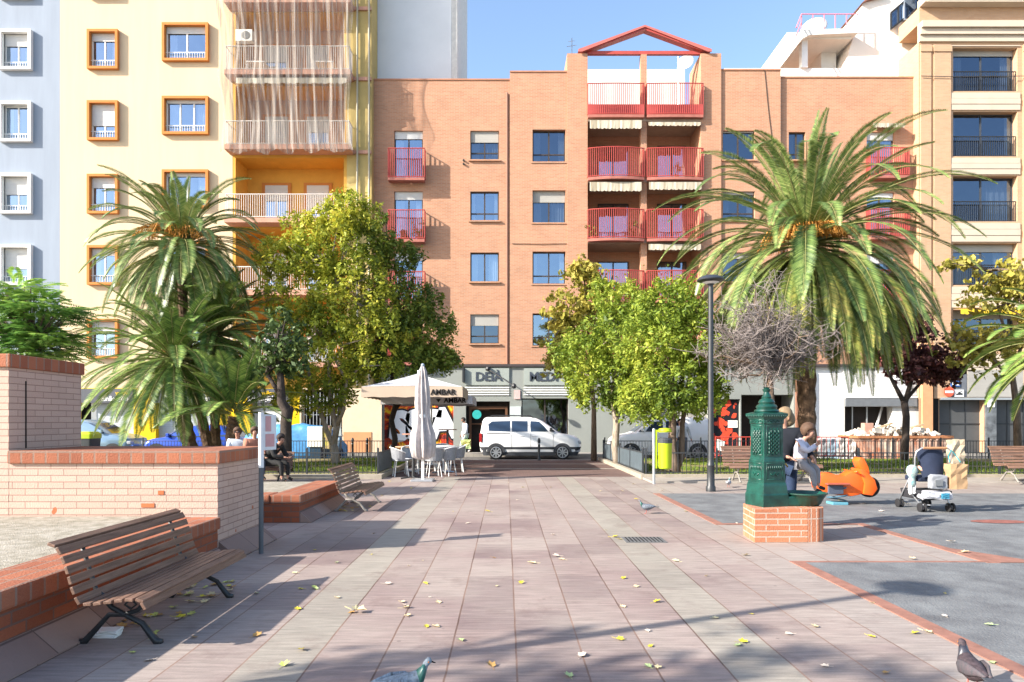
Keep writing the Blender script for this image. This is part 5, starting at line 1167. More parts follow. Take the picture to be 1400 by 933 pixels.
palm('short palm with an open spray of fronds, rightmost of the left clump', (PX(318, 20.6), 20.6, .07), [(P3(318, 650, 20.6), .20), (P3(318, 590, 20.6), .22), (P3(320, 570, 20.6), .17)],
     P3(320, 562, 20.6), 34, 2.3, .40, 89, (84, 5), L_palmd, (.7, 1.4), nl=56, lw=.02, group='palms in the left lawn')
palm('dark green palm whose fronds hang in from the right edge', (PX(1470, 17), 17, .07), [(P3(1470, 660, 17), .25), (P3(1468, 560, 17), .24), (P3(1466, 480, 17), .26)],
     P3(1464, 470, 17), 64, 2.3, .36, 97, (75, -45), L_palmd, (.9, 1.7), nl=62, lw=.02)
# bare grey shrub-like tree in front of the big palm
def bare_tree(label, base_p, stem, c, R, seed, n):
    rr = random.Random(seed); t = thing('bare_tree', label, 'tree', base_p); tb = MB(); tw = MB()
    tb.tube([Vector(p) for p, r in stem], [r for p, r in stem], 8); o = Vector(stem[-1][0])
    for k in range(n):
        d = Vector((rr.gauss(0, 1), rr.gauss(0, 1), rr.gauss(.1, .75))).normalized(); e = Vector(c)+Vector((d.x*R[0], d.y*R[1], d.z*R[2]))*rr.uniform(.35, 1.1)*(1+.3*mnoise.noise(d*2.2))
        p = [o]
        for j in range(1, 6): u = j/5; p.append(o.lerp(e, u)+Vector((rr.uniform(-.12, .12), rr.uniform(-.12, .12), rr.uniform(-.1, .16)))*(1 if j < 5 else .3))
        (tb if k < 16 else tw).tube(p, [.04*(1-i/6)+.006 if k < 16 else .012*(1-i/7)+.003 for i in range(6)], 4, cap=False)
        for i in (2, 3, 4, 5):
            for _ in range(4):
                q = p[i]; a = q+Vector((rr.gauss(0, .24), rr.gauss(0, .24), rr.gauss(.05, .2))); m_ = q.lerp(a, .5)+Vector((rr.uniform(-.06, .06), 0, rr.uniform(-.05, .07)))
                tw.tube([q, m_, a], [.008, .006, .004], 3, cap=False)
                tw.tube([m_, m_+Vector((rr.gauss(0, .15), rr.gauss(0, .15), rr.gauss(0, .14)))], .0045, 3, cap=False)
    part('trunk', tb, M_bark, t, world=True, smooth=True); part('twigs', tw, mat('grey_twigs', (.20, .17, .16), .9, .3), t, world=True, fixn=False)
Y = 17.8
bare_tree('leafless tree with a dense ball of grey twigs in front of the big palm', (PX(1056, Y), Y, .05), S(Y, (1058, 665, .13, 0), (1056, 580, .10, 0), (1053, 530, .09, 0), (1052, 505, .08, 0)), P3(1052, 458, Y), (1.65, 1.3, 1.4), 101, 170)
# trees that stand behind the photographer's left and shade the paving
for (x, y, zc, r, sd_, lb) in ((-9.7, -1.1, 5.7, 2.1, 103, 'leafy plaza tree to the left behind the camera'), (-5.6, -2.1, 6.3, 2.0, 107, 'leafy plaza tree directly behind the camera')):
    tree(lb, (x, y, 0), [[((x, y, 0), .15), ((x+.1, y, 2.2), .12), ((x, y, zc-1), .09), ((x, y, zc), .04)]], [((x, y, zc), (r, r, r*.8), 1), ((x+.8, y+.5, zc-.4), (r*.8, r*.8, r*.5), .6)], L_con2, M_bark, 170 if x < -8 else 300, 13, .26, .10, sd_, 16, shell=.15)
# ------------------------------------------------------------------ vehicles
def ring(x0, x1, w, z, r=.22, n=4, nose=0):
    r = min(r, w*.9, (x1-x0)*.45); P = []
    for cx_, cy_, a0 in ((x1-r, w-r, 0), (x0+r, w-r, pi/2), (x0+r, -(w-r), pi), (x1-r, -(w-r), 1.5*pi)):
        for k in range(n+1): a = a0+pi/2*k/n; P.append((cx_+r*cos(a), cy_+r*sin(a), z))
    return P
def vehicle(label, x, y, rz, paint, lv, wheels, glass, wr=.31, trim=None, clad=None, W_=.88, name='parked_car', cat='car', rails=None, extras=None, group='vehicles parked along the street'):
    """lv: (z, x_rear, x_front, half width, corner radius); +x is the nose"""
    t = thing(name, label, cat, (x, y, ST), rz, group)
    part('body', MB().rings([ring(a, b_, w, z, r) for z, a, b_, w, r in lv]), paint, t, smooth='auto')
    def wz(z):
        for k in range(len(lv)-1):
            if lv[k][0] <= z <= lv[k+1][0]:
                u = (z-lv[k][0])/(lv[k+1][0]-lv[k][0]); return lv[k][3]*(1-u)+lv[k+1][3]*u
        return lv[-1][3]
    def fx_(z, i):
        for k in range(len(lv)-1):
            if lv[k][0] <= z <= lv[k+1][0]:
                u = (z-lv[k][0])/(lv[k+1][0]-lv[k][0]); return lv[k][i]*(1-u)+lv[k+1][i]*u
    G_ = mat('car_glass', (.018, .035, .07), .08, .2, 2, .9)
    for pts in glass:
        for sg in (-1, 1):
            b = MB(); b.poly([(px, sg*(wz(pz)+.006), pz) for px, pz in pts]); part('side_window', b, G_, t)
    # windscreen and rear window follow the slope of the body
    zs = [lv[k][0] for k in range(len(lv))]; z0, z1 = glass[0][0][1], lv[-3][0]
    for i, sg in ((2, 1), (1, -1)):
        b = MB(); N = 5
        for k in range(N):
            za, zb = z0+(z1-z0)*k/N, z0+(z1-z0)*(k+1)/N
            b.quad((fx_(za, i)+sg*.008, -(wz(za)-.2), za), (fx_(za, i)+sg*.008, wz(za)-.2, za), (fx_(zb, i)+sg*.008, wz(zb)-.2, zb), (fx_(zb, i)+sg*.008, -(wz(zb)-.2), zb))
        part('windscreen' if sg == 1 else 'rear_window', b, G_, t)
    for cx_ in wheels:
        for sg in (-1, 1):
            # wheel arch
            A = MB(); pts = [(cx_+(wr+.085)*cos(a), max(.14, wr+(wr+.085)*sin(a))) for a in [pi*k/12 for k in range(13)]]
            A.prism(pts, sg*(W_-.04), sg*(W_+.034), 'y'); part('wheel_arch', A, clad or M_black, t)
            tl = part('wheel', MB().lathe([(.12, -.09), (wr-.03, -.10), (wr, -.07), (wr, .07), (wr-.03, .10), (.12, .09)], 24), M_rubber, t, smooth='auto'); tl.location = (cx_, sg*(W_-.06), wr); tl.rotation_euler = (pi/2, 0, 0)
            rm = MB().lathe([(.02, -.098), (.06, -.102), (.06, .102), (.02, .098)], 12)
            for k in range(8): a = k*pi/4; rm.box(.04, wr-.09, -.026, .026, -.10, .10, Matrix.Rotation(a, 4, 'Z'))
            for zz in (-.10, .10): rm.tube([((wr-.09)*cos(q*pi/12), (wr-.09)*sin(q*pi/12), zz) for q in range(25)], .02, 6, cap=False)
            link('rim', rm, mat('alloy_rim', (.36, .37, .39), .35, .05, 4, .5, .6), tl, smooth='auto')
    if clad:
        zc = .42
        part('lower_cladding', MB().rings([ring(lv[0][1]-.02, lv[0][2]+.02, lv[0][3]+.012, .17, .2), ring(fx_(zc, 1)-.02, fx_(zc, 2)+.02, wz(zc)+.014, zc+.12, .22)]), clad, t, smooth='auto')
    b = MB()
    for sg in (-1, 1): b.box(wheels[1]-.55, wheels[1]-.43, sg*(W_+.03)-.06, sg*(W_+.03)+.06, glass[0][0][1]+.02, glass[0][0][1]+.16)
    part('mirror', b, M_black if clad else paint, t, bevel=.02)
    for sg in (-1, 1):
        part('headlight', MB().box(fx_(.72, 2)-.18, fx_(.72, 2)+.0, sg*(W_-.18)-.13, sg*(W_-.18)+.13, .66, .80), mat('headlight_glass', (.35, .37, .40), .1, .1, 4, .8), t, bevel=.03)
        part('tail_light', MB().box(fx_(.9, 1)-.012, fx_(.9, 1)+.10, sg*(W_-.06)-.06, sg*(W_-.06)+.07, .75, 1.12), mat('tail_light_red', (.35, .01, .01), .2, .1, 4, .6), t, bevel=.01)
    part('number_plate', MB().box(lv[1][2]-.01, lv[1][2]+.03, -.24, .24, .42, .52), M_white, t)
    if extras: extras(t, wz)
    return t
M_carw = mat('white_car_paint', (.72, .72, .72), .22, .03, 3, .6)
van_lv = [(.20, -1.98, 2.02, .84, .25), (.36, -2.12, 2.18, .88, .28), (.62, -2.16, 2.20, .895, .3), (.86, -2.15, 2.13, .895, .3), (1.02, -2.14, 1.92, .89, .3), (1.10, -2.13, 1.40, .88, .25), (1.16, -2.12, 1.22, .87, .25), (1.40, -2.08, .90, .82, .22), (1.64, -2.03, .55, .76, .2), (1.76, -1.96, .28, .70, .2), (1.81, -1.85, .05, .60, .2)]
def van_extra(t, wz):
    for sg in (-1, 1):
        part('roof_bar', MB().tube([(-1.7, sg*.62, 1.83), (-1.6, sg*.62, 1.88), (.0, sg*.62, 1.87), (.15, sg*.62, 1.78)], .022, 6), M_black, t)
        part('door_rail', MB().box(-1.85, -.85, sg*(wz(1.12)+.004)-.012, sg*(wz(1.12)+.004)+.012, 1.10, 1.125), M_black, t)
        part('door_handle', MB().box(.06, .24, sg*(wz(1.0)+.01)-.012, sg*(wz(1.0)+.01)+.012, .98, 1.015), M_carw, t); part('door_handle', MB().box(-.45, -.27, sg*(wz(1.0)+.01)-.012, sg*(wz(1.0)+.01)+.012, .98, 1.015), M_carw, t)
        b = MB()
        for X in (-.80, .02, .98): b.box(X, X+.008, sg*(wz(.8)+.001)-.004, sg*(wz(.8)+.001)+.004, .45, 1.10)
        part('door_gap', b, M_dark, t)
    part('grille', MB().box(2.12, 2.215, -.5, .5, .58, .74), M_black, t, bevel=.01)
Vx = PX(724, 29.9)
vehicle('white passenger van with dark lower cladding parked across the end of the path', Vx, 30.15, 0, M_carw, van_lv, (-1.45, 1.38),
        [[(.02, 1.19), (.78, 1.19), (.60, 1.42), (.38, 1.62), (.02, 1.64)], [(-.78, 1.19), (-.10, 1.19), (-.10, 1.64), (-.78, 1.65)], [(-1.75, 1.22), (-.84, 1.19), (-.84, 1.65), (-1.62, 1.63), (-1.78, 1.5)], [(.84, 1.19), (1.08, 1.19), (.9, 1.34), (.84, 1.36)]],
        clad=mat('grey_cladding', (.045, .048, .055), .6, .1), name='parked_van', cat='van', extras=van_extra)
V2 = vehicle('second white van facing left behind the low panelled railing', PX(868, 29.9)+1.1, 30.1, pi, M_carw, van_lv, (-1.45, 1.38),
        [[(.02, 1.19), (.78, 1.19), (.60, 1.42), (.38, 1.62), (.02, 1.64)], [(-.78, 1.19), (-.10, 1.19), (-.10, 1.64), (-.78, 1.65)], [(.84, 1.19), (1.08, 1.19), (.9, 1.34), (.84, 1.36)]],
        name='parked_van', cat='van')
hatch = [(.18, -1.9, 1.9, .82, .3), (.34, -2.02, 2.04, .86, .32), (.6, -2.05, 2.06, .88, .35), (.80, -2.02, 1.95, .88, .35), (.92, -1.98, 1.60, .86, .3), (.98, -1.95, 1.15, .84, .3), (1.2, -1.84, .78, .78, .25), (1.38, -1.68, .42, .70, .25), (1.47, -1.45, .10, .62, .25), (1.51, -1.2, -.2, .5, .25)]
gls = [[(.0, .99), (.95, .99), (.62, 1.22), (.36, 1.37), (.0, 1.40)], [(-.9, .99), (-.06, .99), (-.06, 1.40), (-.85, 1.38)], [(-1.6, 1.02), (-.96, .99), (-.91, 1.37), (-1.35, 1.3)]]
def hrails(t, wz):
    for sg in (-1, 1): part('roof_bar', MB().tube([(-1.3, sg*.6, 1.46), (-1.2, sg*.6, 1.53), (.0, sg*.6, 1.52), (.1, sg*.6, 1.44)], .018, 6), M_alu, t)
H1 = vehicle('silver blue hatchback with roof bars parked behind the green recycling bin', PX(130, 29.8)-.1, 29.9, 0, mat('silver_blue_paint', (.20, .30, .40), .2, .05, 3, .6, .3), [(z*1.13, a, b_, w, r) for z, a, b_, w, r in hatch], (-1.25, 1.32), [[(x, z*1.13) for x, z in g] for g in gls], extras=hrails)
vehicle('bright blue car facing left behind the palm trunks', PX(268, 29.8), 29.9, pi, mat('bright_blue_paint', (.02, .07, .42), .2, .05, 3, .6, .2), [(z*.97, a, b_, w, r) for z, a, b_, w, r in hatch], (-1.25, 1.32), [[(x, z*.97) for x, z in g] for g in gls])
# car under a blue sheet
def sheet():
    b = MB(); R_ = []
    prof = [(0.02, 1.00, 1.0), (.35, 1.0, 1.0), (.7, .97, .98), (1.0, .88, .94), (1.25, .70, .88), (1.42, .50, .80), (1.47, .2, .4)]
    for z, kx, ky in prof:
        r = []
        for j in range(72):
            a = 2*pi*j/72; ca, sa = cos(a), sin(a); e = .55; x = (abs(ca)**e)*(1 if ca > 0 else -1)*2.15*kx; y = (abs(sa)**e)*(1 if sa > 0 else -1)*.92*ky
            f = 1+.035*sin(a*19+z*6)+.05*mnoise.noise(Vector((ca*4, sa*4, z*3)))
            r.append((x*f, y*f, z+.05*mnoise.noise(Vector((x*2, y*2, z*4)))+(.08*sin(x*5+y*3) if z > .5 else 0)))
        R_.append(r)
    return b.rings(R_)
t = thing('covered_car', 'car wrapped in a creased sky blue sheet behind the left lawn', 'car', (PX(402, 29.5), 29.6, ST), 0, 'vehicles parked along the street')
part('cover', sheet(), mat('blue_tarpaulin', (.06, .24, .50), .5, .3, 3, .4, bump=.6, bscale=5), t, smooth=True)
for x in (-1.3, 1.3):
    for y in (-.82, .82): w_ = part('wheel', MB().lathe([(.1, -.09), (.3, -.09), (.31, .0), (.3, .09), (.1, .09)], 18), M_rubber, t, smooth='auto'); w_.location = (x, y, .31); w_.rotation_euler = (pi/2, 0, 0)
# parked motorbike at the end of the row
t = thing('parked_moped', 'dark blue moped parked beside the blue covered car', 'moped', (PX(452, 28.4), 28.4, ST), radians(70), 'vehicles parked along the street')
M_mb = mat('moped_blue', (.02, .07, .13), .3, .1, 3, .5)
for x in (-.62, .62): w_ = part('wheel', MB().lathe([(.17, -.045), (.25, -.05), (.275, 0), (.25, .05), (.17, .045)], 20), M_rubber, t, smooth='auto'); w_.location = (x, 0, .28); w_.rotation_euler = (pi/2, 0, 0)
part('body', MB().prism([(-.75, .55), (-.55, .80), (.02, .78), (.10, .42), (.34, .40), (.48, .95), (.56, .97), (.62, .55), (.45, .30), (-.25, .26), (-.6, .42)], -.15, .15, 'y'), M_mb, t, bevel=.04, smooth='auto')
part('saddle', MB().box(-.7, .0, -.13, .13, .78, .87), M_rubber, t, bevel=.03)
part('handlebar', MB().tube([(.42, -.33, 1.02), (.50, 0, 1.0), (.42, .33, 1.02)], .018, 6), M_black, t)
part('windshield', MB().prism([(.50, 1.0), (.60, 1.0), (.46, 1.38), (.43, 1.38)], -.2, .2, 'y'), mat('clear_shield', (.30, .34, .36), .1, .1, 3, .8), t, bevel=.01)
# recycling bin and the white panels behind the sign post
t = thing('recycling_bin', 'lime and dark recycling bin standing in front of the silver blue car', 'recycling bin', (PX(117, 27.6), 27.6, ST))
part('body', MB().rings([ring(-.36, .36, .32, 0.05, .06), ring(-.42, .42, .38, .62, .06)]), M_lime, t, smooth='auto')
part('opening_band', MB().rings([ring(-.40, .40, .36, .62, .06), ring(-.42, .42, .38, .95, .06)]), mat('charcoal_plastic', (.05, .055, .06)), t, smooth='auto')
part('lid', MB().rings([ring(-.45, .45, .40, .95, .08), ring(-.45, .45, .40, 1.12, .08), ring(-.36, .36, .32, 1.22, .1)]), M_lime, t, smooth='auto')
t = thing('information_board', 'large white board with a faint round red mark behind the blue covered car', 'board', (PX(376, 31.8), 31.8, 0))
part('panel', MB().box(-.62, .42, -.03, .03, .95, 1.95), M_white, t, bevel=.01); part('leg', MB().box(-.52, -.46, -.02, .02, 0, .95), M_alu, t); part('leg', MB().box(.28, .34, -.02, .02, 0, .95), M_alu, t)
part('red_mark', MB().poly([(.12+.13*cos(a*pi/10), -.035, 1.22+.13*sin(a*pi/10)) for a in range(20)]), mat('faint_red', (.62, .35, .36), .6), t)
t = thing('utility_cabinet', 'white cabinet with a yellow topped purple panel beside the covered car', 'cabinet', (PX(435, 27.3), 27.3, ST))
part('box', MB().box(-.38, .22, -.2, .2, .62, 1.42), M_white, t, bevel=.02); part('foot', MB().box(-.3, .15, -.15, .15, 0, .62), mat('dark_blue_plinth', (.02, .05, .09), .5), t)
part('side_panel', MB().box(.225, .50, -.16, .16, .55, 1.46), mat('yellow_purple_print', (.62, .60, .05), .6, .3, 3, col2=(.16, .03, .20)), t, bevel=.01)

# ------------------------------------------------------------------ rubble skip, site bags and barriers
M_rust = mat('skip_paint', (.42, .36, .30), .8, .5, 2.2, col2=(.34, .10, .04), bump=.3)
Yk = 28.0
kx0, kx1 = PX(1174, Yk), PX(1305, Yk)
t = thing('rubble_skip', 'rusty ribbed rubble skip heaped with broken plaster in front of the white shop', 'skip', ((kx0+kx1)/2, Yk+.9, ST)); hw = (kx1-kx0)/2
part('hull', MB().prism([(-hw+.55, .05), (hw-.55, .05), (hw-.05, 1.0), (-hw+.05, 1.0)], -.8, .8, 'y'), M_rust, t)
part('rim', MB().box(-hw, hw, -.86, -.78, .94, 1.04).box(-hw, hw, .78, .86, .94, 1.04).box(-hw, -hw+.08, -.78, .78, .94, 1.04).box(hw-.08, hw, -.78, .78, .94, 1.04), mat('rusty_rim', (.40, .17, .08), .8, .4, 3), t)
b = MB(); k = -hw+.6
while k < hw-.5: b.box(k, k+.07, -.84, -.80, .08, .93); k += .26
part('ribs', b, M_rust, t)
rr = random.Random(3); b = MB()
for k in range(230):
    x = rr.uniform(-hw+.2, hw-.2); y = rr.uniform(-.7, .7); hgt = .42*(1-(x/hw)**2)*(1-(y/.9)**2*.5)
    M = Matrix.Translation((x, y, 1.02+hgt*rr.random())) @ Matrix.Rotation(rr.uniform(0, 3), 4, (rr.random(), rr.random(), rr.random()+.1)); s_ = rr.uniform(.06, .17)
    b.box(-s_, s_, -s_*rr.uniform(.4, .9), s_*.7, -s_*rr.uniform(.15, .6), s_*.3, M)
tag(link('rubble', b, mat('broken_plaster', (.60, .55, .48), .9, .3, 3, island=.35), None, off=-Vector(t.location), fixn=False), 'heap of broken white plaster and bricks filling the skip', kind='stuff')
for k, (x0, z0, x1, z1, y_) in enumerate(((-1.6, 1.1, -.2, 1.55, -.3), (-.6, 1.15, .9, 1.42, -.45), (-.9, 1.2, -.1, 1.35, .2), (.2, 1.2, 1.5, 1.5, .3))):
    o = thing('wood_offcut', ('long pale plank sticking up from the left of the skip', 'pale plank lying over the middle of the rubble', 'short plank end beside the brick chunk in the skip', 'plank leaning at the back of the heaped rubble')[k], 'plank', tuple(Vector(t.location)+Vector((x0, y_, z0))))
    part('plank', MB().tube([(0, 0, 0), (x1-x0, .1, z1-z0)], .05, 4), mat('raw_wood', (.45, .33, .2), .8, .3, 4), o)
o = thing('brick_chunk', 'salmon coloured broken wall block standing at the left end of the skip', 'brick block', tuple(Vector(t.location)+Vector((-1.35, -.4, 1.08))))
part('block', MB().box(-.18, .2, -.15, .15, 0, .48), mat('salmon_block', (.48, .28, .22), .9, .2, 5), o, bevel=.02)
for k in range(5):
    o = thing('rubble_sack', ('white rubble sack beside the seated shop panel', 'grey rubble sack second from the left', 'dusty blue rubble sack in the middle of the row', 'white bulging rubble sack beside the blue one', 'pale sack at the right end of the row')[k], 'sack', (PX(1112+k*12, 28.8), 28.8, ST), group='rubble sacks in front of the shop')
    part('sack', crumpled(MB(), -.2, .2, -.18, .18, 0, .9, .03, .0, 6), (mat('white_sack', (.62, .60, .57), .9, .2, 5), mat('grey_sack', (.32, .33, .34), .9, .2, 5), mat('blue_sack', (.28, .38, .46), .9, .2, 5))[(0, 1, 2, 0, 0)[k]], o)
M_redb_ = mat('red_barrier_paint', (.52, .07, .05), .55, .15)
for (p0, p1, lb) in ((978, 1034, 'red tubular barrier in front of the graffiti shutter'), (1100, 1160, 'red tubular barrier in front of the rubble sacks')):
    Yq = 27.6; t = thing('site_barrier', lb, 'barrier', (PX(p0, Yq), Yq, ST), group='red tubular site barriers'); Lx = PX(p1, Yq)-PX(p0, Yq)
    part('frame', MB().tube([(0, 0, 0), (0, 0, 1.0), (Lx, 0, 1.0), (Lx, 0, 0)], .025, 6).tube([(0, 0, .25), (Lx, 0, .25)], .02, 6), M_redb_, t)
    b = MB(); k = .15
    while k < Lx: b.tube([(k, 0, .25), (k, 0, 1.0)], .011, 5); k += .18
    part('bars', b, M_redb_, t)
t = thing('small_site_sign', 'small white notice leaning on the red barrier by the lamp post', 'sign', (PX(984, 27.4), 27.4, ST), 0)
part('board', MB().prism([(-.12, .50), (.14, .42), (.20, .85), (-.10, .92)], -.02, .02, 'y'), M_white, t); part('leg', MB().tube([(0, .02, 0), (.02, .02, .6)], .015, 5), M_alu, t)

# ------------------------------------------------------------------ terrace: parasols, tables, chairs
M_canvas = mat('off_white_canvas', (.50, .49, .50), .9, .06, 2)
M_canvt = mat('sand_canvas_valance', (.42, .33, .25), .9, .08, 2)
def parasol(label, x, y, w, zv, zp, vd, vm, txt):
    t = thing('parasol', label, 'parasol', (x, y, 0), group='open terrace parasols')
    n = 4; h = w/2; b = MB(); N = 10
    cor = [(-h, -h), (h, -h), (h, h), (-h, h)]
    for s_ in range(4):
        a, c_ = Vector(cor[s_]), Vector(cor[(s_+1) % 4])
        for i in range(N):
            for j in range(6):
                def pt(u, v):
                    e = a.lerp(c_, u)*(v); sag = .10*sin(pi*v)*(.4+sin(pi*u)) ; return (e.x, e.y, zv+(zp-zv)*(1-v)**1.0-sag*.6+.03*sin(pi*u)*v)
                b.quad(pt(i/N, j/6), pt((i+1)/N, j/6), pt((i+1)/N, (j+1)/6), pt(i/N, (j+1)/6))
    part('canopy', b, M_canvas, t, smooth=True)
    v = MB()
    for s_ in range(4):
        a, c_ = Vector(cor[s_]), Vector(cor[(s_+1) % 4])
        for i in range(16):
            p, q = a.lerp(c_, i/16), a.lerp(c_, (i+1)/16); oz = .012*sin(i*1.9)
            v.quad((p.x, p.y, zv+.02*sin(pi*i/16)), (q.x, q.y, zv+.02*sin(pi*(i+1)/16)), (q.x*1.005, q.y*1.005, zv-vd+oz), (p.x*1.005, p.y*1.005, zv-vd+.012*sin((i-1)*1.9)))
    vp = part('valance', v, vm, t)
    if txt: text('lettering', txt, .22, M_dark, vp, (h*.62, -h*1.006-.012, zv-vd*.55), offset=.006); vp_ = MB().prism([(h*.62-.62, zv-vd*.35), (h*.62-.46, zv-vd*.35), (h*.62-.54, zv-vd*.8)], -h*1.006-.014, -h*1.006-.01, 'y'); link('arrow_mark', vp_, M_dark, vp)
    b = MB()
    for cx_, cy_ in cor: b.tube([(0, 0, zp-.12), (cx_*.97, cy_*.97, zv+.0)], .014, 5).tube([(0, 0, zv-.05), (cx_*.5, cy_*.5, zv+(zp-zv)*.42)], .012, 5)
    part('ribs', b, M_white, t); part('pole', MB().tube([(0, 0, 0), (0, 0, zp+.1)], .03, 8), M_white, t); part('base_plate', MB().box(-.3, .3, -.3, .3, 0, .06), M_alu, t, bevel=.01)
    return t
parasol('open off-white parasol with a sand coloured lettered valance, nearer of the open pair', PX(572, 21.2), 21.2, 2.9, PZ(529, 19.8), PZ(511, 21.2), .30, M_canvt, 'AMBAR')
parasol('open white parasol with a bright lettered valance, behind the sand coloured one', PX(590, 24.0), 24.0, 3.0, PZ(542, 22.5), PZ(528, 24), .26, M_canvas, 'AMBAR')
t = thing('closed_parasol', 'closed white parasol tied round its pole in front of the open pair', 'parasol', (PX(578, 17.6), 17.6, 0))
R_ = []
for z, r in ((.55, .10), (.62, .23), (.9, .27), (1.2, .25), (1.5, .17), (1.75, .145), (2.0, .165), (2.3, .15), (2.6, .12), (2.8, .085), (2.93, .04)):
    R_.append([(r*(1+.30*sin(a*9*2*pi/54+z*1.5))*cos(a*2*pi/54), r*(1+.30*sin(a*9*2*pi/54+z*1.5))*sin(a*2*pi/54), z) for a in range(54)])
part('folded_canopy', MB().rings(R_), mat('closed_canvas', (.50, .45, .43), .9, .3, 5), t, smooth=True)
part('cap', MB().ball((0, 0, 2.96), .05), mat('blue_grey_cap', (.25, .30, .38), .7), t, smooth=True)
part('pole', MB().box(-.035, .035, -.035, .035, 0, .56), M_white, t); part('strap', MB().lathe([(.15, 1.62), (.155, 1.66), (.15, 1.70)], 16), M_white, t)
part('base_plate', MB().box(-.28, .28, -.28, .28, 0, .05), M_alu, t, bevel=.01)
M_ttop = mat('table_wood', (.36, .18, .13), .5, .15, 4)
def high_table(label, x, y, h, r, top=M_ttop, pole=M_black):
    t = thing('bar_table', label, 'table', (x, y, 0), group='terrace tables')
    part('tabletop', MB().lathe([(r-.01, h-.03), (r, h-.02), (r, h-.005), (r-.01, h)], 24), top, t, smooth='auto'); part('column', MB().tube([(0, 0, .03), (0, 0, h-.03)], .04, 8), pole, t)
    b = MB()
    for k in range(4): a = k*pi/2+.3; b.tube([(0, 0, .06), (.33*cos(a), .33*sin(a), .02)], .022, 5)
    part('foot', b, pole, t)
high_table('tall black-stemmed round table left of the closed parasol', PX(565, 18.2), 18.2, 1.2, .30)
high_table('tall dark round table behind the terrace chairs on the right', PX(612, 23.5), 23.5, 1.25, .32)
high_table('low round white table between the terrace chairs', PX(606, 20.3), 20.3, .80, .36, M_white, M_alu)
high_table('low round wooden table beside the panelled railing', PX(556, 20.4), 20.4, .78, .34, mat('pale_table_wood', (.50, .33, .22), .5), M_alu)
M_chair = mat('silver_chair_weave', (.30, .31, .33), .5, .2, 20, .4, .3)
def make_chair(label):
    t = thing('terrace_chair', label, 'chair', group='silver terrace chairs')
    part('seat', MB().lathe([(.20, .43), (.235, .445), (.23, .46), (.05, .45)], 20), M_chair, t, smooth='auto')
    sh = MB(); N = 12
    for i in range(N):
        for j in range(4):
            def P(u, v): a = -1.9+3.8*u; rr_ = .24+.05*v; return (-rr_*cos(a), rr_*sin(a), .46+(.34*v)*(1-.45*abs(2*u-1)**2))
            sh.quad(P(i/N, j/4), P((i+1)/N, j/4), P((i+1)/N, (j+1)/4), P(i/N, (j+1)/4))
    part('backrest', sh, M_chair, t, smooth=True)
    part('arm_tube', MB().tube([(-(.30)*cos(-1.9+3.8*k/12), .30*sin(-1.9+3.8*k/12), .47+.34*(1-.45*abs(2*k/12-1)**2)) for k in range(13)], .014, 6), M_white, t, smooth=True)
    for a in (.7, 2.4, 3.9, 5.5): part('leg', MB().tube([(.19*cos(a), .19*sin(a), .44), (.27*cos(a), .27*sin(a), 0)], .013, 6), M_white, t)
    return t
C0 = make_chair('silver chair nearest the panelled railing corner'); C0.location = (PX(548, 19.0), 19.0, 0); C0.rotation_euler = (0, 0, .3)
for px, y, rz, lb in ((563, 19.9, -1.3, 'silver chair behind the tall black-stemmed table'), (593, 18.9, 1.9, 'silver chair just right of the closed parasol'), (611, 19.3, 2.6, 'silver chair at the front of the right table'), (624, 20.6, 3.3, 'silver chair on the open side of the right table'), (586, 20.8, .2, 'silver chair hidden behind the closed parasol pole'), (604, 21.6, -1.5, 'silver chair on the far side of the low white table')):
    copy_tree(C0, (PX(px, y), y, 0), rz, lb)

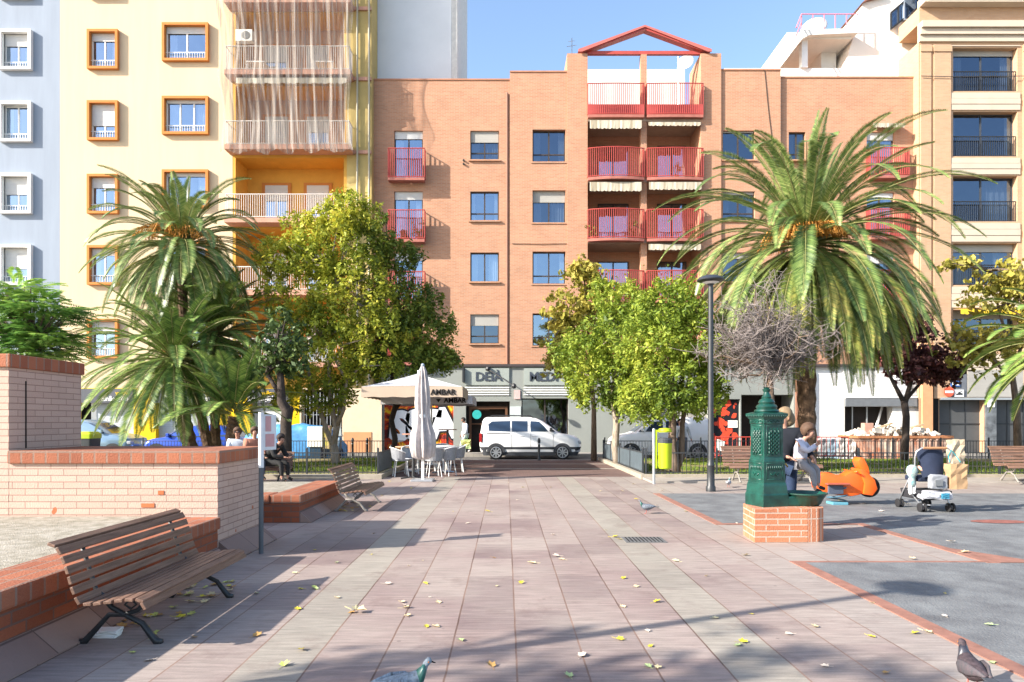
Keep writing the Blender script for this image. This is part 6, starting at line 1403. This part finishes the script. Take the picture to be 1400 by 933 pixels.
# ------------------------------------------------------------------ people
M_skin = mat('skin', (.40, .215, .15), .6, .08, 6, .3)
def person(label, loc, rz, h, J, top, bottom, shoe, hair, hairstyle='short', extras=None, sleeves=True, name='person', cat='person', k=1.0, hk=1.0):
    """J: joints in units of the standing height, x forward, y left, z up"""
    t = thing(name, label, cat, loc, rz)
    D = dict(pel=(0, 0, .53), waist=(0, 0, .60), chest=(0, 0, .74), neck=(0, 0, .835), jaw=(.012, 0, .875), head=(0, 0, .935), ls=(0, .105, .805), rs=(0, -.105, .805), le=(0, .14, .64), re=(0, -.14, .64), lw=(.03, .15, .50), rw=(.03, -.15, .50),
             lh=(0, .055, .51), rh=(0, -.055, .51), lk=(.02, .06, .28), rk=(.02, -.06, .28), la=(0, .06, .045), ra=(0, -.06, .045))
    D.update(J)
    for s_ in 'lr':
        if s_+'t' not in D: a = D[s_+'a']; D[s_+'t'] = (a[0]+.085, a[1]+(.01 if s_ == 'l' else -.01), a[2]-.028)
    V = {q: Vector(v)*h for q, v in D.items()}
    nm, P, E, R = {}, [], [], []
    def add(q, p, r, par=None):
        nm[q] = len(P); P.append(p); R.append(tuple(x*h for x in r) if isinstance(r, tuple) else r*h)
        if par is not None: E.append((nm[par], nm[q]))
    add('pel', V['pel'], (.078*k, .058*k)); add('waist', V['waist'], (.068*k, .052*k), 'pel'); add('chest', V['chest'], (.082*k, .058*k), 'waist'); add('neck', V['neck'], .026, 'chest')
    add('jaw', V['jaw'], (.032*hk, .036*hk), 'neck'); add('head', V['head'], (.046*hk, .051*hk), 'jaw')
    hd = (V['head']-V['neck']).normalized(); add('crown', V['head']+hd*.034*h*hk, .040*hk, 'head')
    for s_ in 'lr':
        sg = 1 if s_ == 'l' else -1
        add(s_+'s', V[s_+'s'], .032*k, 'chest'); add(s_+'e', V[s_+'e'], .023*k, s_+'s'); add(s_+'w', V[s_+'w'], .015, s_+'e')
        d = (V[s_+'w']-V[s_+'e']).normalized(); sd_ = d.cross(Vector((1, 0, 0))); sd_ = sd_.normalized() if sd_.length > .1 else Vector((0, 1, 0)); up_ = sd_.cross(d)
        pc = V[s_+'w']+d*.028*h; add(s_+'p', pc, (.017, .010), s_+'w')
        for i, (o_, l_) in enumerate(((-.013, .030), (-.0045, .036), (.0045, .034), (.013, .026))):
            q1 = pc+d*.022*h+up_*o_*h; q2 = q1+(d+sd_*.35).normalized()*l_*h; add(f'{s_}f{i}', q1, .0058, s_+'p'); add(f'{s_}g{i}', q2, .0048, f'{s_}f{i}')
        q1 = V[s_+'w']+d*.014*h+up_*.020*h; add(s_+'th', q1, .0068, s_+'w'); add(s_+'ti', q1+(d*.8+up_*.5).normalized()*.024*h, .0055, s_+'th')
        add(s_+'h', V[s_+'h'], .050*k, 'pel'); add(s_+'k', V[s_+'k'], .034*k, s_+'h'); add(s_+'a', V[s_+'a'], .021, s_+'k'); add(s_+'t', V[s_+'t'], (.018, .016), s_+'a')
    f = Vector((1, 0, 0)); fd = J.get('look'); f = Vector(fd).normalized() if fd else f
    add('nose', V['head']+f*.064*h*hk-hd*.012*h, .009, 'head')
    body = skin('body', P, E, R, M_skin, t)
    def cloth(nm_, names, edges, grow, m, rr=None):
        idx = {q: i for i, q in enumerate(names)}
        ps = [P[nm[q]] for q in names]; rs = [((R[nm[q]][0] if isinstance(R[nm[q]], tuple) else R[nm[q]])+grow*h, (R[nm[q]][1] if isinstance(R[nm[q]], tuple) else R[nm[q]])+grow*h) for q in names]
        if rr:
            for q, v in rr.items(): ps[idx[q]] = P[nm[v[0]]].lerp(P[nm[v[1]]], v[2])
        return skin(nm_, ps, [(idx[a], idx[b_]) for a, b_ in edges], rs, m, t)
    arms = ['ls', 'le', 'lw', 'rs', 're', 'rw'] if sleeves else ['ls', 'le', 'rs', 're']
    ed = [('pel', 'waist'), ('waist', 'chest'), ('chest', 'neck'), ('chest', 'ls'), ('ls', 'le'), ('chest', 'rs'), ('rs', 're')]+([('le', 'lw'), ('re', 'rw')] if sleeves else [])
    cloth('top', ['pel', 'waist', 'chest', 'neck']+arms, ed, .015, top, {'neck': ('chest', 'neck', .92)})
    cloth('trousers', ['pel', 'lh', 'lk', 'la', 'rh', 'rk', 'ra'], [('pel', 'lh'), ('lh', 'lk'), ('lk', 'la'), ('pel', 'rh'), ('rh', 'rk'), ('rk', 'ra')], .008, bottom, {'la': ('lk', 'la', .9), 'ra': ('rk', 'ra', .9)})
    for s_ in 'lr': cloth('shoe', [s_+'a', s_+'t'], [(s_+'a', s_+'t')], .007, shoe)
    hc = V['head']+hd*.016*h-f*.012*h; hb = MB()
    if hair:
        hb.ball(hc, .067*h*hk, 16, 12, (1.0, .95, 1.0), .03)
        if hairstyle == 'long': hb.ball(hc-f*.03*h-Vector((0, 0, .045*h)), .06*h, 12, 8, (.8, 1.05, 1.1), .02)
        # keep the face free: the cap is cut back in front below the brow
        hb.v = [tuple(Vector(p)-f*max(0, (Vector(p)-hc).dot(f)-.022*h)*(1.0 if (Vector(p)-hc).dot(hd) < .022*h else .12)) for p in hb.v]
        part('hair', hb, hair, t, smooth=True)
    sd2 = f.cross(hd).normalized(); eb = MB()
    for sg in (-1, 1): eb.ball(V['head']+f*.053*h*hk+sd2*sg*.02*h+hd*.003*h, .0065*h, 6, 4)
    part('eyes', eb, M_dark, t)
    part('mouth', MB().tube([V['head']+f*.054*h*hk-hd*.034*h-sd2*.012*h, V['head']+f*.057*h*hk-hd*.035*h, V['head']+f*.054*h*hk-hd*.034*h+sd2*.012*h], .003*h, 4), mat('lips', (.40, .14, .12), .6), t)
    eb = MB()
    for sg in (-1, 1): eb.ball(V['head']+sd2*sg*.05*h*hk-hd*.01*h, .012*h, 6, 5, (1, .6, 1.4))
    part('ears', eb, M_skin, t, smooth=True)
    if extras: extras(t, V, h, f, hd, sd2)
    return t
C_ = lambda n, c, **k: mat('cloth_'+n, c, .9, .15, 9, **k)
hair_bl = mat('blond_hair', (.20, .14, .08), .7, .3, 20); hair_br = mat('brown_hair', (.09, .05, .03), .7, .3, 20); hair_gr = mat('grey_hair', (.45, .43, .40), .7, .3, 20); hair_dk = mat('dark_hair', (.03, .022, .02), .7, .3, 20)
# woman beside the fountain with the child on her hip
Wl = (PX(1072, 9.95), 9.95, 0)
person('blond woman in navy jacket and jeans standing behind the fountain, holding a small child', Wl, radians(-115), 1.72,
       dict(le=(.02, .17, .66), lw=(.12, .22, .60), re=(.06, -.14, .65), rw=(.17, .04, .60), lk=(.02, .055, .28), rk=(.0, -.06, .28), neck=(.01, 0, .84), head=(.02, 0, .935), look=(.77, -.64, -.1)),
       C_('navy', (.010, .012, .018)), C_('denim', (.02, .035, .075)), C_('black', (.02, .02, .02)), hair_bl, 'long')
person('small child in white hoodie and grey leggings held on the woman\'s arm, head bowed', (PX(1094, 9.66), 9.66, .36), radians(-35), 1.10,
       dict(pel=(0, 0, .545), lh=(.03, .06, .53), rh=(.03, -.06, .53), lk=(.19, .08, .47), rk=(.17, -.10, .44), la=(.20, .08, .24), ra=(.20, -.12, .22), waist=(0, 0, .62), chest=(.02, 0, .76), neck=(.06, 0, .86), jaw=(.10, 0, .885), head=(.10, 0, .945),
            le=(.10, .13, .69), re=(.11, -.13, .69), lw=(.19, .03, .78), rw=(.19, -.03, .77), look=(1, 0, -.55)),
       C_('white_hoodie', (.46, .46, .54)), C_('grey_leggings', (.22, .21, .22)), C_('black', (.02, .02, .02)), hair_br, 'short', k=1.12, hk=1.45)
# man walking with shopping in front of the restaurant
def shopping(t, V, h, f, hd, sd2):
    pass
mw = person('man in white shirt and pale jeans walking past the restaurant door with shopping bags', (PX(634, 31.0), 32.0, 0), radians(205), 1.68,
       dict(lk=(.13, .055, .29), la=(.16, .06, .05), rk=(-.02, -.055, .28), ra=(-.18, -.06, .09), rt=(-.11, -.06, .05), le=(.02, .14, .65), lw=(.08, .14, .53), re=(-.02, -.14, .65), rw=(.05, -.15, .52), chest=(.02, 0, .74), neck=(.035, 0, .835), head=(.06, 0, .93)),
       C_('white_shirt', (.62, .66, .72)), C_('pale_jeans', (.42, .47, .50)), C_('white_shoe', (.6, .6, .6)), hair_dk)
o = thing('shopping_bag', 'green and yellow shopping bag carried by the man in the white shirt', 'bag', (PX(637, 31.6), 31.6, .25))
part('sack', crumpled(MB(), -.2, .2, -.1, .1, 0, .42, .03), mat('green_yellow_plastic', (.30, .50, .25), .5, .5, 5, col2=(.55, .42, .08)), o)
part('handle_cord', MB().tube([(-.08, 0, .42), (0, 0, .62), (.08, 0, .42)], .01, 4), C_('bag_green', (.2, .4, .2)), o)
person('grey haired man in pale grey shirt and dark trousers walking behind the right lawn', (PX(938, 27.9), 28.4, ST), radians(-100), 1.72,
       dict(lk=(.08, .055, .285), la=(.10, .06, .05), rk=(.0, -.055, .28), ra=(-.12, -.06, .06), le=(.0, .15, .65), lw=(.05, .19, .52), re=(.0, -.15, .65), rw=(.08, -.15, .53), look=(1, .2, 0)),
       C_('pale_grey', (.40, .43, .46)), C_('dark_trousers', (.06, .07, .09)), C_('brown_shoe', (.2, .13, .09)), hair_gr, sleeves=True)
person('person in a white and red jacket half hidden by the split tree trunk', (PX(931, 29.0), 29.2, ST), radians(-80), 1.72, dict(lk=(.05, .055, .285), la=(.05, .06, .05)),
       C_('white_red', (.60, .58, .56), ), C_('dark_trousers', (.06, .07, .09)), C_('black', (.02, .02, .02)), hair_dk)
# people on the left bench
SIT = dict(pel=(-.02, 0, .30), waist=(-.03, 0, .37), chest=(-.02, 0, .50), neck=(0, 0, .60), jaw=(.02, 0, .64), head=(.02, 0, .70), ls=(-.01, .105, .57), rs=(-.01, -.105, .57), le=(.03, .14, .42), re=(.03, -.14, .42), lw=(.16, .10, .38), rw=(.16, -.10, .38),
           lh=(.02, .055, .28), rh=(.02, -.055, .28), lk=(.26, .07, .27), rk=(.26, -.07, .27), la=(.27, .07, .045), ra=(.27, -.07, .045))
def shades(t, V, h, f, hd, sd2):
    b = MB()
    for sg in (-1, 1): b.ball(V['head']+f*.060*h+sd2*sg*.021*h+hd*.004*h, .016*h, 8, 6, (.5, 1, .8))
    b.tube([V['head']+f*.06*h-sd2*.045*h+hd*.008*h, V['head']+f*.064*h+hd*.008*h, V['head']+f*.06*h+sd2*.045*h+hd*.008*h], .003*h, 4); part('sunglasses', b, M_black, t)
person('person in sunglasses and a pale top sitting at the far end of the left bench', (PX(327, 17.2), 17.1, .08), radians(-75), 1.68, SIT, C_('pale_top', (.45, .50, .56)), C_('dark_trousers', (.06, .07, .09)), C_('black', (.02, .02, .02)), hair_br, extras=shades)
person('person with a bare raised face sitting half hidden behind the white sign post', (PX(350, 17.2), 17.1, .09), radians(-60), 1.68, SIT, C_('rust', (.35, .15, .10)), C_('dark_trousers', (.06, .07, .09)), C_('black', (.02, .02, .02)), hair_br)
S2 = dict(SIT); S2.update(chest=(.10, 0, .47), neck=(.16, 0, .55), jaw=(.19, 0, .58), head=(.20, 0, .63), ls=(.12, .105, .52), rs=(.12, -.105, .52), le=(.18, .14, .38), re=(.18, -.14, .38), lw=(.30, .06, .36), rw=(.30, -.06, .36), look=(1, 0, -.5))
person('person all in black bent forward on the left bench beside the sign post', (PX(371, 17.2), 17.1, .05), radians(-20), 1.66, S2, C_('black', (.02, .02, .02)), C_('black', (.02, .02, .02)), C_('black', (.02, .02, .02)), hair_dk)

# ------------------------------------------------------------------ pigeons
def pigeon(label, loc, rz, s=1.0, tone=(.22, .25, .30), neck=(.025, .11, .09), headup=0):
    t = thing('pigeon', label, 'pigeon', loc, rz, group='pigeons on the paving'); t.scale = (s, s, s)
    mB = mat('pigeon_grey_%02d' % int(tone[0]*100), tone, .7, .7, 45, col2=mul(tone, .45))
    body = MB(); R_ = []
    for x, z, r in ((-.17, .155, .012), (-.13, .15, .026), (-.08, .14, .048), (-.02, .135, .064), (.05, .145, .062), (.09, .17, .046), (.112, .205, .028), (.122, .235, .024), (.135, .255, .024), (.148, .262, .017), (.157, .258, .006)):
        R_.append([(x-(.35*r*cos(a*pi/6) if x > .08 and x < .13 else 0), r*sin(a*pi/6)*1.0, z+r*cos(a*pi/6)) for a in range(12)])
    part('body', body.rings(R_), mB, t, smooth=True)
    part('neck_feathers', MB().rings([[(x-.3*r*cos(a*pi/6), r*sin(a*pi/6), z+r*cos(a*pi/6)) for a in range(12)] for x, z, r in ((.088, .168, .048), (.112, .205, .031), (.122, .232, .026))]), mat('neck_sheen_%02d' % int(neck[1]*100), neck, .35, .3, 12, .6), t, smooth=True)
    part('beak', MB().tube([(.152, 0, .257), (.178, 0, .246)], [.006, .002], 5), M_dark, t)
    for sg in (-1, 1):
        part('wing', MB().rings([[(x, sg*(y+.012*cos(a*pi/4)), z+r*sin(a*pi/4)) for a in range(8)] for x, y, z, r in ((.06, .055, .15, .02), (.02, .066, .15, .042), (-.06, .056, .155, .04), (-.13, .03, .158, .02), (-.18, .014, .155, .006))]), mat('wing_barred_%02d' % int(tone[0]*100), mul(tone, 1.25), .7, .6, 16, col2=(.05, .055, .06), stretch=(3, 1, 1)), t, smooth=True)
        part('leg', MB().tube([(.0, sg*.025, .09), (.01, sg*.027, .012), (.04, sg*.027, .005)], .005, 5), mat('pink_leg', (.42, .12, .10), .6), t)
        part('eye', MB().ball((.137, sg*.022, .260), .004, 5, 4), mat('orange_eye', (.6, .15, .02), .4), t)
    part('tail', MB().prism([(-.15, -.025), (-.15, .025), (-.25, .035), (-.25, -.035)], .142, .152, 'z'), mat('tail_dark', (.06, .065, .075), .7), t)
    return t
pigeon('plump grey pigeon with green neck cut by the bottom edge of the picture', (PX(550, 3.66), 3.66, 0), radians(12), 1.0, (.20, .235, .27), headup=1)
pigeon('dark brown pigeon seen from behind near the play area edging', (PX(1330, 3.92), 3.92, 0), radians(80), .95, (.055, .04, .045), (.03, .03, .04))
pigeon('slate grey pigeon standing on the paving left of the fountain', (PX(884, 11.4), 11.4, 0), radians(165), .82, (.12, .14, .17))
pigeon('pale pigeon near the foot of the black street lamp', (PX(996, 15.9), 15.9, 0), radians(60), .8, (.36, .36, .38))

# ------------------------------------------------------------------ ground details
t = thing('drain_grate', 'square grey drain grate set in the paving left of the fountain', 'drain', (1.78, 8.9, 0))
part('plate', MB().box(-.26, .26, -.2, .2, .001, .009), mat('grate_iron', (.13, .13, .13), .7, .2), t)
b = MB()
for k in range(10): b.box(-.22+k*.047, -.205+k*.047, -.17, .17, .010, .0125)
part('slots', b, M_dark, t)
LP = [(404, 784, 1), (430, 805, 2), (412, 806, 0), (433, 806, 3), (460, 818, 1), (407, 833, 0), (483, 838, 4), (413, 889, 0), (388, 911, 2), (582, 799, 0), (549, 824, 1), (554, 832, 1), (557, 843, 1), (599, 824, 1), (583, 858, 0), (596, 858, 1), (630, 877, 3), (672, 912, 4), (552, 828, 5), (529, 799, 5),
      (729, 771, 1), (762, 761, 5), (769, 766, 1), (712, 798, 0), (853, 791, 0), (869, 803, 1), (897, 824, 0), (966, 788, 0), (846, 875, 0), (890, 884, 0), (887, 913, 3), (898, 914, 1), (778, 926, 3), (795, 898, 5), (885, 863, 5), (851, 830, 1), (977, 846, 1), (757, 732, 5), (840, 735, 0), (848, 738, 0), (925, 768, 1),
      (1014, 879, 0), (1010, 883, 3), (1114, 857, 1), (1190, 871, 0), (1250, 867, 0), (1192, 825, 1), (1212, 921, 4), (1355, 857, 3), (1357, 908, 3), (1246, 765, 1), (1318, 757, 1), (1267, 865, 1), (1292, 845, 5), (1080, 868, 5), (1130, 912, 5), (350, 812, 3), (205, 904, 5), (265, 872, 4), (180, 893, 2), (640, 716, 5), (668, 700, 0), (905, 672, 5),
      (1240, 690, 1), (1205, 700, 5), (1300, 742, 5), (1180, 690, 5), (938, 700, 0), (1020, 760, 1), (460, 770, 3), (350, 870, 4)]
LC = [((.62, .50, .04), 'yellow'), ((.66, .54, .30), 'pale tan'), ((.55, .58, .16), 'yellow green'), ((.36, .45, .20), 'pale green'), ((.42, .24, .08), 'brown'), ((.62, .52, .42), 'dry beige')]
LM = [mat('fallen_leaf_'+n.replace(' ', '_'), c, .6, .25, 30) for c, n in LC]
rr = random.Random(12); LMESH = []
for v in range(6):
    b = MB(); n_ = 14; ctr = (0, 0, .010+.008*rr.random()); cu = rr.uniform(.25, .9); rim = []
    for j in range(n_):
        a = 2*pi*j/n_; r_ = (1.0 if j % 2 == 0 else .66)*(1+.35*cos(a))*.5+rr.uniform(-.05, .05); x_, y_ = r_*cos(a), r_*sin(a)*.8
        rim.append((x_, y_, .06+cu*(y_*y_)*.9+.14*max(0, x_)*cu+rr.uniform(0, .10)))
    for j in range(n_): b.poly([(0, 0, .05), rim[j], rim[(j+1) % n_]])
    b.tube([(-.3, 0, .05), (-.75, .05, .12)], .02, 3)
    me = bpy.data.meshes.new('leaf'); me.from_pydata(b.v, [], b.f); LMESH.append(me)
LCACHE = {}
def leaf(x, y, kind, s):
    v = rr.randrange(6); key = (v, kind)
    if key not in LCACHE: me = LMESH[v].copy(); me.materials.append(LM[kind]); LCACHE[key] = me
    o = bpy.data.objects.new('fallen_leaf', LCACHE[key]); COL.objects.link(o); o.location = (x, y, .004 if x < 3.1 else .012); o.rotation_euler = (rr.uniform(-.2, .2), rr.uniform(-.2, .2), rr.uniform(0, 6.28)); o.scale = (s, s, s*.8)
    zone = ('under the nearest bench' if y < 8 else 'beside the second bench') if x < -2.4 else 'along the lawn kerb on the right' if x > 3.25 and y > 17 else 'on the dark play area' if x > 3.25 else 'on the paving near the bottom edge' if y < 4.9 else 'on the paving beside the nearest bench' if y < 6.3 and x < -.6 else 'on the paving crossed by the long lamp shadow' if y < 6.3 else 'on the paving before the fountain' if y < 9 else 'on the far paving by the terrace'
    return tag(o, '%s fallen leaf %s' % (LC[kind][1], zone), 'leaf', 'fallen leaves on the ground')
for px, py, kd in LP:
    g = G(px, py); leaf(g.x, g.y, kd, rr.uniform(.05, .085)*(1.0 if py > 780 else 1.35))
for k in range(34): leaf(rr.uniform(-2.95, -2.5), rr.uniform(4.9, 6.6), rr.choice((0, 1, 2, 4, 4, 5)), rr.uniform(.06, .10))
for k in range(16): leaf(rr.uniform(-2.95, -2.6), rr.uniform(11.6, 12.9), rr.choice((0, 1, 4, 4)), rr.uniform(.07, .10))
for k in range(26): leaf(rr.uniform(4.0, 12.5), rr.uniform(17.4, 18.05), rr.choice((0, 1, 4, 5)), rr.uniform(.08, .12))
for k in range(16): leaf(rr.uniform(-3.3, 3.4), rr.uniform(12, 18), rr.choice((0, 1, 5)), rr.uniform(.06, .09))
for k in range(24):
    y = rr.uniform(4.3, 16); leaf(rr.uniform(-.30*y, min(.68*y, 9)), y, rr.choice((0, 1, 5, 5, 4)), rr.uniform(.03, .055))
g = G(487, 838); o = leaf(g.x, g.y, 1, .15); o['label'] = 'large curled pale tan leaf, biggest on the paving'; del o['group']; o.scale = (.13, .13, .22); o.location.z = .01
t = thing('paper_scrap', 'crumpled white paper scrap under the nearest bench', 'litter', (PX(148, 4.95), 4.95, 0))
part('sheet', crumpled(MB(), -.10, .08, -.05, .05, 0, .05, .012), M_white, t)
# ------------------------------------------------------------------ plants standing on the balconies
def pot_plant(label, x, y, z, h, m, seed, r=.16):
    rr = random.Random(seed); t = thing('potted_plant', label, 'potted plant', (x, y, z), group='plants on the balconies')
    part('pot', MB().lathe([(r*.6, 0), (r*.85, .2), (r*.9, .22), (r*.75, .2)], 12), mat('clay_pot', (.40, .16, .09), .8), t)
    b = MB()
    for k in range(26): leafclump(b, Vector((rr.gauss(0, h*.22), rr.gauss(0, h*.15), .25+h*rr.random())), .12, 7, .05, rr, .4)
    part('foliage', b, m, t, fixn=False)
L_pot = leafmat('balcony_leaves', [(.05, .09, .02), (.14, .2, .03), (.34, .33, .06)], .6, .3, 2)
for k, (px, py, Yp, h, lb) in enumerate(((864, 330, YC-.2, .75, 'yellow green plant spilling over the left balcony of the third row'), (811, 330, YC-.2, .5, 'small plant at the left corner of the third row balcony'), (944, 330, YC-.1, .6, 'spiky green plant on the right balcony of the third row'),
        (893, 412, YC-.1, 1.5, 'tall yellowing bush on the right balcony of the fourth row'), (905, 412, YC+.1, 1.2, 'brown leaved bush beside the tall yellowing bush'), (573, 330, YC-.3, .7, 'small yellow green plant on the second single balcony'), (551, 330, YC-.3, .3, 'low red flowered plant on the second single balcony'), (870, 412, YC-.1, .6, 'green plant against the pillar of the fourth row balcony'), (925, 247, YC, .5, 'red flowered plant on the right balcony of the second row'))):
    pot_plant(lb, PX(px, Yp), Yp, PZ(py, Yp)+.01, h, L_pur if k in (4,) else L_pot, 200+k)
# ------------------------------------------------------------------ small things on the facades
def ac(par, x, y, z, w=.8):
    b = MB().box(x, x+w, y-.3, y-.01, z, z+.55); o = part('air_conditioner', b, M_whitewall, par, world=True, bevel=.02)
    g = MB().lathe([(.05, -.005), (.2, -.008), (.2, .004), (.05, .002)], 18); q = part('fan_grille', g, mat('fan_grey', (.12, .12, .12), .6), par); q.rotation_euler = (pi/2, 0, 0); q.location = (x+w*.62-par.location.x, y-.31-par.location.y, z+.27)
ac(TY, PX(322, YY-.1)+.1, YY-.08, PZ(62, YY)); ac(TR, PX(1402, YR), YR, PZ(210, YR), .7)
M_cable = mat('facade_cable', (.04, .035, .03), .7)
part('cable', MB().tube([(fx(700), YC-.09, fz(334)), (fx(740), YC-.09, fz(334.6)), (fx(775), YC-.09, fz(334))], .014, 4), M_cable, TC, world=True)
part('cable', MB().tube([(fx(1045), YC-.04, fz(97)), (fx(1050), YC-.04, fz(150)), (fx(1056), YC-.04, fz(200)), (fx(1060), YC-.04, fz(330))], .014, 4), M_cable, TC, world=True)
part('vent_cap', MB().tube([(fx(634), YC-.02, fz(220)), (fx(634), YC-.1, fz(220))], .05, 8), M_cable, TC, world=True)
part('vent_cap', MB().tube([(fx(634), YC-.02, fz(225)), (fx(634), YC-.1, fz(225))], .05, 8), M_cable, TC, world=True)
part('cable', MB().tube([(PX(1257, YR), YR-.13, PZ(106, YR)), (PX(1300, YR), YR-.13, PZ(107, YR)), (PX(1400, YR), YR-.13, PZ(106, YR))], .016, 4), M_cable, TR, world=True)
# tables and chairs on the netted balconies
for (px, py, lb) in ((352, 101, 'white plastic table on the upper netted balcony'), (445, 101, 'white plastic shelf unit at the right end of the upper netted balcony')):
    Yq = YY+.2; t = thing('balcony_table', lb, 'table', (PX(px, Yq), Yq, log[1][2]))
    part('tabletop', MB().box(-.45, .45, -.3, .3, .7, .74), M_white, t)
    for x in (-.4, .4):
        for y in (-.25, .25): part('leg', MB().tube([(x, y, 0), (x, y, .7)], .025, 5), M_white, t)
